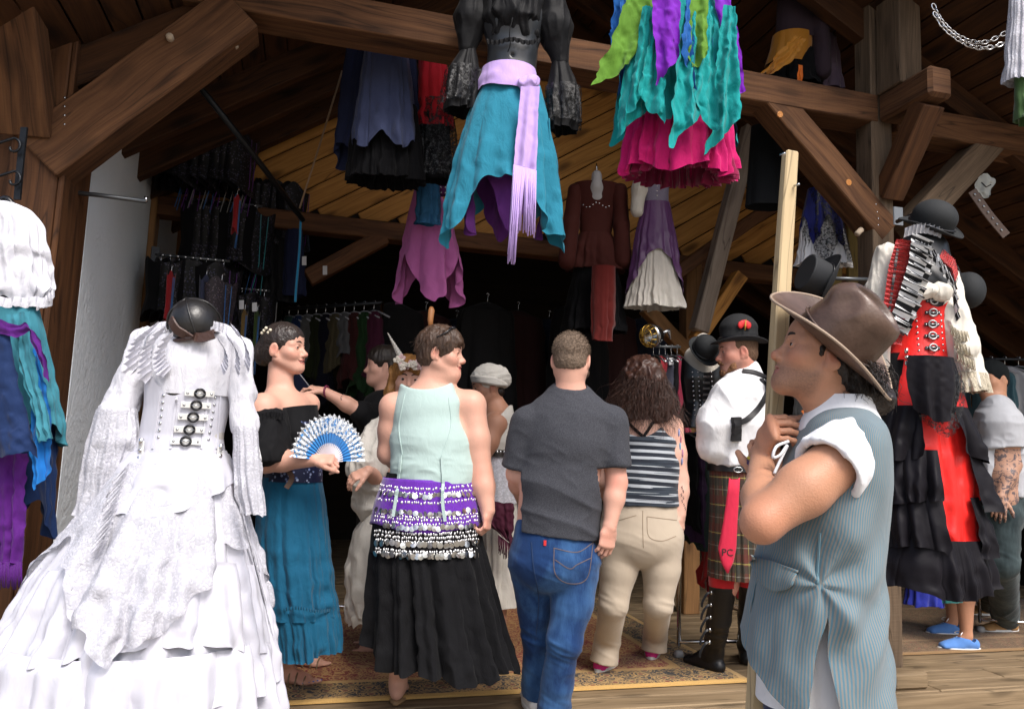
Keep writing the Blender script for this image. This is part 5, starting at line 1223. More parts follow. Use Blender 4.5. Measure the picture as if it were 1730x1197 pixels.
def fan_woman():
    Y = 3.6; T = thing('person', 'smiling woman in black off-shoulder blouse and long teal skirt holding a fan', 'person', A(*P(505, 1150, Y)[:2], 0)); xa = nrm(A(.45, .9, 0)); fx = nrm(A(.95, -.15, 0))
    c = P(480, 588, Y); M = ypr(80, 3, 4); s = 1.0; v = Vol(); g = head_prims(v, c, M, s, smile=.5); nb = P(468, 668, Y); v.cone(g(-.025, 0, -.05), nb, .047, .050, .02); v.cone(g(.005, 0, -.08), P(482, 672, Y), .034, .042, .02)
    shN = P(445, 690, Y - .15); shF = P(520, 683, Y + .14); v.cone(nb + A(0, 0, -.03), shN, .046, .064, .04); v.cone(nb + A(0, 0, -.03), shF, .046, .058, .04); econes(v, [(P(480, 695, Y), .14, .10), (P(492, 735, Y), .14, .11), (P(490, 800, Y), .11, .095), (P(493, 860, Y), .11, .10)], xa, .04)
    el = P(449, 778, Y - .20); wr = P(530, 776, Y - .27); limb(v, shN, el, wr, (.068, .062, .050, .047, .029)); hand_prims(v, wr, nrm(A(1, -.02, .04)), nrm(A(-.1, -.5, .85)), side=-1, curl=(.9, 1.1, .7), thumb=(.25, .3, .3), s=.95)
    fa = ZP(478, 1158, 0); fb = ZP(500, 1128, 0)
    for f, hp in ((fa, -.08), (fb, .08)): limb(v, P(492, 880, Y + hp), P(495, 1010, Y + hp), f + A(0, 0, .10), (.07, .065, .055, .055, .038)); foot_prims(v, f + A(-.0, 0, .10), (1, -.1), 1.0, .014)
    lp = lip_pred(c, M, s, 1.0); hc_ = wr + A(.07, 0, 0); fc = fa + A(.07, 0, .05)
    vol_obj('body', v, .0095, [SK_FAIR, LIP], T, [(c - .15, c + .15), (hc_ - .10, hc_ + .10), (fc - A(.16, .09, .07), fc + A(.16, .09, .07))], .0036, matfn=lambda p: lp(p).astype(int)); bd = T.children[-1]; tone(bd, c, M, s, False, [(wr + A(.08, 0, 0), .04, .5), (el, .05, .4), (fc, .07, .5)])
    head_bits(T, c, M, s, (.02, .012, .01), gaze=(1, 0, 0), teeth=True)
    hv = Vol(); cap_hair(hv, g, M, s, .006, (.105, 0, -.055), (.072, .09, .092), -.07); hv.ell(g(-.105, 0, -.02), A(.045, .05, .06) * s, M, .03); mh = hairm('hair_dark_sleek', (.014, .010, .009), (.06, .045, .04), .3, (40, 40, 40)); hair = vol_obj('hair', hv, .004, mh, T, disp=wrinkles(.002, (60, 60, 20), 3))
    for k in range(5): np_mesh('flower', *ellipsoid(g(-.08 + .012 * k, -.06 - .003 * k, .07 + .011 * (k % 3)), .008, .008, .008, 8, 6), plain('cream_flower', (.65, .58, .45), .8), hair)
    # off-shoulder blouse
    sv = Vol(); sv.cone(P(452, 705, Y - .16), P(452, 775, Y - .22), .085, .100, .03); sv.half(P(455, 787, Y - .23), nrm(P(452, 790, Y - .22) - P(452, 700, Y - .17))); sv.half(P(452, 696, Y - .16), nrm(A(-.25, 0, 1)))
    sl = vol_obj('sleeve', sv, .006, M_BLKC, T, disp=wrinkles(.012, (20, 20, 6), 4)); strap_on('sleeve_ribbon', sl, [(430, 705), (432, 740), (440, 782)], .018, M_WHITE, T, .002, .003, Y - .28)
    ruffle('sleeve_frill', [P(418, 712, Y - .22), P(435, 700, Y - .245), P(460, 694, Y - .25), P(478, 698, Y - .24)], A(0, 0, -1), A(-.2, -1, 0), .03, M_BLKC, T, 12, .007)
    bl = pxdrape('blouse', Y, [(690, 455, 535, 0, 1.1), (730, 452, 545, 0, 1.15), (770, 452, 540, 0, 1.1), (815, 448, 540, 0, 1.0)], M_BLKC, T, n=9, amp=(.03, .02), nth=120, nt=24, seed=2, top=lambda a: .06 * math.cos(a - math.pi))
    cz = pxdrape('corset', Y, [(712, 478, 545, 0, 1.3), (760, 462, 542, 0, 1.25), (812, 448, 543, 0, 1.12)], M_BROCADE, T, n=3, amp=(.0, .01), nth=100, nt=16, seed=2, top=lambda a: .35 * max(0, math.cos(a - math.pi)))
    ribbon('belt_strap', [P(488, 795, Y - .21), P(493, 808, Y - .215), P(484, 824, Y - .225)], .024, A(0, -1, 0), plain('brown_leather', (.07, .035, .02), .5), T)
    sk = pxdrape('skirt', Y, [(806, 446, 541), (850, 438, 548), (920, 436, 553), (1000, 440, 562), (1035, 442, 566)], M_TEAL, T, ry=1.05, n=15, amp=(.012, .055), nth=340, nt=50, seed=8)
    sk2 = pxdrape('skirt_tier', Y, [(1022, 441, 565), (1040, 446, 570), (1098, 454, 572)], M_TEAL, T, ry=1.03, n=24, amp=(.02, .055), nth=420, nt=24, seed=9, hem=lambda a: 1 + .05 * math.sin(3 * a))
    ruffle('tier_edge', [P(442 + k * 6.2, 1032 + 3 * math.sin(k * .5), Y - .21 + .0000 * k + .19 * abs((k - 10) / 10.) ** 2.2) for k in range(21)], A(0, 0, 1), A(0, -1, 0), .015, M_TEAL, T, 26, .006)
    sandal(T, fa, (1, -.1), M_BRONZE, 1.0, 0, ((-.02, .085), (.04, .06), (.075, .045), (.115, .03))); sandal(T, fb, (1, -.1), M_BRONZE, 1.0, 0)
    for k in range(5): d = nrm(A(1, -.1, 0)); sd = A(-d[1], d[0], 0); np_mesh('toenail', *ellipsoid(A(fa[0], fa[1], .014) + d * (.178 - .010 * k - .0016 * k * k) + sd * (.032 - .0175 * k) + FZ * .018, .006, .005, .003, 8, 6), plain('nail_blue', (.10, .16, .55), .3), T)
    # fan
    pv = P(556, 778, Y - .235); fan = thing('folding_fan', 'open blue folding fan edged with white lace in the woman\'s hand', 'fan', pv); M_FB = cloth('fan_blue', (.03, .22, .55), .6, .2); M_RIB = plain('fan_rib', (.62, .60, .66), .4)
    t = NT('white_lace_fan'); co = t.coord('Object'); n_ = t.noise(co, 90, 3, .7); t.base((.70, .73, .76)); t.l(t.ramp(n_, [(.44, (0, 0, 0)), (.5, (1, 1, 1))]), t.b.inputs['Alpha']); M_FL = t.m
    e1 = A(.68, .58, 0); e2 = A(0, -.10, 1); N = 23; a0, a1 = R(176), R(0)
    def fp(r, a, o): return pv + r * (math.cos(a) * e1 + math.sin(a) * e2) + A(0, -1, 0) * o
    R0, R1, R2 = px(24, Y), px(42, Y), px(70, Y)
    an = np.linspace(a0, a1, N * 2 + 1); V = []; 
    for r, jag in ((R0, 0), (R1, 0), (R2 * .96, 0)): V += [fp(r, a, .005 * (-1) ** i) for i, a in enumerate(an)]
    np_mesh('leaf', V, grid_faces(len(an), 3), M_FB, fan, False)
    V = []
    for r in (R1 * 1.02, R1 * 1.25, R2 * 1.02): V += [fp(r * (1 + .035 * math.cos(i * math.pi)), a, .006 * (-1) ** i + .003) for i, a in enumerate(an)]
    np_mesh('lace_edge', V, grid_faces(len(an), 3), M_FL, fan, False)
    for i in range(0, N * 2 + 1, 2): a = an[i]; o_ = ribbon('rib', [fp(.004, a, .002), fp(R0 * .6, a, .004), fp(R0 * 1.15, a, .005)], [.004, .009, .005], A(0, -1, 0), M_RIB, fan, .0015, n=3)
fan_woman()

# ---- person behind with the phone
def phone_person():
    Y = 4.55; T = thing('person', 'person in black reaching out a tattooed forearm with a phone', 'person', A(*P(640, 1060, Y)[:2], 0)); v = Vol(); c = P(648, 618, Y + .1); M = ypr(-80, 0); g = head_prims(v, c, M, 1.0)
    v.cone(g(-.02, 0, -.05), P(650, 680, Y + .1), .055, .065, .04); v.cone(P(650, 690, Y + .1), P(625, 715, Y - .03), .08, .06, .05); econes(v, [(P(650, 700, Y + .1), .16, .11), (P(650, 800, Y + .1), .15, .11), (P(650, 900, Y + .1), .18, .13)], A(.3, .9, 0), .04)
    wr = P(548, 661, Y - .20); limb(v, P(628, 715, Y - .05), P(606, 694, Y - .12), wr, (.055, .05, .044, .042, .026)); hand_prims(v, wr, nrm(A(-1, -.1, .25)), nrm(A(.3, -.2, .9)), side=1, curl=(.5, .6, .5), s=.95); hc_ = wr + A(-.07, 0, .02)
    for d in (-.08, .1): limb(v, P(650, 900, Y + .1 + d), P(650, 990, Y + .1 + d), A(*P(650, 1060, Y + .1 + d)[:2], .1), (.1, .08, .06, .06, .04)); foot_prims(v, A(*P(650, 1060, Y + .1 + d)[:2], .1), (-1, 0), 1, 0)
    vol_obj('body', v, .010, SK_FAIR, T, [(hc_ - .1, hc_ + .1)], .004); bd = T.children[-1]
    sv = Vol(); sv.cone(P(628, 712, Y - .05), P(610, 697, Y - .11), .075, .066, .03); econes(sv, [(P(650, 690, Y + .1), .165, .12), (P(650, 900, Y + .1), .2, .15)], A(.3, .9, 0), .05); vol_obj('shirt', sv, .010, M_BLKC, T, disp=wrinkles(.008))
    pxdrape('skirt', Y + .1, [(880, 605, 695), (1040, 590, 710)], cloth('dark_red_skirt', (.05, .006, .006)), T, ry=.9, n=10, amp=(.02, .08), nth=160, nt=20)
    hv = Vol(); cap_hair(hv, g, M, 1.0, .012); vol_obj('hair', hv, .006, M_HAIRD, T, disp=wrinkles(.006, (50, 50, 18), 3))
    a = np.linspace(0, 2 * math.pi, 20); tube_obj('bracelet', wr + A(.012, 0, 0) + .031 * np.stack([.2 * np.cos(a), np.cos(a), np.sin(a)], -1), .006, plain('maroon_band', (.18, .02, .06), .6), T, 6)
    for k in range(5): p, _n = on(bd, 577 + 2.2 * math.cos(k), 664 + 2.5 * k * .9, .0012, Y); tube_obj('tattoo', [p, p + A(.006, 0, -.004), p + A(.002, 0, -.010)], .0016, plain('tattoo_ink', (.03, .035, .05), .6), T, 5)
    pc = wr + A(-.125, -.015, .03); ph = timber('phone', pc + A(-.045, 0, .05), pc + A(.05, 0, -.06), .012, .075, plain('phone_glass', (.008, .012, .03), .1), None, up=A(.7, -.3, .6), bev=.003, wob=0); tag(ph, 'dark smartphone held out by the tattooed forearm', 'phone')
phone_person()

# ---- woman in the white turban
M_CREAM = cloth('cream_cotton', (.58, .55, .50), .9, .1, wr=.4, cell=20, var=.07)
t = NT('white_lace'); co = t.coord('Object'); n_ = t.n('ShaderNodeTexVoronoi'); n_.inputs['Scale'].default_value = 120; t.l(co, n_.inputs['Vector']); n2 = t.noise(co, 58, 2, .6, 1.5)
t.base((.58, .58, .64)); t.bump(n2, .5, .01); t.l(t.ramp(t.math('ADD', t.math('MULTIPLY', n_.outputs['Distance'], .25), t.math('MULTIPLY', n2, .9)), [(.44, (.97, .97, .97)), (.62, (.70, .70, .70))]), t.b.inputs['Alpha']); t.setp(Roughness=.8); M_LACE = t.m
def turban_woman():
    Y = 4.7; T = thing('person', 'woman in white turban and sleeveless cream dress with dark belt looking down', 'person', A(*P(845, 1040, Y)[:2], 0)); v = Vol(); c = P(824, 652, Y); M = ypr(-78, -12, 0); g = head_prims(v, c, M, .98); nb = P(842, 700, Y); v.cone(g(-.02, 0, -.05), nb, .053, .062, .04)
    sh = P(838, 716, Y - .12); v.cone(nb, sh, .06, .062, .05); v.cone(nb, P(848, 712, Y + .14), .06, .06, .05); econes(v, [(P(842, 720, Y), .12, .085), (P(842, 770, Y), .11, .075), (P(842, 830, Y), .11, .08)], A(.25, .95, 0), .04); el = P(812, 775, Y - .16); limb(v, sh, el, P(790, 800, Y - .05), (.066, .062, .05, .045, .03))
    for d in (-.09, .09): limb(v, P(842, 840, Y + d * .6), P(843, 940, Y + d * .6), A(*P(845, 1040, Y + d)[:2], .1), (.07, .06, .05, .05, .038)); foot_prims(v, A(*P(845, 1040, Y + d)[:2], .1), (-1, -.2), 1, 0)
    lp = lip_pred(c, M, .98); vol_obj('body', v, .010, [SK_DEEP, LIP], T, [(c - .14, c + .14)], .0042, matfn=lambda p: lp(p).astype(int)); tone(T.children[-1], c, M, .98); head_bits(T, c, M, .98, (.02, .012, .01), gaze=(1, 0, -.3))
    tv = Vol(); tv.ell(g(-.02, 0, .048), A(.112, .094, .088), M, .01); tv.ell(g(-.09, 0, .03), A(.06, .07, .06), M, .03); tv.ell(g(.09, 0, -.05), A(.08, .1, .075), M, .02, 's'); tv.half(g(-.03, 0, -.025), -M[:, 2] + M[:, 0] * .3); tb = vol_obj('turban', tv, .0045, M_CREAM, T, disp=wrinkles(.008, (16, 16, 34), 5))
    for k in range(3): tube_obj('turban_roll', smooth_path([g(.085, 0, .05 + .012 * k), g(.05, -.085, .035 + .010 * k), g(-.03, -.100, .005 + .012 * k), g(-.10, -.05, -.01), g(-.10, .05, -.01), g(-.03, .1, .005 + .012 * k), g(.05, .085, .035 + .01 * k), g(.085, 0, .05 + .012 * k)], 50), .015, M_CREAM, tb, 8)
    hv = Vol(); hv.ell(g(-.06, 0, -.045), A(.04, .06, .04), M); vol_obj('hair', hv, .005, M_HAIRD, T)
    bo = pxdrape('bodice', Y, [(684, 818, 866, 0, 1.5), (705, 812, 870, 0, 1.55), (745, 808, 869, 0, 1.45), (768, 811, 864, 0, 1.35)], M_CREAM, T, n=5, amp=(.01, .02), nth=120, nt=24, seed=2, top=lambda a: .35 * max(0, math.cos(a + math.pi / 2 + .5)) ** 2)
    bt = pxdrape('belt', Y, [(755, 810, 867, 0, 1.35), (770, 810, 867, 0, 1.35)], plain('dark_leather', (.02, .014, .011), .4), T, n=1, amp=(0, 0), nth=60, nt=4)
    for k in range(6): stud_on('stud', bt, 828 + k * 6, 763, .008, M_STEEL, T, .5, Y - .2)
    pxdrape('skirt', Y, [(765, 812, 866), (850, 806, 872), (940, 804, 876), (1018, 800, 880)], M_CREAM, T, ry=1.1, n=11, amp=(.02, .07), nth=220, nt=30, seed=4); pxdrape('lace_apron', Y, [(765, 810, 868), (810, 804, 873), (856, 800, 877)], M_LACE, T, ry=1.15, n=9, amp=(.02, .05), nth=160, nt=16, seed=6, hem=lambda a: 1 + .12 * math.sin(4 * a))
    mr = cloth('maroon_scarf', (.060, .006, .022), .7, .1); pxpanel('scarf', Y - .26, [(815, 845), (822, 880), (845, 905)], [(868, 850), (869, 890), (868, 925)], mr, T, n=3, amp=.012)
    mb = MB(); rg = np.random.RandomState(3)
    for k in range(26): u = k / 25; x = 842 + 27 * u; y = 903 + 20 * u; add_tube(mb, [P(x, y, Y - .26), P(x + rg.uniform(-1, 1), y + 14, Y - .27), P(x + rg.uniform(-3, 3), y + 28 + rg.uniform(-4, 6), Y - .265)], .0022, 4)
    o = mb.build('fringe', mr, T); o['kind'] = 'stuff'
turban_woman()

# ---- person with the unicorn headdress, mostly hidden
def unicorn_person():
    Y = 4.25; T = thing('person', 'person in puffy white sleeve and white skirt with a horned flower headdress', 'person', A(*P(640, 1060, Y)[:2], 0)); v = Vol(); c = P(690, 640, Y); M = ypr(10, -5); g = head_prims(v, c, M, 1.0); nb = P(688, 705, Y); v.cone(g(-.02, 0, -.05), nb, .054, .062, .04); sh = P(645, 735, Y); v.cone(nb, sh, .07, .06, .05); v.cone(nb, P(735, 735, Y), .07, .06, .05)
    econes(v, [(P(688, 735, Y), .16, .11), (P(685, 810, Y), .14, .11), (P(675, 880, Y), .17, .13)], A(1, 0, 0), .04); wr = P(622, 795, Y - .22); limb(v, sh, P(640, 810, Y - .05), wr, (.06, .052, .045, .042, .028)); hand_prims(v, wr, nrm(A(-.75, -.3, -.35)), nrm(A(-.2, -.6, .75)), side=1, curl=(.5, .6, .4), s=.95)
    for d in (-.1, .09): limb(v, P(675, 890, Y) + A(d, 0, 0), P(675, 980, Y) + A(d, 0, 0), A(*P(680, 1070, Y)[:2], .1) + A(d, .1, 0), (.08, .07, .06, .06, .04)); foot_prims(v, A(*P(680, 1070, Y)[:2], .1) + A(d, .1, 0), (.4, 1), 1, 0)
    vol_obj('body', v, .010, SK_FAIR, T, [(wr - .11, wr + .11)], .004)
    hv = Vol(); cap_hair(hv, g, M, 1.0, .016); hv.chain([g(-.02, .08, .03), g(-.02, .09, -.08), g(.0, .10, -.16)], [.03, .035, .03]); hv.chain([g(-.02, -.08, .03), g(-.02, -.09, -.08), g(.0, -.10, -.16)], [.03, .035, .03]); mh = hairm('hair_ginger', (.22, .085, .02), (.5, .24, .07)); vol_obj('hair', hv, .006, mh, T, disp=wrinkles(.012, (30, 30, 14), 3)); head_bits(T, c, M)
    sv = Vol(); sv.chain([P(648, 730, Y), P(628, 790, Y - .03), P(622, 850, Y - .02)], [.075, .115, .085], .04); sv.cone(P(640, 760, Y), P(690, 740, Y + .02), .12, .14, .05); vol_obj('sleeve', sv, .007, M_CREAM, T, disp=wrinkles(.022, (11, 11, 9), 4))
    pxdrape('skirt', Y, [(850, 630, 730), (900, 600, 740), (970, 588, 750), (1046, 592, 760)], M_CREAM, T, ry=.7, n=9, amp=(.03, .08), nth=240, nt=40, seed=4, jig=.05, hem=lambda a: 1 + .05 * math.sin(2 * a + 1))
    H = thing('headdress', 'spiral unicorn horn headdress with pale pink flowers beside the short haired woman', 'headdress', P(685, 610, Y - .05)); w = np.linspace(0, 1, 60); a0 = P(678, 605, Y - .08); a1 = P(655, 562, Y - .13); ax = a1 - a0; e1 = nrm(np.cross(ax, A(0, 1, 0))); e2 = nrm(np.cross(ax, e1)); rr = .014 * (1 - w) + .002
    for ph in (0, math.pi): tube_obj('horn', a0 + w[:, None] * ax + (rr * .55)[:, None] * (np.cos(w * 34 + ph)[:, None] * e1 + np.sin(w * 34 + ph)[:, None] * e2), rr * .75, plain('horn_pearl', (.50, .48, .44), .4), H, 6)
    rg = np.random.RandomState(6); fm = [plain('pink_petal', (.62, .42, .42), .8), plain('cream_petal', (.62, .56, .48), .8)]
    for k in range(15):
        p = P(668 + rg.uniform(0, 44), 603 + rg.uniform(0, 22), Y - .13 + rg.uniform(-.02, .02)); mb = MB()
        for j in range(5): a = j * 1.2566 + rg.rand(); mb.add(*ellipsoid(p + A(math.cos(a) * .012, -.004, math.sin(a) * .012), .010, .004, .009, 8, 5))
        mb.add(*ellipsoid(p + A(0, -.008, 0), .005, .005, .005, 6, 5)); mb.build('flower', fm[k % 2], H)
unicorn_person()

# ---- man in white shirt and kilt
def plaid(name):
    t = NT(name); uv = t.coord('UV'); sp = t.n('ShaderNodeSeparateXYZ'); t.l(uv, sp.inputs[0]); u = t.math('FRACT', t.math('MULTIPLY', sp.outputs[0], 17)); w = t.math('FRACT', t.math('MULTIPLY', sp.outputs[1], 4.0))
    c = (.060, .036, .020)
    def band(c, x, a, b, col, f): m = t.math('MULTIPLY', t.math('GREATER_THAN', x, a), t.math('LESS_THAN', x, b)); return t.mix(t.math('MULTIPLY', m, f), c, col)
    for x in (u, w): c = band(c, x, .05, .32, (.10, .018, .012), .6); c = band(c, x, .45, .70, (.018, .026, .020), .6); c = band(c, x, .37, .40, (.42, .36, .10), .7); c = band(c, x, .82, .845, (.30, .30, .26), .5)
    t.base(c); t.setp(Roughness=.9, Sheen_Weight=.1); MATS[name] = t.m; return t.m
M_PLAID = plaid('kilt_plaid'); M_BOOT = plain('boot_leather', (.007, .007, .008), .42, 0, .35, bump=.15, bscale=30); M_STRAP = plain('black_strap', (.010, .010, .012), .5)
def text_obj(name, body, pos, M, size, mat_, parent, extr=.0008):
    cu = bpy.data.curves.new(name, 'FONT'); cu.body = body; cu.size = size; cu.align_x = 'CENTER'; cu.align_y = 'CENTER'; cu.extrude = extr
    ob = bpy.data.objects.new(name + '_tmp', cu); COL.objects.link(ob); dg = bpy.context.evaluated_depsgraph_get(); me = bpy.data.meshes.new_from_object(ob.evaluated_get(dg)); bpy.data.objects.remove(ob); me.transform(Matrix(np.asarray(M).tolist()).to_4x4()); me.transform(Matrix.Translation(V3(pos))); return link(name, me, mat_, parent)
def kilt_man():
    Y = 4.15; T = thing('person', 'bearded man in white shirt, black harness, plaid kilt and tall black boots', 'person', A(*P(1215, 1135, Y)[:2], 0)); v = Vol(); c = P(1246, 594, Y); M = ypr(-92, -4, 0); g = head_prims(v, c, M, 1.02, male=True, nose=1.1); nb = P(1262, 650, Y); v.cone(g(-.02, 0, -.05), nb, .062, .066, .04); xa = nrm(A(.8, .6, 0))
    for q in (P(1225, 672, Y - .08), P(1302, 668, Y + .1)): v.cone(nb, q, .07, .065, .05)
    econes(v, [(P(1258, 680, Y), .18, .12), (P(1252, 760, Y), .13, .10), (P(1252, 830, Y), .12, .09)], xa, .04); limb(v, P(1225, 672, Y - .08), P(1200, 750, Y - .05), P(1225, 745, Y + .2), (.06, .05, .045, .042, .03)); lb = ZP(1205, 1135, 0); rb = ZP(1262, 1120, 0)
    for k_, b_ in (((1228, 985), lb), ((1280, 985), rb)): limb(v, P(k_[0] + 8, 850, Y), P(*k_, Y), b_ + A(0, 0, .1), (.075, .07, .058, .05, .035))
    lp = lip_pred(c, M, 1.02); vol_obj('body', v, .010, [SK_RED, LIP_M], T, [(c - .15, c + .15)], .004, matfn=lambda p: lp(p).astype(int)); tone(T.children[-1], c, M, 1.02, True); head_bits(T, c, M, 1.02, (.16, .07, .03), gaze=(1, 0, 0))
    bv = Vol(); bv.ell(g(.070, 0, -.105), A(.030, .028, .028), M, .02); bv.chain([g(.02, .062, -.045), g(.04, .05, -.085), g(.075, .012, -.112)], [.006, .012, .016], .02); bv.chain([g(.02, -.062, -.045), g(.04, -.05, -.085), g(.075, -.012, -.112)], [.006, .012, .016], .02); bv.chain([g(.086, .028, -.068), g(.100, .008, -.053), g(.100, -.008, -.053), g(.086, -.028, -.068)], [.005, .007, .007, .005], .01)
    vol_obj('beard', bv, .004, hairm('beard_red', (.16, .062, .024), (.34, .16, .07), .7, (90, 90, 60)), T, disp=wrinkles(.004, (80, 80, 40), 5)); hv = Vol(); cap_hair(hv, g, M, 1.02, .003, nape=-.05); vol_obj('hair', hv, .005, hairm('hair_cropped_ginger', (.10, .05, .028), (.2, .11, .06), .7, (100, 100, 60)), T)
    # shirt
    sv = Vol(); econes(sv, [(P(1262, 645, Y), .11, .09), (P(1260, 672, Y), .19, .13), (P(1256, 720, Y), .20, .15), (P(1251, 790, Y), .165, .13)], xa, .05); sv.half(P(1250, 786, Y), -FZ); sv.chain([P(1228, 672, Y - .09), P(1210, 715, Y - .09), P(1204, 752, Y - .06)], [.085, .098, .088], .04); sv.cone(P(1204, 752, Y - .06), P(1228, 752, Y + .1), .08, .07, .03); sv.cone(P(1262, 632, Y), P(1264, 655, Y), .075, .085, .02)
    sh = vol_obj('shirt', sv, .0065, M_WHITE, T, disp=wrinkles(.014, (8, 8, 5), 9))
    for pts in ([(1285, 640), (1296, 660), (1280, 690), (1262, 708), (1246, 714)], [(1254, 627), (1275, 630), (1296, 640), (1305, 655)], [(1240, 708), (1242, 725), (1243, 742)]): strap_on('harness_strap', sh, pts, .030, M_STRAP, T, .004, .005, Y - .15)
    strap_on('harness_pouch', sh, [(1241, 704), (1241, 725), (1241, 744)], .055, M_STRAP, T, .006, .02, Y - .15)
    # belt, kilt, tie
    pxdrape('belt', Y, [(766, 1198, 1302), (796, 1196, 1304)], plain('wide_belt', (.012, .012, .013), .35), T, ry=.85, n=1, amp=(0, .0), nth=80, nt=5); a = np.linspace(0, 2 * math.pi, 24); tube_obj('belt_ring', P(1247, 793, Y - .16) + .022 * np.stack([np.cos(a), 0 * a, np.sin(a) * .6], -1), .003, M_STEEL, T, 6)
    kl = pxdrape('kilt', Y, [(788, 1200, 1300), (850, 1202, 1308), (975, 1200, 1318)], M_PLAID, T, ry=.85, n=20, amp=(.006, .035), nth=320, nt=30, seed=4)
    tie = thing('necktie', 'pink red necktie with black initials hanging over the plaid kilt', 'necktie', P(1235, 805, Y - .2)); RED = cloth('tie_red', (.55, .018, .055), .75, .1); q = lambda x, y: P(x, y, Y - .215)
    mb = MB(); rows = [(806, 1232, 1249), (830, 1229, 1248), (880, 1222, 1245), (925, 1213, 1243), (948, 1218, 1238), (964, 1228, 1230)]; V = []
    for y, a_, b_ in rows:
        for k in range(7): u = k / 6; V.append(q(a_ + (b_ - a_) * u, y + (3 if 0 < k < 6 else 0)) + A(0, -.006 * math.sin(math.pi * u), 0))
    tb = np_mesh('blade', V, grid_faces(7, len(rows)), RED, tie); tb.modifiers.new('t', 'SOLIDIFY').thickness = .006
    X = nrm(A(1, 0, -.03)); N_ = A(0, -1, 0); text_obj('initials', 'PC', P(1229, 933, Y - .228), np.stack([X, FZ, N_], 1), .048, plain('ink_black', (.01, .01, .01), .7), tie)
    # boots
    for nm, kx, b_ in (('boot', 1222, lb), ('boot', 1272, rb)):
        w = Vol(); k0 = P(kx, 985, Y); w.chain([k0, k0 * .55 + b_ * .45 + A(0, 0, .03), b_ + A(0, 0, .11)], [.070, .064, .052], .02); d = nrm(A(-.55, .8, 0)) if b_ is lb else nrm(A(.3, 1, 0)); sd = A(-d[1], d[0], 0); w.cone(b_ + A(0, 0, .10), b_ + d * .10 + A(0, 0, .045), .052, .042, .03); w.econe(b_ + d * .0 + A(0, 0, .035), b_ + d * .17 + A(0, 0, .03), (.045, .035), (.047, .030), sd, .02); w.ell(b_ - d * .035 + A(0, 0, .04), A(.04, .04, .04), None, .02); w.half(b_ + A(0, 0, .004), -FZ); w.half(k0 + A(0, 0, .0), FZ)
        bo = vol_obj(nm, w, .0055, M_BOOT, T, disp=lambda V: wrinkles(.006, (8, 8, 30), 2)(V) * np.clip(1 - np.abs(V[:, 2] - .22) / .14, .0, 1)); sock = pxdrape('sock', Y, [(973, kx - 24, kx + 24), (990, kx - 23, kx + 23)], cloth('red_wool', (.45, .012, .016)), T, ry=.95, n=8, amp=(.01, .03), nth=60, nt=5)
        if b_ is lb:
            for k in range(5): p0 = P(1201 - k * .8, 1000 + k * 21, Y - .02); ribbon('boot_strap', [p0 + A(.01, 0, 0), p0 + A(-.02, -.01, -.005), p0 + A(-.045, -.01, -.045), p0 + A(-.05, -.01, -.075)], .012, A(-.4, -.8, .3), M_BOOT, bo, .003); tube_obj('buckle', [p0 + A(.0, -.01, -.008), p0 + A(0, -.01, .010)], .005, M_STEEL, bo, 6)
    # hat
    hc = g(-.012, 0, .052); HM = frame(M[:, 0] + A(0, 0, .02), M[:, 2]); hat = thing('felt_hat', 'black felt hat with red feather badge on the man in the kilt', 'hat', hc); FELT = plain('black_felt', (.008, .009, .011), .85, bump=.2, bscale=300); hat_brim('brim', hc, HM, .150, .128, .5, .018, FELT, hat, .005, 64, 8, .004)
    w = Vol(); qh = lambda f, l, u: hc + HM @ A(f, l, u); w.econe(qh(0, 0, -.01), qh(0, 0, .075), (.105, .088), (.100, .082), HM[:, 0], .01); w.ell(qh(0, 0, .08), A(.098, .080, .030), HM, .02); w.half(qh(0, 0, -.004), -HM[:, 2]); cr = vol_obj('crown', w, .0045, FELT, hat); bd = np.array([qh(math.cos(a) * .106, math.sin(a) * .089, .018) for a in np.linspace(0, 2 * math.pi, 50)]); tube_obj('hat_band', bd, .008, plain('satin_band', (.006, .006, .008), .35), hat, 6)
    fp = on(cr, 1257, 552, .004, Y - .1)[0]; RDP = plain('red_petal', (.62, .015, .02), .6)
    for k in range(5): a = R(30 + 30 * k); np_mesh('badge_petal', *ellipsoid(fp + A(math.cos(a) * .024, -.004, math.sin(a) * .018), .016, .005, .020, 8, 6), RDP, hat)
    tube_obj('badge_feather', [fp + A(.0, -.012, -.02), fp + A(.002, -.012, .01), fp + A(.006, -.012, .04)], [.004, .005, .001], plain('gold_feather', (.45, .22, .03), .6), hat, 6)
kilt_man()

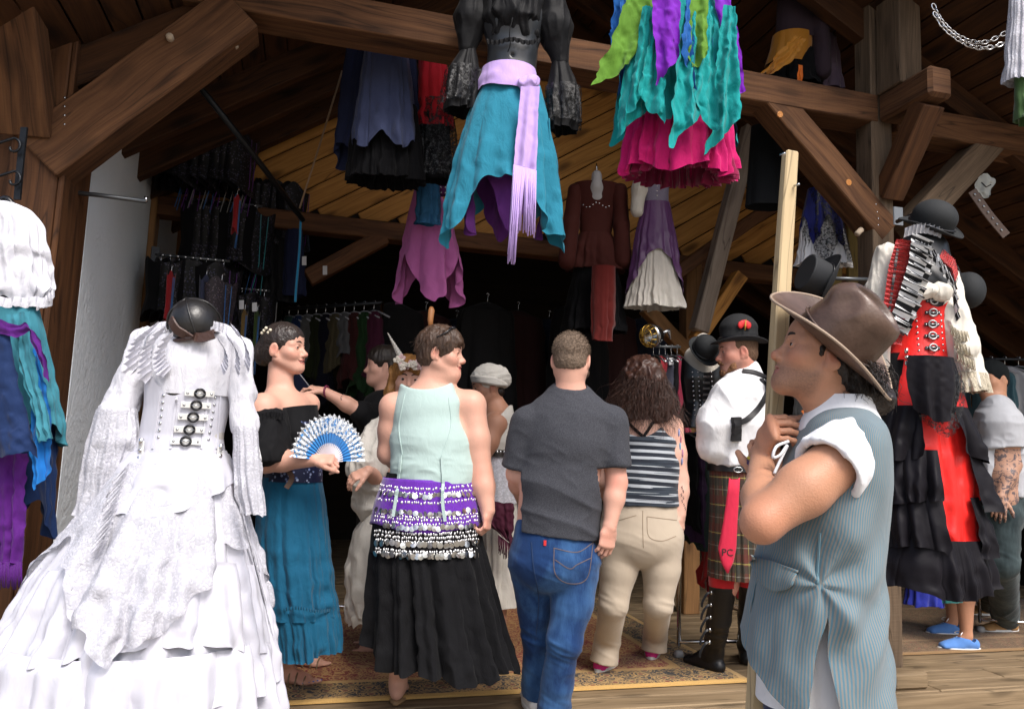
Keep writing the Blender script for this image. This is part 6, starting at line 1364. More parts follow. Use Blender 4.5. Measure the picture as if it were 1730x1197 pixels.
# ---- man in the light grey t-shirt at the right, and the girl in blue shoes
def tattoo_man():
    Y = 5.0; T = thing('person', 'tattooed man in light grey t-shirt and slate jeans at the right', 'person', A(*ZP(1680, 1065, 0)[:2], 0)); v = Vol(); c = P(1676, 640, Y + .05); M = ypr(-75, -5); g = head_prims(v, c, M, 1.0, male=True); nb = P(1683, 690, Y); v.cone(g(-.02, 0, -.05), nb, .06, .065, .04); sh = P(1702, 712, Y - .1); v.cone(nb, sh, .07, .06, .05); v.cone(nb, P(1668, 712, Y + .16), .07, .06, .05)
    econes(v, [(P(1684, 715, Y), .17, .115), (P(1684, 800, Y), .16, .11), (P(1684, 840, Y), .165, .12)], A(.3, .9, 0), .04); wr = P(1690, 838, Y - .17); limb(v, sh, P(1712, 785, Y - .12), wr, (.058, .050, .044, .042, .028)); hand_prims(v, wr, nrm(A(-.2, -.1, -1)), nrm(A(-.5, -.8, 0)), side=1, curl=(.35, .4, .3), s=1.05)
    TAT = NT('skin_tattooed'); co = TAT.coord('Object'); n_ = TAT.noise(co, 22, 4, .7, 1.5); TAT.base(TAT.mix(TAT.ramp(n_, [(.50, (0, 0, 0)), (.56, (1, 1, 1))]), (.45, .25, .17), (.10, .075, .08))); TAT.setp(Roughness=.55); hz = P(0, 835, Y)[2]
    vol_obj('body', v, .010, [SK_TAN, TAT.m], T, [(wr - A(.08, .08, .2), wr + A(.08, .08, .02))], .0045, matfn=lambda p: ((p[:, 2] > hz + .02) & (p[:, 2] < P(0, 700, Y)[2]) & (p[:, 1] < Y - .06)).astype(int)); hv = Vol(); cap_hair(hv, g, M, 1.0, .008); vol_obj('cap', hv, .006, cloth('dark_cap', (.012, .016, .018)), T)
    sv = Vol(); econes(sv, [(P(1684, 690, Y), .12, .09), (P(1684, 715, Y), .185, .125), (P(1684, 770, Y), .18, .14), (P(1683, 850, Y), .185, .145)], A(.3, .9, 0), .05); a, b = sh, P(1711, 768, Y - .12); sv.cone(a, b, .085, .078, .03); sv.half(P(1684, 836, Y), -FZ); sv._push(lambda p: np.where(p[..., 1] < Y - .115, (p - (a + (b - a) * .8)) @ nrm(b - a), -1.0), None, None, .003, 'i'); vol_obj('t_shirt', sv, .0075, cloth('light_grey_jersey', (.44, .45, .48), .9, .1, wr=.15), T, disp=wrinkles(.011, (7, 7, 9), 11))
    f1 = ZP(1700, 1068, 0); f2 = ZP(1660, 1040, 0); trousers('jeans', [(P(1684, 832, Y), .165, .125), (P(1684, 870, Y), .17, .14)], [([P(1692, 870, Y - .06), P(1692, 950, Y - .06), f1 + A(0, 0, .10)], [.11, .095, .085]), ([P(1674, 870, Y + .08), P(1674, 950, Y + .1), f2 + A(.05, 0, .10)], [.105, .09, .08])], M_DKJEAN, T, .009, .011, 8, freq=(7, 7, 12))
    tn = plain('tan_suede', (.42, .23, .09), .8, bump=.2); so = plain('white_rubber', (.75, .75, .72), .5); bl = cloth('blue_lace', (.02, .06, .40)); shoe(T, f1, (-1, -.12), tn, so, 1.08, bl, .028, .03); shoe(T, f2 + A(.05, 0, 0), (-1, .0), tn, so, 1.08, bl, .028, .03)
    bt = thing('water_bottle', 'clear plastic water bottle with blue label behind the grey t-shirt man', 'bottle', P(1722, 840, Y + .12)); lathe('bottle_body', [(.0, 0), (.03, .0), (.032, .05), (.032, .15), (.014, .19), (.013, .215), (0, .215)], P(1721, 842, Y + .12), plain('clear_plastic', (.55, .65, .75), .1), bt); lathe('label', [(.0335, .055), (.0335, .125)], P(1721, 842, Y + .12), plain('blue_label', (.02, .10, .55), .5), bt)
tattoo_man()
def girl():
    f1 = ZP(1628, 1098, 0); f2 = ZP(1602, 1072, 0); Y = f1[1]; T = thing('person', 'girl in blue canvas shoes with bare legs behind the red and black dress', 'person', A(*f1[:2], 0)); v = Vol(); hip = A(f1[0] + .05, f1[1] + .05, .82)
    limb(v, hip, A(f1[0] + .03, f1[1] + .01, .46), f1 + A(.02, 0, .09), (.08, .07, .052, .054, .034)); limb(v, hip + A(-.02, .14, 0), A(f2[0] + .05, f2[1], .46), f2 + A(.03, 0, .09), (.08, .07, .052, .054, .034)); v.cone(f1 + A(.02, 0, .09), f1 + A(-.06, 0, .035), .034, .024, .02); v.cone(f2 + A(.03, 0, .09), f2 + A(-.05, 0, .035), .034, .024, .02)
    c = hip + A(-.03, .07, .66); M = ypr(-90); g = head_prims(v, c, M, .95); econes(v, [(hip + A(0, .07, 0), .11, .08), (hip + A(0, .07, .22), .10, .08), (hip + A(0, .07, .40), .12, .085)], A(0, 1, 0), .04); v.cone(g(-.02, 0, -.05), hip + A(0, .07, .46), .05, .06, .04); v.cone(hip + A(0, .0, .42), hip + A(0, -.09, .40), .05, .05, .04); v.cone(hip + A(0, -.09, .40), hip + A(-.05, -.12, .1), .042, .035, .03)
    vol_obj('body', v, .009, SK_TAN, T); C = np.array([hip + A(0, .07, .46), hip + A(0, .07, .2), hip + A(0, .07, -.05), hip + A(0, .07, -.30)]); drape('dress', C, [.11, .11, .14, .18], [.16, .13, .17, .2], cloth('navy_dress', (.01, .012, .03)), T, n=8, amp=(.01, .06), nth=120, nt=20); hv = Vol(); cap_hair(hv, g, M, .95, .012); vol_obj('hair', hv, .007, M_HAIRD, T)
    bl = cloth('blue_canvas', (.10, .24, .58), .9, .1); so = plain('white_rubber', (.75, .75, .72), .5); shoe(T, f1 + A(.02, 0, 0), (-1, .02), bl, so, 1.0, M_WHITE, .02); shoe(T, f2 + A(.03, 0, 0), (-1, .02), bl, so, 1.0, M_WHITE, .02)
girl()
# ================================================================ CLOTHES ON SHOW
M_SATIN = cloth('white_satin', (.58, .58, .65), .38, .10, wr=.3, cell=9, var=.04, spec=.5); M_BSATIN = cloth('black_satin', (.012, .012, .014), .58, .05, wr=.3, cell=10, spec=.35); M_WOOL = cloth('white_crepe', (.60, .60, .65), .8, .05, wr=.4, cell=30, var=.04)
t = NT('black_lace'); co = t.coord('Object'); n2 = t.noise(co, 70, 3, .7); t.base((.008, .008, .009)); t.l(t.ramp(n2, [(.40, (1, 1, 1)), (.55, (.15, .15, .15))]), t.b.inputs['Alpha']); M_BLACE = t.m
def ring_buckle(parent, obj, x, y, r, strap_m, metal, back, w=.05, hgt=.022):
    p, n_ = on(obj, x, y, .006, back); sx = nrm(np.cross(FZ, n_)); up = np.cross(n_, sx)
    ribbon('buckle_strap', [p - sx * w + n_ * -.004, p, p + sx * w - n_ * .004], hgt, n_, strap_m, parent, .004)
    a = np.linspace(0, 2 * math.pi, 25); b = tube_obj('buckle', p + n_ * .006 + r * (np.cos(a)[:, None] * sx + np.sin(a)[:, None] * up * .95), r * .26, metal, parent, 8); tube_obj('prong', [p + n_ * .010 - sx * r, p + n_ * .010 + sx * r * .9], r * .13, M_STEEL, b, 6)
    for d in (-.8, .8): lathe('stud', [(.005, 0), (.004, .003), (.0001, .004)], p + sx * w * d + n_ * .0005, M_STEEL, b, n_, 8)
def clip(parent, obj, x, y, strap_m, back):
    p, n_ = on(obj, x, y, .010, back); sx = nrm(np.cross(FZ, n_)); b = ribbon('garter_clip', [p + FZ * .032, p, p - FZ * .032], .022, n_, strap_m, parent, .005)
    for dz in (.030, -.030): lathe('clip_end', [(.0001, -.012), (.008, -.010), (.009, .010), (.0001, .013)], p + FZ * dz + n_ * .004, M_CHROME, b, FZ, 10)
    lathe('rivet', [(.009, 0), (.008, .004), (.0001, .006)], p + n_ * .004, M_CHROME, b, n_, 10)
def white_gown():
    Y = 2.75; T = thing('wedding_gown', 'white satin and lace gown with buckled corset on a headless dress form', 'gown', A(*P(290, 1197, Y)[:2], -.3)); hem0 = lambda a: 1
    f = Vol(); econes(f, [(P(330, 575, Y), .10, .08), (P(325, 640, Y), .14, .11), (P(312, 740, Y), .125, .10), (P(305, 800, Y), .14, .12)], A(1, 0, 0)); f.cone(P(330, 580, Y), P(332, 540, Y), .06, .05, .03); vol_obj('dress_form', f, .012, plain('form_cloth', (.5, .48, .45), .8), T); tube_obj('stand', [P(305, 800, Y), A(*P(300, 1197, Y)[:2], -.3)], .02, M_IRON, T)
    bo = pxdrape('blouse', Y, [(548, 270, 388, 0, .55), (575, 246, 408, 0, .62), (620, 246, 400, 0, .80), (668, 250, 392, 0, .85)], M_WOOL, T, n=22, amp=(.02, .008), nth=300, nt=30, seed=3)
    cs = pxdrape('corset', Y, [(640, 250, 393, 0, .90), (690, 248, 384, 0, .86), (735, 240, 374, 0, .84), (768, 228, 378, 0, .84)], M_SATIN, T, n=9, amp=(.004, .006), nth=200, nt=30, seed=5, top=lambda a: .12 + .13 * math.cos(4 * (a + math.pi / 2)) * (1 if abs(((a + math.pi / 2 + math.pi) % (2 * math.pi)) - math.pi) < 1.2 else 0), hem=lambda a: 1 + .06 * math.cos(a + math.pi / 2))
    for x0, x1 in ((272, 258), (300, 288), (352, 340), (372, 366)): strap_on('boning', cs, [(x0, 662), ((x0 + x1) / 2, 710), (x1, 758)], .008, M_SATIN, T, .001, .003, Y - .12)
    for k in range(8):
        f_ = k / 7; stud_on('stud', cs, 278 - 10 * f_, 656 + 82 * f_, .0055, M_STEEL, T, .8, Y - .12); stud_on('stud', cs, 366 - 14 * f_, 660 + 82 * f_, .0055, M_STEEL, T, .8, Y - .12)
    WL = plain('white_leather_strap', (.68, .68, .66), .5); BR = plain('gunmetal', (.03, .03, .033), .3, .8)
    for x, y in ((337, 664), (331, 684), (326, 704), (320, 725), (314, 746)): ring_buckle(T, cs, x, y, .0155, WL, BR, Y - .13, .048)
    for x, y in ((243, 762), (366, 770)): clip(T, cs, x, y, WL, Y - .12)
    # pleated shoulder frills
    rows = [[(272, 543), (250, 562), (238, 590), (232, 622)], [(284, 550), (262, 578), (256, 606), (262, 632)], [(296, 560), (282, 586), (282, 606), (290, 622)]]
    for k, r_ in enumerate(rows): ruffle('frill', [P(x, y, Y - .07 - .035 * k) for x, y in smooth_path([(a, b, 0) for a, b in r_], 12)[:, :2]], nrm(A(-.55, -.1, -.7)), nrm(A(-.35, -1, .1)), .055 - .006 * k, M_SATIN, T, 8, .014, seed=k, rows=6)
    rows = [[(388, 545), (404, 562), (414, 590), (412, 612)], [(374, 553), (392, 578), (398, 600), (396, 620)], [(362, 562), (376, 584), (378, 604), (372, 618)]]
    for k, r_ in enumerate(rows): ruffle('frill', [P(x, y, Y - .07 - .035 * k) for x, y in smooth_path([(a, b, 0) for a, b in r_], 12)[:, :2]], nrm(A(.45, -.1, -.7)), nrm(A(.35, -1, .1)), .042 - .004 * k, M_SATIN, T, 8, .012, seed=k + 5, rows=6)
    ruffle('neck_lace', [P(268 + k * 9, 548 - 10 * math.sin(k / 13. * math.pi), Y - .09) for k in range(14)], A(0, -.1, -1), A(0, -1, 0), .035, M_LACE, T, 16, .006)
    # sleeves with lace cuffs
    sv = Vol(); sv.chain([P(246, 575, Y), P(226, 640, Y - .02), P(197, 700, Y - .05)], [.046, .050, .056], .03); vol_obj('sleeve', sv, .006, M_WOOL, T, disp=wrinkles(.010, (26, 26, 7), 3)); sv = Vol(); sv.chain([P(404, 590, Y), P(408, 660, Y), P(414, 720, Y - .02)], [.043, .041, .043], .03); vol_obj('sleeve', sv, .006, M_WOOL, T, disp=wrinkles(.010, (26, 26, 7), 4))
    for nm, rw, m_ in (('cuff', [(688, 170, 228), (740, 162, 228), (780, 160, 214)], M_WOOL), ('lace_cuff', [(692, 166, 230), (750, 152, 230), (806, 148, 218)], M_LACE), ('lace_cuff', [(700, 164, 228), (780, 146, 224), (850, 138, 206)], M_LACE)): pxdrape(nm, Y - .06, rw, m_, T, ry=.8, n=11, amp=(.04, .14), nth=200, nt=24, seed=len(nm), hem=lambda a: 1 + .15 * math.sin(2 * a))
    for nm, rw, m_ in (('cuff', [(712, 397, 432), (760, 400, 436), (820, 404, 440)], M_WOOL), ('lace_cuff', [(720, 394, 434), (790, 398, 440), (870, 406, 444)], M_LACE)): pxdrape(nm, Y - .03, rw, m_, T, ry=.9, n=9, amp=(.04, .14), nth=160, nt=24, seed=2)
    # skirts
    sk = pxdrape('skirt', Y, [(758, 230, 378), (800, 205, 394), (880, 150, 408), (980, 86, 424), (1080, 38, 434), (1150, 12, 438)], M_SATIN, T, ry=.80, n=15, amp=(.03, .10), nth=400, nt=60, seed=7)
    pxdrape('hem_tier', Y, [(1066, 24, 440), (1085, 2, 446), (1190, -24, 446), (1225, -30, 444)], M_SATIN, T, ry=.82, n=21, amp=(.03, .085), nth=480, nt=40, seed=9, hem=lambda a: 1 + .03 * math.sin(5 * a))
    pxdrape('upper_tier', Y, [(940, 106, 420), (965, 88, 430), (1050, 54, 440), (1080, 42, 442)], M_SATIN, T, ry=.83, n=18, amp=(.03, .085), nth=420, nt=34, seed=10, hem=lambda a: 1 + .20 * math.sin(2 * a + .6), top=lambda a: .1 * math.sin(2 * a + .6))
    # satin swag and lace overskirts
    pxdrape('swag', Y, [(764, 226, 382), (800, 204, 398), (862, 172, 414)], M_SATIN, T, ry=.90, n=7, amp=(.03, .07), nth=220, nt=30, seed=12, hem=lambda a: .72 + .30 * math.cos(2 * (a + math.pi / 2)) * .9, jig=.04)
    pxdrape('lace_overskirt', Y, [(780, 218, 386), (860, 160, 406), (960, 86, 426), (1060, 34, 440)], M_LACE, T, ry=.93, n=13, amp=(.03, .10), nth=340, nt=50, seed=14, hem=lambda a: .72 + .26 * math.cos(3 * (a + math.pi / 2 - .25)) + .04 * math.sin(17 * a), jig=.04)
    for k in range(5): ruffle('lace_ruffle', [P(222 - 40 * u - 34 * k * u, 782 + (130 + 64 * k) * u, Y - .14 - .14 * u) for u in np.linspace(0, 1, 14)], nrm(A(-.3, -.2, -.8)), A(-.2, -1, .1), .06, M_LACE, T, 13, .024, seed=k, edge=.006)
    for k in range(2): ruffle('lace_ruffle', [P(398 + 44 * u + 12 * k * u, 820 + (170 + 60 * k) * u, Y - .10 - .04 * u) for u in np.linspace(0, 1, 14)], nrm(A(.35, -.1, -.8)), A(.2, -1, .1), .06, M_LACE, T, 13, .024, seed=9 + k, edge=.006)
    # leather mask resting on the neck
    mk = thing('leather_mask', 'black leather beaked helmet with brown trim resting on the white gown', 'mask', P(330, 575, Y)); BL = plain('mask_leather', (.014, .013, .013), .34, 0, .5, bump=.2, bscale=40); BN = plain('mask_trim', (.055, .025, .018), .4, bump=.3, bscale=80); c = P(329, 546, Y - .05); Mk = frame(nrm(A(.35, -.85, -.35)), A(-.25, -.3, .9)); v = Vol(); v.ell(c, A(.098, .088, .092), Mk, .01); v.half(c + Mk @ A(-.02, 0, -.052), nrm(Mk @ A(.15, 0, -1)), .006); v.ell(c + Mk @ A(.05, -.02, -.07), A(.075, .062, .055), Mk, .012, 's'); vol_obj('dome', v, .0042, BL, mk)
    for pts_ in ([(.0, 0, .094), (.05, 0, .080), (.09, 0, .035), (.097, 0, -.02)], [(.0, .0, .094), (.02, .06, .068), (.02, .086, .02), (.01, .086, -.03)], [(.0, .0, .094), (.02, -.06, .068), (.02, -.086, .02), (.01, -.086, -.03)]): tube_obj('seam_ridge', smooth_path([c + Mk @ A(*q_) for q_ in pts_], 16), .0042, BL, mk, 6)
    tube_obj('rim', np.array([c + Mk @ A(.099 * math.cos(a_), .089 * math.sin(a_), -.035 + .010 * math.cos(a_)) for a_ in np.linspace(-1.9, 1.9, 30)]), .008, BN, mk, 8)
    dm = mk.children[0]
    strap_on('trim', dm, [(290, 540), (300, 556), (318, 566), (340, 570), (362, 564)], .034, BN, mk, .002, .006, Y - .13)
    for k in range(6): x = 292 + 14 * k; stud_on('rivet', dm, x, 545 + 22 * math.sin(k / 5. * 2.2), .004, M_IRON, mk, .6, Y - .13)
white_gown()

def edge_outfit():
    Y = 2.85; T = thing('skirt_outfit', 'white peasant blouse over layered teal and blue skirt hanging from iron scroll bracket', 'outfit', P(20, 700, Y)); TL = cloth('teal_cotton', (.04, .20, .26), .85, .1, wr=.4); NV = cloth('deep_navy', (.006, .022, .085), .8, .1, wr=.35); BR = cloth('bright_blue', (.01, .16, .50), .8, .1); PU = cloth('violet_gauze', (.075, .006, .15), .8, .1, wr=.4)
    pxdrape('blouse', Y, [(342, -30, 24), (350, -44, 46), (378, -54, 66), (430, -60, 74), (486, -66, 84), (512, -60, 70)], M_WOOL, T, ry=.6, n=13, amp=(.10, .07), nth=260, nt=50, seed=3, jig=.05); ruffle('blouse_hem', [P(-60 + 15 * k, 500 + (4 if k % 2 else 0), Y - .14 + .0012 * (k - 5) ** 2) for k in range(11)], A(0, 0, -1), A(0, -1, 0), .035, M_WOOL, T, 12, .010); ruffle('sleeve_frill', [P(62 + 5 * k, 512 - 4 * k, Y - .08 - .01 * k) for k in range(7)], A(.1, 0, -1), A(.4, -1, 0), .03, M_WOOL, T, 6, .010)
    pxdrape('skirt', Y, [(512, -70, 62), (560, -80, 72), (640, -90, 88), (730, -95, 100)], TL, T, ry=.5, n=9, amp=(.02, .06), nth=200, nt=40, seed=4, hem=lambda a: 1 + .1 * math.sin(3 * a)); pxdrape('under_skirt', Y + .02, [(560, -80, 60), (720, -95, 84), (905, -100, 78)], NV, T, ry=.55, n=7, amp=(.02, .09), nth=200, nt=40, seed=6, hem=lambda a: .92 + .1 * math.sin(4 * a + .4))
    pxpanel('navy_panel', Y - .20, [(-60, 540), (-60, 700), (-60, 770)], [(10, 545), (40, 680), (66, 768)], NV, T, n=2, amp=.012); pxpanel('blue_panel', Y - .14, [(48, 580), (52, 700), (60, 830)], [(66, 580), (84, 700), (92, 790)], BR, T, n=1.5, amp=.012); pxpanel('teal_panel', Y - .17, [(10, 530), (40, 640), (68, 750)], [(50, 525), (64, 640), (88, 740)], TL, T, n=2, amp=.010); pxpanel('sash', Y - .21, [(-30, 525), (20, 545), (48, 550), (62, 620)], [(-30, 550), (20, 570), (62, 560), (84, 640)], PU, T, n=1, amp=.006); pxpanel('sash_tail', Y - .1, [(-30, 760), (-30, 880), (-25, 950)], [(46, 765), (43, 880), (36, 950)], PU, T, n=3, amp=.015)
    mb = MB(); rg = np.random.RandomState(4)
    for k in range(22): x = -20 + 56 * k / 21; add_tube(mb, [P(x, 948, Y - .1), P(x + rg.uniform(-1, 1), 970, Y - .105), P(x + rg.uniform(-3, 2), 992 + rg.uniform(-4, 4), Y - .1)], .003, 4)
    o = mb.build('fringe', PU, T); o['kind'] = 'stuff'
    h = thing('scroll_bracket', 'black wrought iron scroll bracket on the left post above the white blouse', 'bracket', P(38, 320, Y + .1)); ribbon('back_plate', [P(42, 216, Y + .12), P(36, 270, Y + .12), P(30, 338, Y + .12)], .028, A(0, -1, 0), M_IRON, h, .008)
    for y0, s_ in ((236, 1), (292, 1)): a = np.linspace(0, 4.6, 26); r_ = .036 * (1 - a / 6.5); tube_obj('scroll', np.concatenate([[P(-40, y0 + 18, Y + .02)], P(22, y0 + 12, Y + .09) + np.stack([r_ * np.sin(a), 0 * a, r_ * np.cos(a)], -1)]), .0055, M_IRON, h, 6)
    hg = tube_obj('hanger', smooth_path([P(-60, 360, Y), P(-10, 345, Y), P(10, 335, Y), P(25, 350, Y)], 20), .012, plain('black_plastic', (.01, .01, .012), .25), None, 8); tag(hg, 'black plastic hanger carrying the white blouse at the left edge', 'hanger')
edge_outfit()
# empty arm on the post
arm = thing('wall_bracket', 'empty grey iron display arm projecting from left post before the plaster wall', 'bracket', P(100, 318, 3.45)); ribbon('plate', [P(103, 295, 3.5), P(97, 315, 3.5), P(93, 335, 3.5)], .045, A(0, -1, 0), M_IRON, arm, .008); GM = plain('grey_iron', (.13, .14, .15), .4, .7); tube_obj('rod', [P(96, 322, 3.48), P(170, 330, 3.52), P(247, 340, 3.56)], .011, GM, arm, 8); tube_obj('stop_pin', [P(246, 341, 3.56), P(247, 332, 3.56)], .009, M_STEEL, arm, 8)

def black_top_form():
    Y = 3.5; T = thing('dress_form', 'black dress form with black satin crop top, teal skirt and lavender sash hung from beam', 'dress form', P(865, 130, Y)); BK = plain('form_plastic', (.030, .033, .038), .32); v = Vol(); econes(v, [(P(868, -40, Y), .17, .11), (P(868, 40, Y), .15, .11), (P(866, 95, Y), .112, .085), (P(860, 150, Y), .135, .10)], A(1, 0, 0)); v.cone(P(868, -40, Y), P(868, -80, Y), .06, .05, .03); v.ell(P(866, 93, Y - .088), A(.008, .01, .010), None, .006, 's'); vol_obj('torso', v, .007, BK, T)
    pxdrape('crop_top', Y, [(-50, 800, 935, 0, .6), (0, 806, 928, 0, .8), (45, 812, 922, 0, .95), (72, 824, 912, 0, .75)], M_BSATIN, T, n=14, amp=(.05, .05), nth=280, nt=40, seed=3, jig=.03); ruffle('top_hem', [P(822 + 9 * k, 66 + 3 * math.sin(k), Y - .12 + .0015 * (k - 5) ** 2) for k in range(11)], A(0, 0, -1), A(0, -1, 0), .022, M_BSATIN, T, 11, .010)
    sv = Vol(); sv.chain([P(806, -20, Y), P(797, 30, Y), P(790, 82, Y)], [.070, .076, .042], .03); vol_obj('sleeve', sv, .006, M_BSATIN, T, disp=wrinkles(.012, (15, 15, 5), 3)); sv = Vol(); sv.chain([P(926, -10, Y), P(938, 50, Y), P(946, 105, Y)], [.070, .078, .044], .03); vol_obj('sleeve', sv, .006, M_BSATIN, T, disp=wrinkles(.012, (15, 15, 5), 5))
    for rw, sd in (([(82, 780, 804), (120, 756, 812), (190, 752, 806)], 1), ([(106, 932, 960), (150, 926, 978), (222, 930, 976)], 2)): pxdrape('cuff', Y, rw, M_BSATIN, T, ry=.9, n=7, amp=(.05, .16), nth=140, nt=24, seed=sd); pxdrape('lace_cuff', Y, [(rw[1][0], rw[1][1] - 6, rw[1][2] + 6), (rw[2][0] - 10, rw[2][1] - 8, rw[2][2] + 10)], M_BLACE, T, ry=.9, n=7, amp=(.08, .2), nth=120, nt=14, seed=sd + 3)
    tube_obj('lacing', smooth_path([P(866, 30, Y - .14), P(861, 55, Y - .14), P(862, 75, Y - .13), P(858, 88, Y - .12)], 16), .003, M_BSATIN, T, 6)
    TQ = cloth('turquoise_cotton', (.018, .20, .30), .85, .1, wr=.4, cell=24); PL = cloth('plum_cotton', (.090, .016, .14), .85, .1, wr=.4); LV = cloth('lavender_jersey', (.52, .36, .74), .75, .15, wr=.3, var=.05)
    dd = lambda a: ((a + math.pi / 2 + math.pi) % (2 * math.pi)) - math.pi
    pxdrape('skirt', Y, [(146, 812, 916), (190, 792, 928), (270, 770, 942), (350, 756, 946), (410, 750, 948)], TQ, T, ry=.70, n=9, amp=(.03, .10), nth=340, nt=60, seed=8, hem=lambda a: .60 + .40 * abs(math.sin(dd(a) * 1.05)) ** 1.3 + .06 * math.sin(7 * a)); pxdrape('under_skirt', Y, [(180, 800, 920), (300, 790, 925), (400, 790, 915)], PL, T, ry=.6, n=7, amp=(.03, .16), nth=220, nt=40, seed=9, hem=lambda a: .80 + .2 * math.sin(4 * a + 1))
    pxdrape('sash', Y, [(120, 812, 908), (142, 806, 912), (164, 800, 914)], LV, T, ry=.86, n=2, amp=(.01, .03), nth=160, nt=18, seed=5, jig=.02, hem=lambda a: 1 + .12 * math.cos(a)); kv = Vol(); kv.ell(P(898, 138, Y - .13), A(.035, .03, .035), None); kv.ell(P(886, 142, Y - .14), A(.03, .025, .03), None, .02); vol_obj('sash_knot', kv, .005, LV, T, disp=wrinkles(.008, (30, 30, 30), 3)); pxpanel('sash_tail', Y - .215, [(880, 146), (875, 200), (868, 278)], [(912, 146), (909, 200), (906, 288)], LV, T, n=1.2, amp=.010, jit=.25)
    mb = MB(); rg = np.random.RandomState(4)
    for k in range(46): u = (k + .5) / 46; x = 868 + 38 * u; y = 278 + 10 * u; ln = 105 if u > .35 else 158; ln += rg.uniform(-12, 10); x2 = x - (10 if u < .5 else 3) * ln / 150; add_tube(mb, [P(x, y, Y - .22), P((x + x2) / 2 + rg.uniform(-1, 1), y + ln * .5, Y - .225 + rg.uniform(-.01, .01)), P(x2 + rg.uniform(-2, 2), y + ln, Y - .22 + rg.uniform(-.015, .015))], .0032, 4)
    o = mb.build('fringe', LV, T); o['kind'] = 'stuff'
    pxdrape('tie_string', Y - .08, [(200, 926, 929), (250, 928, 931)], TQ, T, n=1, amp=(0, 0), nth=6, nt=6)
black_top_form()

def rainbow_skirt():
    Y = 3.4; T = thing('layered_skirt', 'magenta ruffled skirt under ragged turquoise, green and purple panels hung from the beam', 'skirt', P(1140, 120, Y)); MG = cloth('magenta_cotton', (.50, .004, .12), .85, .1, wr=.45, cell=26); TQ = cloth('aqua_cotton', (.002, .27, .27), .85, .1, wr=.45, cell=26); GR = cloth('leaf_green', (.10, .23, .022), .85, .1, wr=.4); PU = cloth('bright_purple', (.17, .010, .40), .85, .1, wr=.4); BL = cloth('cobalt_cotton', (.006, .09, .33), .85, .1, wr=.4)
    pxdrape('under_skirt', Y, [(-60, 1105, 1190), (60, 1085, 1215), (150, 1072, 1228), (230, 1058, 1236), (292, 1046, 1242)], MG, T, ry=.66, n=17, amp=(.03, .11), nth=420, nt=60, seed=5, sharp=.8, hem=lambda a: 1 - .03 * math.sin(a) + .02 * math.sin(6 * a)); pxdrape('ruffle_lining', Y, [(240, 1064, 1230), (300, 1062, 1232)], cloth('magenta_dark', (.22, .004, .05)), T, ry=.6, n=30, amp=(.05, .16), nth=420, nt=12, seed=6)
    rg = np.random.RandomState(7); ph = rg.uniform(0, 6.28, 4)
    pxdrape('turquoise_layer', Y, [(-60, 1085, 1200), (50, 1062, 1230), (150, 1046, 1250), (262, 1034, 1256)], TQ, T, ry=.80, n=10, amp=(.03, .11), nth=420, nt=60, seed=11, hem=lambda a: .64 + .30 * abs(math.sin(2.5 * a + .4)) ** 1.5 * (.7 + .3 * math.sin(3 * a)) + .05 * math.sin(9 * a)); pxdrape('cobalt_layer', Y, [(-60, 1090, 1195), (50, 1066, 1226), (170, 1050, 1246)], BL, T, ry=.75, n=9, amp=(.03, .1), nth=300, nt=40, seed=13, hem=lambda a: .55 + .42 * abs(math.sin(2 * a + 1.2)) ** 2)
    pxpanel('green_panel', Y - .22, [(1066, -30), (1040, 50), (1001, 148)], [(1112, -30), (1092, 50), (1066, 102)], GR, T, n=.8, amp=.02, seed=1); pxpanel('green_panel', Y - .30, [(1166, -30), (1164, 50), (1168, 118)], [(1198, -30), (1194, 45), (1192, 92)], GR, T, n=1, amp=.02, seed=2); pxpanel('purple_panel', Y - .30, [(1104, -30), (1102, 50), (1112, 136)], [(1146, -30), (1150, 50), (1147, 96)], PU, T, n=1, amp=.022, seed=3); pxpanel('purple_panel', Y - .16, [(1200, -30), (1222, 70), (1246, 165)], [(1228, -30), (1250, 70), (1262, 150)], PU, T, n=.8, amp=.016, seed=4)
    for i, (xl, xr, yb, yb2, dy) in enumerate(((1050, 1096, 236, 180, -.20), (1086, 1120, 150, 216, -.27), (1138, 1178, 250, 196, -.29), (1172, 1206, 165, 228, -.27), (1204, 1244, 262, 200, -.21), (1068, 1106, 190, 140, -.25))): pxpanel('turquoise_panel', Y + dy, [(xl + 18, 10), (xl + 6, 100), (xl - 8, yb)], [(xr, 10), (xr + 2, 100), (xr + 4, yb2)], TQ, T, n=1.3, amp=.026, seed=10 + i)
    for i, (xl, xr, yb, yb2, dy) in enumerate(((1028, 1062, 60, 128, -.12), (1150, 1172, 60, 160, -.30), (1040, 1058, 165, 120, -.15))): pxpanel('cobalt_panel', Y + dy, [(xl + 10, -10), (xl + 4, 50), (xl, yb)], [(xr, -10), (xr, 60), (xr, yb2)], BL, T, n=1, amp=.02, seed=20 + i)
rainbow_skirt()

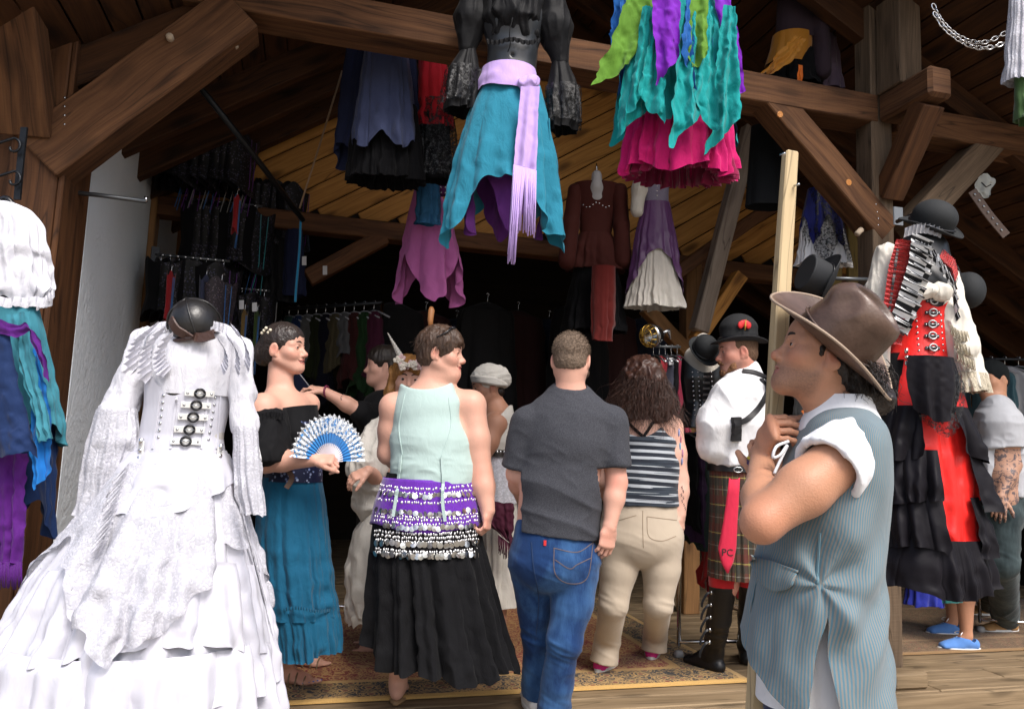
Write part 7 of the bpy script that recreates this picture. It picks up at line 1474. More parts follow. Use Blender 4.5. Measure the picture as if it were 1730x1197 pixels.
def hung(name, label, cat, Y, parts, base=None, ry=.6, group=None):
    T = thing(name, label, cat, P((parts[0][1][0][1] + parts[0][1][0][2]) / 2, parts[0][1][0][0], Y), group)
    for i, (pn, rows, m_, kw) in enumerate(parts): pxdrape(pn, Y + kw.pop('dy', 0), rows, m_, T, ry=kw.pop('ry', ry), seed=kw.pop('seed', i + 3), nth=kw.pop('nth', 200), nt=kw.pop('nt', 36), n=kw.pop('n', 11), amp=kw.pop('amp', (.03, .10)), **kw)
    return T
NVY = cloth('navy_crepe', (.008, .012, .040), .85, .1, wr=.4); SLT = cloth('slate_blue', (.042, .054, .12), .8, .1, wr=.4); BLK = cloth('soft_black', (.006, .006, .008), .85, .08); RED = cloth('scarlet_cotton', (.45, .010, .022), .85, .1, wr=.4)
hung('skirt', 'navy ruffled skirt hanging behind the beam left of the black dress form', 'skirt', 4.1, [('navy_layer', [(20, 592, 700), (150, 574, 708), (300, 562, 714)], NVY, dict(dy=.1, ry=.45, hem=lambda a: .88 + .06 * math.sin(3 * a))), ('black_ruffle', [(180, 602, 706), (250, 592, 712), (308, 586, 714)], BLK, dict(n=24, ry=.7)), ('slate_layer', [(60, 618, 690), (160, 606, 700), (250, 596, 708)], SLT, dict(dy=-.06, ry=.75, n=9, amp=(.03, .12), hem=lambda a: 1 + .06 * math.sin(5 * a)))])
hung('skirt', 'scarlet skirt with black lace hem between the navy skirt and black dress form', 'skirt', 4.2, [('red_layer', [(40, 708, 750), (150, 706, 760), (216, 704, 766)], RED, dict(n=7)), ('lace_hem', [(170, 704, 764), (240, 698, 774), (300, 694, 776)], M_BLACE, dict(n=9)), ('black_lining', [(190, 708, 760), (305, 700, 768)], BLK, dict(n=9))])
hung('skirt', 'mauve pink handkerchief skirt with trailing points hung in the middle', 'skirt', 4.6, [('skirt', [(318, 700, 742), (370, 688, 764), (440, 676, 776), (510, 668, 782)], cloth('mauve_pink', (.40, .105, .30), .85, .1, wr=.4), dict(n=7, amp=(.03, .14), nth=300, hem=lambda a: .62 + .40 * abs(math.sin(1.5 * a + .5)) ** 1.4))])
hung('sequin_top', 'blue sequinned top hanging above the mauve pink skirt', 'top', 4.45, [('top', [(288, 704, 742), (340, 702, 744), (380, 700, 742)], plain('blue_sequin', (.03, .14, .30), .25, .6, bump=.8, bscale=160), dict(n=6))])
pb = hung('bustier', 'purple studded bustier beside the blue sequinned top', 'corset', 4.5, [('bustier', [(292, 732, 758), (330, 734, 760)], cloth('purple_velvet', (.075, .008, .075)), dict(n=2, amp=(.0, .02)))])
for r_ in range(4):
    for k in range(3): stud_on('stud', pb.children[0], 738 + k * 7, 298 + r_ * 9, .006, M_STEEL, pb, .7, 4.4)
# back wall: dark red dress on a white bust, purple and cream dress
T = hung('dress', 'dark red lace dress on a white bust against the pine boards', 'dress', 5.1, [('bodice', [(312, 968, 1048), (360, 976, 1040), (400, 980, 1032)], cloth('rust_velvet', (.055, .010, .007), .8, .2), dict(n=4, amp=(.01, .03))), ('peplum', [(395, 978, 1034), (420, 966, 1046), (458, 958, 1054)], cloth('rust_velvet', (.055, .010, .007)), dict(n=9)), ('skirt', [(400, 982, 1030), (480, 965, 1050), (560, 950, 1060)], BLK, dict(n=10)), ('red_tail', [(450, 1000, 1040), (520, 998, 1040), (575, 1000, 1036)], cloth('tail_red', (.11, .008, .006)), dict(n=5, dy=-.2))]); v = Vol(); v.cone(P(1008, 296, 5.03), P(1008, 316, 5.03), .034, .042, .02); v.econe(P(1008, 318, 5.06), P(1008, 334, 5.06), (.075, .04), (.06, .05), A(1, 0, 0), .03); vol_obj('bust', v, .008, plain('bust_white', (.42, .42, .44), .6), T); tube_obj('finial', [P(1008, 290, 5.02), P(1008, 276, 5.02)], [.01, .004], M_STEEL, T)
for x0, x1, y1 in ((972, 958, 440), (1046, 1052, 440)): v = Vol(); v.chain([P(x0, 322, 5.08), P((x0 + x1) / 2, 380, 5.05), P(x1, y1, 5.05)], [.05, .05, .06], .03); vol_obj('sleeve', v, .010, cloth('rust_velvet', (.055, .010, .007)), T, disp=wrinkles(.010))
bd = T.children[0]
for k in range(9): stud_on('bead', bd, 985 + k * 5.5, 346 + 4 * math.sin(k * 1.1), .006, M_STEEL, T, .7, 5.0)
T = hung('dress', 'lilac bodice dress with purple satin overskirt and cream ruffled petticoat', 'dress', 5.0, [('bodice', [(292, 1084, 1132), (330, 1086, 1130), (346, 1088, 1130)], floral('lilac_brocade', (.20, .18, .26), ((.30, .27, .36), (.15, .13, .2)), 90), dict(n=2, amp=(.0, .01))), ('petticoat', [(420, 1076, 1136), (480, 1066, 1146), (520, 1056, 1154)], M_CREAM, dict(n=18, amp=(.03, .1))), ('overskirt', [(342, 1086, 1132), (400, 1072, 1144), (490, 1060, 1156)], cloth('purple_satin', (.105, .035, .13), .4, .1, spec=.5), dict(n=9, amp=(.02, .10), hem=lambda a: .80 + .24 * math.cos(2 * a)))])
v = Vol(); v.chain([P(1086, 285, 4.98), P(1080, 320, 4.95), P(1076, 356, 4.95)], [.05, .045, .04], .03); vol_obj('sleeve', v, .008, M_CREAM, T, disp=wrinkles(.008))
for k in range(6): stud_on('button', T.children[0], 1110, 298 + k * 8, .005, M_CHROME, T, .6, 4.9)
# on top of the beam, right
T = hung('dress_form', 'dress form in plum top and golden orange hip sash above the beam', 'dress form', 4.55, [('top', [(-60, 1318, 1392), (20, 1310, 1394), (70, 1308, 1386)], cloth('plum_black', (.030, .018, .026)), dict(n=7, amp=(.01, .03))), ('skirt', [(85, 1300, 1376), (145, 1298, 1388)], BLK, dict(n=9)), ('sash', [(62, 1304, 1374), (85, 1300, 1372), (112, 1292, 1362)], cloth('amber_satin', (.42, .17, .012), .5, .2), dict(n=3, amp=(.02, .05), ry=.8))]); pxpanel('sash_tail', 4.35, [(1345, 60), (1310, 95), (1290, 120)], [(1362, 66), (1340, 100), (1305, 126)], cloth('amber_satin', (.42, .17, .012)), T, n=1.5, amp=.015); pxpanel('orange_tail', 4.36, [(1348, 110), (1349, 140)], [(1356, 110), (1358, 140)], cloth('flame_orange', (.6, .13, .01)), T, n=1, amp=.006)
v = Vol(); v.chain([P(1384, -30, 4.5), P(1386, 40, 4.5), P(1390, 120, 4.5)], [.05, .05, .05], .03); vol_obj('sleeve', v, .009, cloth('plum_black', (.030, .018, .026)), T, disp=wrinkles(.010, (20, 20, 6)))
hung('dress', 'lilac grey dress hanging beside the plum dress form above the beam', 'dress', 4.7, [('dress', [(-40, 1388, 1412), (60, 1390, 1412), (150, 1388, 1428)], cloth('lilac_grey', (.13, .09, .13)), dict(n=6))])
hung('skirt', 'royal blue and white frilled skirts with black lace hanging behind the long brace', 'skirt', 4.75, [('white_frill', [(340, 1362, 1410), (400, 1352, 1426), (448, 1346, 1436)], M_WHITE, dict(n=22, amp=(.03, .1))), ('blue_layer', [(320, 1364, 1408), (380, 1352, 1424), (420, 1350, 1428)], cloth('royal_blue', (.01, .016, .16)), dict(n=8, ry=.75, hem=lambda a: .75 + .25 * math.sin(5 * a))), ('lace_layer', [(320, 1364, 1410), (400, 1354, 1428), (450, 1352, 1436)], M_BLACE, dict(n=7, ry=.85, hem=lambda a: .7 + .3 * abs(math.sin(2.5 * a))))])
hung('petticoat', 'white lace petticoat over green skirt hanging at the top right edge', 'skirt', 3.7, [('lace', [(-40, 1708, 1760), (60, 1702, 1766), (140, 1698, 1772)], M_LACE, dict(n=14)), ('petticoat', [(-40, 1712, 1760), (130, 1706, 1768)], M_WHITE, dict(n=12)), ('green_skirt', [(110, 1714, 1765), (205, 1716, 1790)], cloth('moss_green', (.04, .09, .025)), dict(n=7))])
hung('jacket', 'dark coats hanging in shadow between the whitewashed brace and the pole', 'coat', 4.6, [('coat', [(215, 1268, 1330), (300, 1262, 1334), (350, 1258, 1336)], cloth('charcoal_wool', (.012, .014, .017)), dict(n=5, amp=(.02, .05)))])
# ---------------------------------------------------------------- red and black outfit on the right post
FELT2 = plain('bowler_felt', (.010, .012, .014), .8, bump=.15, bscale=300)
def bowler(name, label, c, M, s=1.0, group=None):
    T = thing(name, label, 'hat', c, group); hat_brim('brim', c, M, .150 * s, .128 * s, .5, .028 * s, FELT2, T, .005, 64, 8, .0); v = Vol(); q = lambda f, l, u: np.asarray(c) + M @ (A(f, l, u) * s); v.econe(q(0, 0, -.01), q(0, 0, .05), A(.103, .087) * s, A(.100, .084) * s, M[:, 0], .01); v.ell(q(0, 0, .055), A(.099, .083, .072) * s, M, .02); v.half(q(0, 0, -.004), -M[:, 2]); vol_obj('crown', v, .0045, FELT2, T)
    tube_obj('hat_band', np.array([q(math.cos(a) * .105, math.sin(a) * .089, .016) for a in np.linspace(0, 2 * math.pi, 50)]), .007, plain('satin_band', (.006, .006, .008), .35), T, 6); return T
def red_outfit():
    Y = 3.75; T = thing('stage_outfit', 'red corset and black satin tiered skirt with striped frills on the right hand post', 'outfit', P(1560, 600, Y)); REDS = cloth('red_satin', (.85, .016, .012), .42, .1, wr=.25, spec=.45, var=.08); CRM = cloth('ivory_satin', (.70, .66, .58), .5, .1, wr=.3, var=.05); SW = stripes('frill_stripe', (.012, .012, .013), (.72, .72, .72), 'uv', .62, .5, wr=.1); FR = cloth('red_feather', (.70, .014, .014), .8, .4, wr=1.0, cell=160)
    f = Vol(); econes(f, [(P(1560, 420, Y), .12, .09), (P(1562, 480, Y), .15, .115), (P(1562, 555, Y), .115, .095), (P(1556, 620, Y), .15, .12)], A(1, 0, 0)); f.cone(P(1560, 425, Y), P(1560, 395, Y), .05, .045, .03); vol_obj('dress_form', f, .008, plain('form_black', (.022, .024, .027), .38), T)
    cs = pxdrape('corset', Y, [(505, 1512, 1612, 0, .85), (545, 1516, 1608, 0, .84), (572, 1512, 1604, 0, .84), (606, 1500, 1604, 0, .86)], REDS, T, n=6, amp=(.003, .008), nth=200, nt=30, seed=3, top=lambda a: .10 + .10 * math.cos(4 * (a + math.pi / 2)) if math.sin(a) < 0 else 0, hem=lambda a: 1 + .06 * math.cos(a + math.pi / 2 + .5)); BKL = plain('black_strap', (.010, .010, .012), .5); SV = plain('antique_silver', (.38, .38, .38), .35, .9)
    for k in range(5): x, y = 1573 + [4, 2, 1, 1, 2][k], 508 + 20 * k; ring_buckle(T, cs, x, y, .018, BKL, SV, Y - .12, .034, .018)
    for k in range(9): stud_on('stud', cs, 1546 + .8 * k, 512 + 10 * k, .0055, M_STEEL, T, .8, Y - .12); stud_on('stud', cs, 1588 + .7 * k, 512 + 10 * k, .0055, M_STEEL, T, .8, Y - .12) if k > 1 else None
    bv = Vol(); c = P(1574, 492, Y - .14); bv.ell(c + A(-.045, 0, .004), A(.052, .035, .042), None, .02); bv.ell(c + A(.045, 0, .0), A(.048, .035, .044), None, .02); bv.ell(c, A(.016, .04, .02), None, .008); vol_obj('bust_bow', bv, .005, CRM, T, disp=wrinkles(.010, (22, 22, 14), 5))
    # feather lapels, striped frills
    for k in range(2):
        ruffle('feather_lapel', [P(1520 - 6 * k, 404, Y - .10), P(1506 - 5 * k, 450, Y - .12), P(1498 - 5 * k, 510, Y - .13), P(1492 - 4 * k, 575, Y - .14)], nrm(A(.75, -.1, -.15)), A(-.2, -1, 0), .085 - .02 * k, FR, T, 22, .012, seed=k); ruffle('feather_lapel', [P(1592, 420 + 4 * k, Y - .08), P(1612, 438, Y - .09), P(1618, 462, Y - .09)], nrm(A(-.5, -.1, -.8)), A(.3, -1, 0), .06, FR, T, 14, .012, seed=k + 3)
        ruffle('striped_frill', [P(1546 - 6 * k, 395, Y - .12), P(1545 - 10 * k, 440, Y - .15), P(1530 - 10 * k, 490, Y - .16), P(1506 - 6 * k, 550, Y - .15)], nrm(A(.7, -.1, -.45)), A(-.1, -1, .1), .085, SW, T, 11, .020, seed=k + 5); ruffle('striped_frill', [P(1552 + 4 * k, 400, Y - .12), P(1580 + 4 * k, 430, Y - .15), P(1606 + 2 * k, 470, Y - .15), P(1612 + 2 * k, 530, Y - .12)], nrm(A(.1, -.1, -1)), A(.2, -1, 0), .06, SW, T, 12, .014, seed=k + 8)
    ruffle('neck_ruff', [P(1525 + 9 * k, 402 - 8 * math.sin(k / 7. * 3.14), Y - .1) for k in range(8)], nrm(A(0, -.2, 1)), A(0, -1, 0), .045, cloth('grey_lace', (.40, .40, .42)), T, 9, .012)
    strap_on('lapel_braid', [o for o in T.children if o.name.startswith('feather')][0], [(1516, 420), (1508, 480), (1500, 540)], .012, BKL, T, .004, .004, Y - .14)
    # sleeves
    v = Vol(); v.chain([P(1498, 430, Y), P(1486, 490, Y), P(1480, 560, Y - .02), P(1484, 610, Y - .03)], [.055, .058, .062, .055], .03); vol_obj('sleeve', v, .006, CRM, T, disp=wrinkles(.009, (26, 26, 7), 3)); v = Vol(); v.chain([P(1600, 470, Y - .02), P(1608, 530, Y - .06), P(1622, 590, Y - .08)], [.052, .070, .085], .03); vol_obj('sleeve', v, .006, CRM, T, disp=wrinkles(.011, (22, 22, 8), 4)); CL = cloth('cream_lace_solid', (.62, .55, .42), .9, .1, wr=.9, cell=120)
    pxdrape('cuff', Y - .08, [(580, 1596, 1650), (620, 1606, 1660), (655, 1612, 1668)], CRM, T, ry=.8, n=8, amp=(.03, .12), nth=180, nt=24, seed=4); pxdrape('lace_cuff', Y - .08, [(630, 1606, 1664), (662, 1610, 1670)], CL, T, ry=.85, n=12, amp=(.05, .14), nth=180, nt=12, seed=5)
    for k in range(3): ruffle('lace_jabot', [P(1602 + 6 * k, 545 + 22 * k, Y - .16), P(1618 + 6 * k, 558 + 22 * k, Y - .17), P(1634 + 5 * k, 560 + 24 * k, Y - .15)], A(0, -.1, -1), A(0, -1, 0), .05, CL, T, 6, .012, seed=k)
    # skirt: red panels under black satin tiers
    sk = pxdrape('red_skirt', Y, [(598, 1502, 1606), (680, 1494, 1626), (800, 1490, 1640), (915, 1490, 1645)], REDS, T, ry=.72, n=10, amp=(.02, .06), nth=260, nt=50, seed=6); BS = cloth('black_purple_satin', (.012, .010, .015), .56, .03, wr=.2, cell=9, spec=.3)
    q0 = -math.pi / 2
    def tier(y0, x0, x1, y1, x2, x3, arcs, seed, n=22):
        for a0, a1 in arcs: pxdrape('satin_tier', Y, [(y0, x0, x1), ((y0 + y1) / 2, (x0 + x2) / 2 - 4, (x1 + x3) / 2 + 4), (y1, x2, x3)], BS, T, ry=.82, n=n, amp=(.03, .10), nth=int(90 * (a1 - a0)), nt=22, seed=seed, open_=(a0, a1), sharp=.8, drift=1.0, hem=lambda a: 1 + .10 * math.sin(3 * a + seed))
    tier(688, 1490, 1628, 770, 1478, 1650, ((-math.pi - .4, q0 - .45), (q0 + .28, .6)), 3, 12); tier(760, 1486, 1640, 850, 1474, 1664, ((-math.pi - .4, q0 - .18), (q0 + .60, .6)), 4, 13); tier(835, 1484, 1642, 925, 1474, 1668, ((-math.pi - .4, q0 - .10), (q0 + .55, .6)), 5, 13); tier(905, 1484, 1650, 992, 1474, 1664, ((-math.pi - .4, .6),), 6, 16); tier(930, 1484, 1650, 1000, 1476, 1658, ((.5, math.pi - .3),), 7)
    pxpanel('satin_apron', Y - .20, [(1534, 600), (1532, 640), (1545, 690)], [(1612, 604), (1622, 640), (1615, 700)], BS, T, n=2, amp=.014, bulge=.04, jit=.3, hem=lambda u: .05 * math.sin(math.pi * u)); pxpanel('lace_apron', Y - .19, [(1530, 600), (1536, 660), (1556, 706)], [(1616, 604), (1632, 660), (1622, 722)], M_BLACE, T, n=2, amp=.014, bulge=.03, jit=.3, hem=lambda u: .06 * math.sin(math.pi * u)); pxdrape('black_side', Y + .02, [(600, 1480, 1600), (760, 1466, 1610), (985, 1470, 1620)], M_BLKC, T, ry=.6, n=9, amp=(.02, .1), nth=160, nt=30, seed=2)
    clip(T, cs, 1533, 604, cloth('red_satin', (.62, .012, .010)), Y - .14)
    HM = frame(nrm(A(.50, -.80, -.32)), A(-.05, -.40, .91)); HM = frame(nrm(A(.75, -.5, -.45)), nrm(A(.25, -.62, .74))); bowler('bowler_hat', 'black felt bowler hat above the red and black outfit', P(1572, 384, Y - .02), HM, 1.02); bowler('bowler_hat', 'black bowler hat hanging half hidden behind the red outfit\'s shoulder', P(1618, 492, Y + .22), frame(nrm(A(-.2, -.3, -1)), nrm(A(.8, -.6, .0))), .95)
    hk = thing('hat_hook', 'small grey metal plate with black hook on the right post', 'hook', P(1517, 366, 4.2)); p = P(1517, 366, 4.27); ribbon('plate', [p + FZ * .055, p - FZ * .05], .065, -FN, plain('grey_plate', (.22, .24, .26), .5, .3), hk, .006); tube_obj('hook', [P(1516, 374, 4.2), P(1530, 368, 4.05), P(1548, 360, 3.85)], .012, M_STRAP, hk, 8)
red_outfit()
# top hat on its side on a short rail
def top_hat(label, c, M, s=1.0):
    T = thing('top_hat', label, 'hat', c); F_ = plain('grey_black_felt', (.020, .022, .026), .75); hat_brim('brim', c, M, .155 * s, .125 * s, .5, .045 * s, F_, T, .005, 56, 8, .0); v = Vol(); q = lambda f, l, u: np.asarray(c) + M @ (A(f, l, u) * s); v.econe(q(0, 0, -.0), q(0, 0, .14), A(.092, .078) * s, A(.105, .09) * s, M[:, 0], .01); v.half(q(0, 0, .14), M[:, 2]); v.half(q(0, 0, 0), -M[:, 2]); vol_obj('crown', v, .005, F_, T); tube_obj('hat_band', np.array([q(math.cos(a) * .095, math.sin(a) * .081, .018) for a in np.linspace(0, 2 * math.pi, 40)]), .008, plain('satin_band', (.006, .006, .008), .35), T, 6)
top_hat('grey black top hat lying sideways behind the leather cowboy hat', P(1396, 474, 4.2), frame(nrm(A(.35, -.3, .9)), nrm(A(-.95, -.2, .25))), 1.0)
rl = tube_obj('display_rail', [P(1400, 470, 4.25), P(1480, 472, 4.3)], .011, plain('grey_iron', (.13, .14, .15), .4, .7)); tag(rl, 'short grey rail under the top hat beside the right post', 'rail')

# ---------------------------------------------------------------- chain at the top right
ch = thing('chain', 'bright galvanised chain slung from the upper right post', 'chain', P(1577, 8, 3.95)); link_me = None
def chain_path(pts, n0, Y):
    global link_me
    q = smooth_path([P(x, y, Y) for x, y in pts], 400); d = np.concatenate([[0], np.cumsum(np.linalg.norm(np.diff(q, axis=0), axis=1))]); st = .030; n = int(d[-1] / st)
    for k in range(n):
        s_ = (k + .5) * st; p = np.array([np.interp(s_, d, q[:, j]) for j in range(3)]); p2 = np.array([np.interp(s_ + .01, d, q[:, j]) for j in range(3)]); x = nrm(p2 - p); y = nrm(np.cross(x, A(0, 1, 0))); z = np.cross(x, y)
        if k % 2: y, z = z, -y
        a = np.linspace(0, 2 * math.pi, 17); loop = np.stack([np.cos(a) * .021, np.sin(a) * .011, 0 * a], -1)
        if link_me is None: o = tube_obj('chain_link', loop, .0042, M_CHROME, None, 6); link_me = o.data; bpy.data.objects.remove(o)
        o = bpy.data.objects.new('chain_link', link_me); COL.objects.link(o); o.parent = ch; o.matrix_parent_inverse = Matrix.Translation(-ch.location); o.matrix_basis = Matrix.Translation(V3(p)) @ Matrix((x, y, z)).transposed().to_4x4()
chain_path([(1576, 8), (1590, 35), (1620, 62), (1660, 72), (1700, 55), (1735, 35)], 0, 3.95); chain_path([(1578, 22), (1600, 52), (1640, 78), (1675, 80), (1705, 68), (1735, 52)], 0, 3.93)
msk = thing('printed_mask', 'pale printed cloth mask hung under the right beam', 'mask', P(1664, 312, 4.6)); pxpanel('cloth', 4.6, [(1652, 298), (1646, 318), (1660, 334)], [(1668, 292), (1682, 306), (1672, 332)], cloth('pale_print', (.42, .44, .42)), msk, n=1, amp=.008); tube_obj('print_line', [P(1658, 308, 4.57), P(1666, 316, 4.57), P(1674, 312, 4.57)], .004, M_STRAP, msk, 5)
bl = thing('studded_belt', 'dark studded belt slanting in shadow right of the bowler hat', 'belt', P(1672, 370, 4.5)); ribbon('belt', [P(1642, 322, 4.5), P(1670, 362, 4.5), P(1700, 398, 4.5)], .06, A(0, -1, 0), plain('brown_leather', (.07, .035, .02), .5), bl)
for k in range(7): p = P(1648 + 7.5 * k, 328 + 10 * k, 4.49); lathe('stud', [(.008, 0), (.0001, .006)], p, M_STEEL, bl, A(0, -1, 0), 8)

# ---------------------------------------------------------------- corsets and racks along the plaster wall
def dup(root, loc, rotz=0.0, label=None, mats=None):
    r = root.copy(); COL.objects.link(r); r.location = V3(loc); r.rotation_euler = (0, 0, rotz)
    if label: r['label'] = label
    for chd in root.children:
        c = chd.copy(); COL.objects.link(c); c.parent = r
        if mats and chd.name.startswith(mats[0]): c.data = mats[1]
        for g in chd.children: d = g.copy(); COL.objects.link(d); d.parent = c
    return r
def corset_proto(name, mat_, trim, label, group, hgt=.36, w=.16, d=.085):
    T = thing(name, label, 'corset', (0, 0, 0), group); C = [A(0, 0, -.06), A(0, 0, -.06 - hgt * .3), A(0, 0, -.06 - hgt * .62), A(0, 0, -.06 - hgt)]; b = drape('shell', C, [d, d * .9, d * .75, d], [w, w * .92, w * .78, w], mat_, T, n=5, amp=(.02, .03), nth=60, nt=14, seed=len(label), ax=FU, hem=lambda a: 1 + .08 * math.cos(2 * a), top=lambda a: .06 * math.cos(4 * a))
    for sg in (1, -1): tube_obj('lacing', [A(0, 0, -.08) + FN * sg * w * .2 + FU * d, A(0, 0, -.06 - hgt * .9) + FN * sg * w * .12 + FU * d, A(0, 0, -.1 - hgt * 1.3) + FN * sg * w * .25 + FU * d * .6], .003, trim, T, 5)
    tube_obj('hook', smooth_path([A(0, 0, -.06), A(0, 0, -.012), FN * .012 + A(0, 0, .004), FN * .02 + A(0, 0, -.01)], 8), .0025, M_STEEL, T, 5); return T
TR = [cloth('trim_blue', (.02, .10, .28)), cloth('trim_red', (.40, .01, .02)), cloth('trim_teal', (.02, .22, .26)), cloth('trim_violet', (.09, .01, .16)), cloth('trim_grey', (.2, .2, .2))]
BRO = floral('black_brocade', (.006, .006, .007), ((.02, .03, .09), (.10, .08, .09)), 70); TWEED = floral('speckled_weave', (.03, .024, .03), ((.22, .15, .14), (.05, .05, .12)), 130)
def rail(label, p0, p1):
    T = thing('wall_rail', label, 'rail', p0); ribbon('plate', [np.asarray(p0) + FZ * .05, np.asarray(p0) - FZ * .06], .05, nrm(FU * .3 - FN), M_IRON, T, .008); tube_obj('bar', [p0, p1], .010, plain('grey_iron', (.13, .14, .15), .4, .7), T, 8)
    n = 9
    for k in range(n): q = np.asarray(p0) + (np.asarray(p1) - p0) * (k + 1) / (n + 1); lathe('notch', [(.011, -.006), (.014, 0), (.011, .006)], q, M_STEEL, T, FU, 8)
    return T
ORD = ['first', 'second', 'third', 'fourth', 'fifth', 'sixth', 'seventh', 'eighth', 'ninth', 'tenth', 'eleventh', 'twelfth']
specs = [('topmost rail', (288, 205), (415, 226), 4.85, 12, .37, 'black corset, %s from the wall on the highest rail', (0, 3, 4)), ('middle rail', (420, 300), (510, 312), 5.35, 8, .42, 'black corset, %s from the wall on the rail deeper in the shop', (2, 0, 3)), ('second rail', (322, 336), (440, 352), 5.05, 10, .40, 'black corset, %s from the wall on the second rail down', (3, 2, 0)), ('lower rail', (262, 430), (385, 446), 4.75, 8, .34, 'black corset, %s from the wall on the lower rail beside the plaster', (4, 1, 3)), ('deep rail', (388, 486), (455, 492), 5.2, 5, .30, 'dark corset, %s from the wall on the short low rail', (2, 4, 1))]
for nm, a, b, Y, n, hg, lab, tr in specs:
    p0 = P(a[0], a[1], Y); ln = (P(b[0], b[1], Y) - p0) @ FU; p1 = p0 + FU * ln; rail('grey iron %s on the left wall carrying corsets' % nm, p0, p1); protos = [corset_proto('corset', BRO if j else BLK, TR[t_], lab % ORD[j], 'corsets on the ' + nm, hg) for j, t_ in enumerate(tr)]
    rg = random.Random(n)
    for k in range(n):
        q = p0 + FU * ln * (k + .7) / (n + .4)
        if k < 3: protos[k].location = V3(q)
        else: dup(protos[rg.randint(0, 2)], q, rg.uniform(-.9, .35), lab % ORD[k])
def one_corset(px_, py_, Y, m_, label, hg=.34, d=.05, w=.13, rz=-20):
    T = corset_proto('corset', m_, TR[0], label, None, hg, w, d); T.location = V3(P(px_, py_, Y)); T.rotation_euler = (0, 0, R(rz)); return T
one_corset(291, 447, 4.58, cloth('trim_red_dark', (.24, .008, .012)), 'bright red laced corset among black ones on the lower wall rail', .30, .018, .04); one_corset(376, 462, 4.62, TWEED, 'speckled brown corset at the end of the lower wall rail', .36, .06, .12, -40); one_corset(350, 455, 4.58, cloth('slate_corset', (.03, .035, .07)), 'slate blue corset next to the speckled one', .30, .03, .06); one_corset(402, 318, 4.7, cloth('trim_red_dark', (.24, .008, .012)), 'red beaded corset panel on the right of the highest rail', .22, .02, .03)
one_corset(415, 512, 4.9, cloth('ochre_trim', (.16, .10, .03)), 'black corset with ochre edging hanging below the low rail', .28, .012, .04); one_corset(436, 514, 5.0, cloth('olive_trim', (.03, .06, .012)), 'black corset with olive edging hanging below the low rail', .28, .012, .04)
for k, (x, y, Y) in enumerate(((430, 518, 4.8), (408, 514, 4.75), (549, 456, 5.2), (514, 440, 5.1))):
    tg = ribbon('price_tag', [P(x, y - 7, Y), P(x, y + 8, Y)], .03, A(0, -1, 0), plain('tag_card', (.55, .55, .57), .7), None, .001); tag(tg, ['white price tag on the olive edged corset', 'white price tag on the ochre edged corset', 'small white price tag hanging in the dark near the tie beam', 'narrow white tag among the dark garments beside the wall'][k], 'tag')
# long dark garments hanging under the middle rail
for k in range(7):
    x = 352 + 24 * k; hung('black_gown', 'long black gown, %s in the row behind the corsets on the left wall' % ORD[k], 'gown', 5.3 + .05 * (k % 2), [('gown', [(330 + 6 * k, x - 10, x + 14), (420, x - 16, x + 18), (500 + 6 * (k % 3), x - 18, x + 20)], cloth('gown_black', (.008, .008, .010), .6, .1) if k % 3 else NVY, dict(n=5, nth=80, nt=20))], group='black gowns on the left wall')
tb = tube_obj('hanging_lace', smooth_path([P(508, 372, 4.7), P(506, 420, 4.7), P(500, 490, 4.7), P(499, 510, 4.7)], 20), .008, cloth('cyan_lace', (.01, .17, .33)), None, 6); tag(tb, 'long cyan lace dangling from the end of the dark pipe', 'lace')

# ---------------------------------------------------------------- hanger racks inside
def hanger(parent, p, ax, m_):
    p = np.asarray(p); tube_obj('hanger', np.concatenate([smooth_path([p + FZ * .0, p + ax * .012 + FZ * .012, p + FZ * .022, p + ax * -.012 + FZ * .012], 8)[::-1], [p - FZ * .03], [p - FZ * .05]]), .003, M_STEEL, parent, 5)
    return tube_obj('hanger', [p - FZ * .11 + ax * .17, p - FZ * .06 + ax * .05, p - FZ * .05, p - FZ * .06 - ax * .05, p - FZ * .11 - ax * .17], .006, m_, parent, 6)
HG = plain('white_plastic', (.22, .22, .24), .4)
def clothes(name, label, cat, p, ax, m_, ln, w=.2, hg=HG, d=.045, seed=0, group=None):
    T = thing(name, label, cat, p, group); hanger(T, p, ax, hg); dn = np.asarray(p) - FZ * .06; C = [dn, dn - FZ * .06, dn - FZ * ln * .5, dn - FZ * ln]; drape('cloth', C, [.05, w * .9, w, w * 1.1], [.02, d, d, d * 1.3], m_, T, n=6, amp=(.0, .12), nth=70, nt=18, seed=seed, ax=nrm(A(ax[0], ax[1], 0)), hem=lambda a: 1 + .05 * math.sin(2 * a + seed), jig=.05); return T
def rack(label, p0, p1, legs=True):
    T = thing('clothes_rack', label, 'rack', A(p0[0], p0[1], 0)); tube_obj('bar', [p0, p1], .012, M_IRON, T, 8)
    if legs:
        for q in (p0, p1): tube_obj('upright', [np.asarray(q), A(q[0], q[1], .08)], .012, M_CHROME, T, 8); lathe('castor', [(.0001, -.025), (.024, -.02), (.024, .02), (.0001, .025)], A(q[0], q[1], .03), plain('castor_rubber', (.3, .3, .3), .5), T, FU, 12)
        tube_obj('base_bar', [A(p0[0], p0[1], .10), A(p1[0], p1[1], .10)], .012, M_CHROME, T, 8)
    return T
a, b = P(480, 522, 5.6), P(645, 528, 5.2); b[2] = a[2]; rack('chrome clothes rack full of small garments behind the fan woman', a, b); cols = [((.10, .25, .22), 'grey green'), ((.02, .10, .40), 'bright blue'), ((.45, .45, .44), 'white'), ((.10, .13, .02), 'olive'), ((.01, .01, .07), 'dark navy'), ((.28, .22, .10), 'tan'), ((.42, .42, .44), 'white fringed'), ((.20, .02, .02), 'dark red'), ((.03, .17, .03), 'leaf green'), ((.30, .02, .12), 'magenta')]
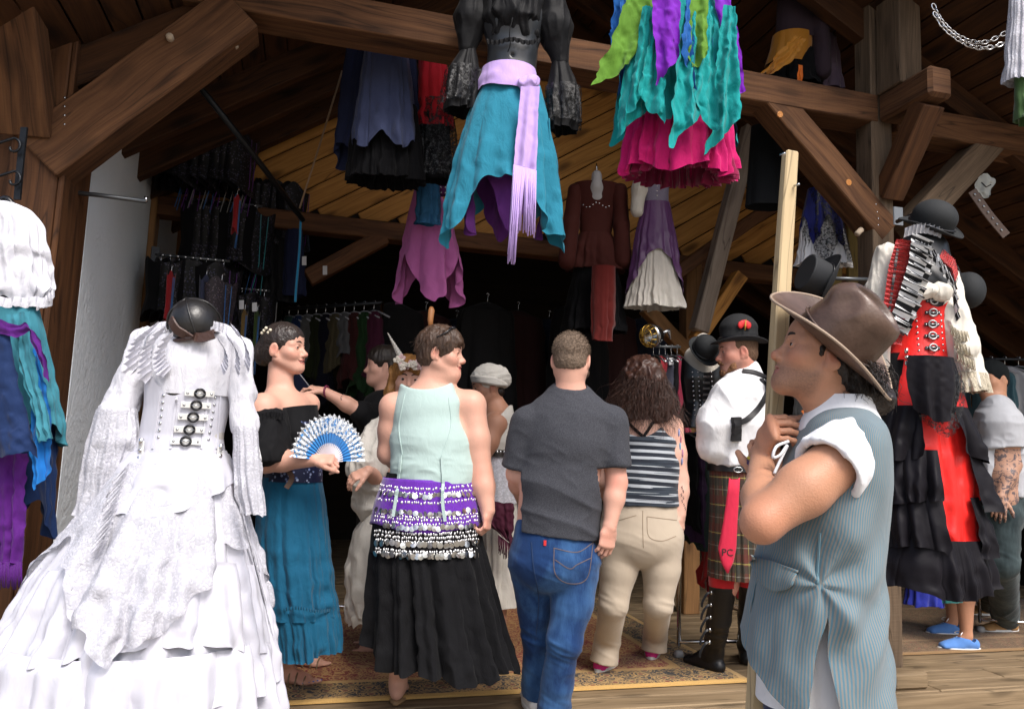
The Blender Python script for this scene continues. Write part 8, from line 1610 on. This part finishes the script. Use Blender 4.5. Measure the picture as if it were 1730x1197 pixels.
for k, (c_, nm_) in enumerate(cols): p = a + (b - a) * (k + .6) / 10.4; clothes('blouse', '%s garment on the rack behind the fan woman' % nm_, 'garment', p, nrm(A(.75, -.65, 0)), cloth('rackcloth_%d' % k, mulc(c_, .13)), [.42, .6, .35, .45, .62, .4, .3, .5, .55, .45][k], .10, seed=k)
a, b = P(1150, 716, 4.65), P(1300, 722, 4.75); b[2] = a[2]; rack('chrome rack of skirts and shirts between the khaki woman and the kilt man', a, b); cols = [((.010, .010, .012), 'black'), ((.03, .012, .04), 'dark plum'), ((.02, .035, .03), 'bottle green'), ((.08, .09, .02), 'olive'), ((.03, .03, .035), 'charcoal'), ((.02, .06, .05), 'dark teal'), ((.28, .010, .012), 'deep red'), ((.30, .012, .015), 'scarlet'), ((.01, .06, .015), 'green tartan')]
for k, (c_, nm_) in enumerate(cols): p = a + (b - a) * (k * .62 + .3) / 9; clothes('skirt', '%s skirt on the rack beside the kilt man' % nm_, 'skirt', p, nrm(A(.6, -.8, 0)), cloth('rackb_%d' % k, c_), [.55, .6, .62, .55, .5, .6, .85, .9, .9][k], .12, [HG, plain('blue_plastic', (.03, .10, .4), .4)][k % 3 == 2], seed=k + 20)
a, b = P(1640, 606, 5.6), P(1760, 608, 5.5); b[2] = a[2]; rack('chrome rack of dark clothes behind the tattooed man', a, b)
for k, c_ in enumerate(((.02, .05, .06), (.03, .08, .10), (.35, .35, .36), (.02, .03, .02), (.012, .012, .012))): p = a + (b - a) * (k + .5) / 5.2; clothes('shirt', '%s shirt on the rack behind the tattooed man' % ['dark teal', 'petrol blue', 'pale grey', 'dark green', 'black'][k], 'shirt', p, nrm(A(.6, -.8, 0)), cloth('rackc_%d' % k, c_), .6, .16, seed=k + 40)
a, b = P(1098, 585, 5.0), P(1150, 586, 5.0); rl = tube_obj('display_rail', [a, b], .009, GM); tag(rl, 'thin rail with small garments under the clamp lamp', 'rail')
for k, c_ in enumerate(((.01, .01, .012), (.30, .02, .03), (.04, .04, .06), (.012, .012, .014), (.25, .02, .05))): clothes('garment', '%s small garment hung below the clamp lamp' % ['black', 'red', 'slate', 'jet', 'crimson'][k], 'garment', P(1104 + 10 * k, 587, 5.0), nrm(A(.3, -.95, 0)), cloth('racke_%d' % k, c_), .5, .1, M_STEEL, seed=k + 60)
tg = ribbon('price_tag', [P(1134, 604, 4.9), P(1134, 616, 4.9)], .03, A(0, -1, 0), plain('tag_card', (.55, .55, .57), .7), None, .001); tag(tg, 'white price tag under the clamp lamp', 'tag')
# more dark clothing in the depth, so the back of the shop reads as full
for k in range(9):
    x = 668 + 52 * k; p = P(x, 500 + 14 * (k % 3), 5.9 + .25 * (k % 3)); clothes('coat', 'dark coat, %s from the left along the back of the shop' % ORD[k], 'coat', p, FU, cloth('backcoat_%d' % (k % 3), ((.014, .014, .016), (.028, .008, .008), (.009, .012, .028))[k % 3]), 1.0, .24, M_IRON, .09, seed=k + 80, group='dark coats at the back')
hung('skirt', 'blue and green skirt hems showing under the red and black outfit', 'skirt', 4.5, [('blue_skirt', [(850, 1540, 1580), (1022, 1532, 1592)], cloth('ultramarine', (.008, .016, .22)), dict(n=8)), ('green_skirt', [(850, 1580, 1610), (1016, 1580, 1622)], cloth('sea_green', (.006, .08, .075)), dict(n=6))])
# clamp lamp, unlit
lm = thing('clamp_lamp', 'unlit metal clamp work lamp with brass wire guard', 'lamp', P(1100, 568, 4.9)); ax = nrm(A(-.8, -.45, -.25)); c = P(1104, 566, 4.9); lathe('reflector', [(.016, -.075), (.03, -.07), (.055, -.04), (.072, .0), (.078, .03), (.074, .03), (.05, -.035), (.02, -.062)], c, M_STEEL, lm, ax, 28); z = ax; x = nrm(np.cross(A(0, 1, .01), z)); y = np.cross(z, x); BR = plain('brass_wire', (.55, .34, .06), .3, .9)
for k in range(6): w = k * math.pi / 6; tube_obj('guard_wire', [c + z * (.03 + .062 * math.sin(s_)) + (x * math.cos(w) + y * math.sin(w)) * .074 * math.cos(s_) for s_ in np.linspace(0, math.pi, 14)], .0025, BR, lm, 5)
for h_, r_ in ((.03, .075), (.065, .06)): a_ = np.linspace(0, 2 * math.pi, 25); tube_obj('guard_ring', c + z * h_ + r_ * (np.cos(a_)[:, None] * x + np.sin(a_)[:, None] * y), .0025, BR, lm, 5)
tube_obj('clamp', [c - z * .075, c - z * .13 + FZ * .01, c - z * .15 + FZ * -.05], [.012, .014, .006], M_STEEL, lm, 8)
# leather corset form beside the kilt man
lf = thing('leather_bustier', 'studded black leather corset dress on a cream bust with small black hat', 'corset', P(1182, 700, 4.5)); v = Vol(); econes(v, [(P(1186, 602, 4.5), .105, .07), (P(1186, 640, 4.5), .10, .075), (P(1184, 690, 4.5), .08, .065)], A(1, 0, 0)); v.cone(P(1186, 600, 4.5), P(1188, 575, 4.5), .05, .045, .03); vol_obj('bust', v, .009, plain('bust_cream', (.50, .46, .40), .7), lf); LB = plain('gloss_leather', (.010, .010, .011), .28, 0, .5)
cs = pxdrape('corset', 4.5, [(606, 1152, 1222, 0, .65), (640, 1150, 1220, 0, .75), (680, 1156, 1214, 0, .75), (722, 1140, 1226, 0, .75)], LB, lf, n=4, amp=(.0, .04), nth=160, nt=30, seed=2, top=lambda a: .22 * max(0, math.cos(a + math.pi / 2)) ** 2)
for k in range(10):
    for x in (1172, 1182, 1204): stud_on('stud', cs, x + (k - 5) * .5, 628 + 8 * k, .006, M_STEEL, lf, .7, 4.4)
for k in range(5): p, n_ = on(cs, 1193, 636 + 10 * k, .003, 4.4); ribbon('clasp', [p - A(.02, 0, 0), p + A(.02, 0, 0)], .014, n_, M_STEEL, lf, .004)
bowler('small_hat', 'small black hat resting on the cream bust beside the kilt man', P(1190, 592, 4.36), frame(nrm(A(.3, -.5, -.8)), nrm(A(.1, -.85, .5))), .72)
# round badge on the dark garment behind the kilt man
bg = thing('printed_shirt', 'black shirt with round white lettered badge hanging behind the kilt man', 'shirt', P(1228, 740, 4.62)); pxpanel('cloth', 4.62, [(1205, 735), (1205, 790), (1205, 850)], [(1262, 735), (1262, 790), (1262, 850)], BLK, bg, n=1, amp=.006); a_ = np.linspace(R(200), R(340), 30); cc = P(1230, 758, 4.585); ribbon('badge_arc', [cc + .062 * A(math.cos(t_), 0, math.sin(t_)) for t_ in a_], .022, A(0, -1, 0), plain('badge_white', (.5, .5, .5), .7), bg, .001)
for k, ch_ in enumerate('PARTY-BEN'): t_ = R(212 + 14.5 * k); text_obj('letter', ch_, cc + .062 * A(math.cos(t_), 0, math.sin(t_)) - A(0, .004, 0), np.stack([A(-math.sin(t_), 0, math.cos(t_)), A(-math.cos(t_), 0, -math.sin(t_)), A(0, -1, 0)], 1), .017, plain('ink_black', (.01, .01, .01), .7), bg)
hung('scarf', 'orange patterned scarf hanging behind the pole', 'scarf', 3.9, [('scarf', [(640, 1340, 1372), (700, 1342, 1368), (720, 1344, 1366)], floral('orange_print', (.02, .02, .02), ((.6, .16, .01), (.35, .05, .01)), 40), dict(n=3))])

# ---------------------------------------------------------------- carpets
def carpet_mat(name, field, gold, border, sc=1.0):
    t = NT(name); uv = t.coord('UV'); sp = t.n('ShaderNodeSeparateXYZ'); t.l(uv, sp.inputs[0]); ds = sp.outputs[0]; co = t.coord('Object')
    vo = t.n('ShaderNodeTexVoronoi'); vo.inputs['Scale'].default_value = 9 * sc; vo.inputs['Randomness'].default_value = .8; vo.voronoi_dimensions = '2D'; t.l(co, vo.inputs['Vector']); v2 = t.noise(co, 11 * sc, 3, .6, 2.2); pet = t.math('FRACT', t.math('MULTIPLY', vo.outputs['Distance'], 5.5)); scr = t.math('LESS_THAN', t.math('ABSOLUTE', t.math('SUBTRACT', v2, .5)), .035); leaf = t.math('GREATER_THAN', t.noise(co, 26 * sc, 2, .5, 1.0), .60)
    motif = t.math('MAXIMUM', t.math('MULTIPLY', t.math('GREATER_THAN', pet, .62), t.math('LESS_THAN', vo.outputs['Distance'], .5)), t.math('MAXIMUM', scr, leaf))
    inb = t.math('LESS_THAN', ds, .26); g1 = t.math('MULTIPLY', t.math('GREATER_THAN', ds, .26), t.math('LESS_THAN', ds, .30)); g2 = t.math('LESS_THAN', ds, .035)
    c = t.mix(inb, field, border); c = t.mix(t.math('MULTIPLY', motif, .75), c, t.mix(vo.outputs['Color'], gold, mulc(gold, 1.6))); c = t.mix(t.math('MULTIPLY', t.math('LESS_THAN', vo.outputs['Distance'], .12), .8), c, (.24, .06, .04)); c = t.mix(t.math('MAXIMUM', g1, g2), c, mulc(gold, 1.25)); fz = t.noise(co, 240, 2); c = t.mix(t.math('MULTIPLY', fz, .5), c, (.04, .02, .012)); t.base(c); t.bump(fz, .5, .006); t.setp(Roughness=1.0, Specular_IOR_Level=.05, Sheen_Weight=.15); MATS[name] = t.m; return t.m
def rug(label, s0, s1, t0, t1, m_, z=.004, th=.009):
    NX, NY = 60, 40; S = np.linspace(s0, s1, NX); TT = np.linspace(t0, t1, NY); V = []; uv = []
    for b in TT:
        for a in S: V.append(L(a, b, z + th + .004 * vnoise(A(a * 2.2, b * 2.2, 0)[None], 4)[0])); d = min(a - s0, s1 - a, b - t0, t1 - b); uv.append((d, 0))
    N = len(V); ring = [j for j in range(NX)] + [NX * (i + 1) - 1 for i in range(1, NY)] + [NX * (NY - 1) + j for j in range(NX - 2, -1, -1)] + [NX * i for i in range(NY - 2, 0, -1)]; V2 = [np.array([V[i][0], V[i][1], z]) for i in ring]; n = len(ring); side = [[ring[i], N + i, N + (i + 1) % n, ring[(i + 1) % n]] for i in range(n)]
    o = np_mesh('rug', V + V2, np.concatenate([grid_faces(NX, NY), np.array(side)]), m_, None, True, uv + [(0, 0)] * n); return tag(o, label, 'rug')
c1 = ZP(1268, 1153, 0); c2 = ZP(1032, 1012, 0)
rug('red and gold floral rug with dark blue border across the shop floor', -3.7, sof(c1), tof(c1), tof(c2), carpet_mat('persian_rug', (.26, .026, .020), (.50, .31, .11), (.022, .026, .030)))
c3 = ZP(1620, 1105, 0); rug('worn brown patterned carpet under the girl in blue shoes', .10, 3.4, tof(c3) + .02, tof(c3) + 1.5, carpet_mat('brown_carpet', (.12, .072, .032), (.24, .15, .075), (.10, .06, .03), 1.6))
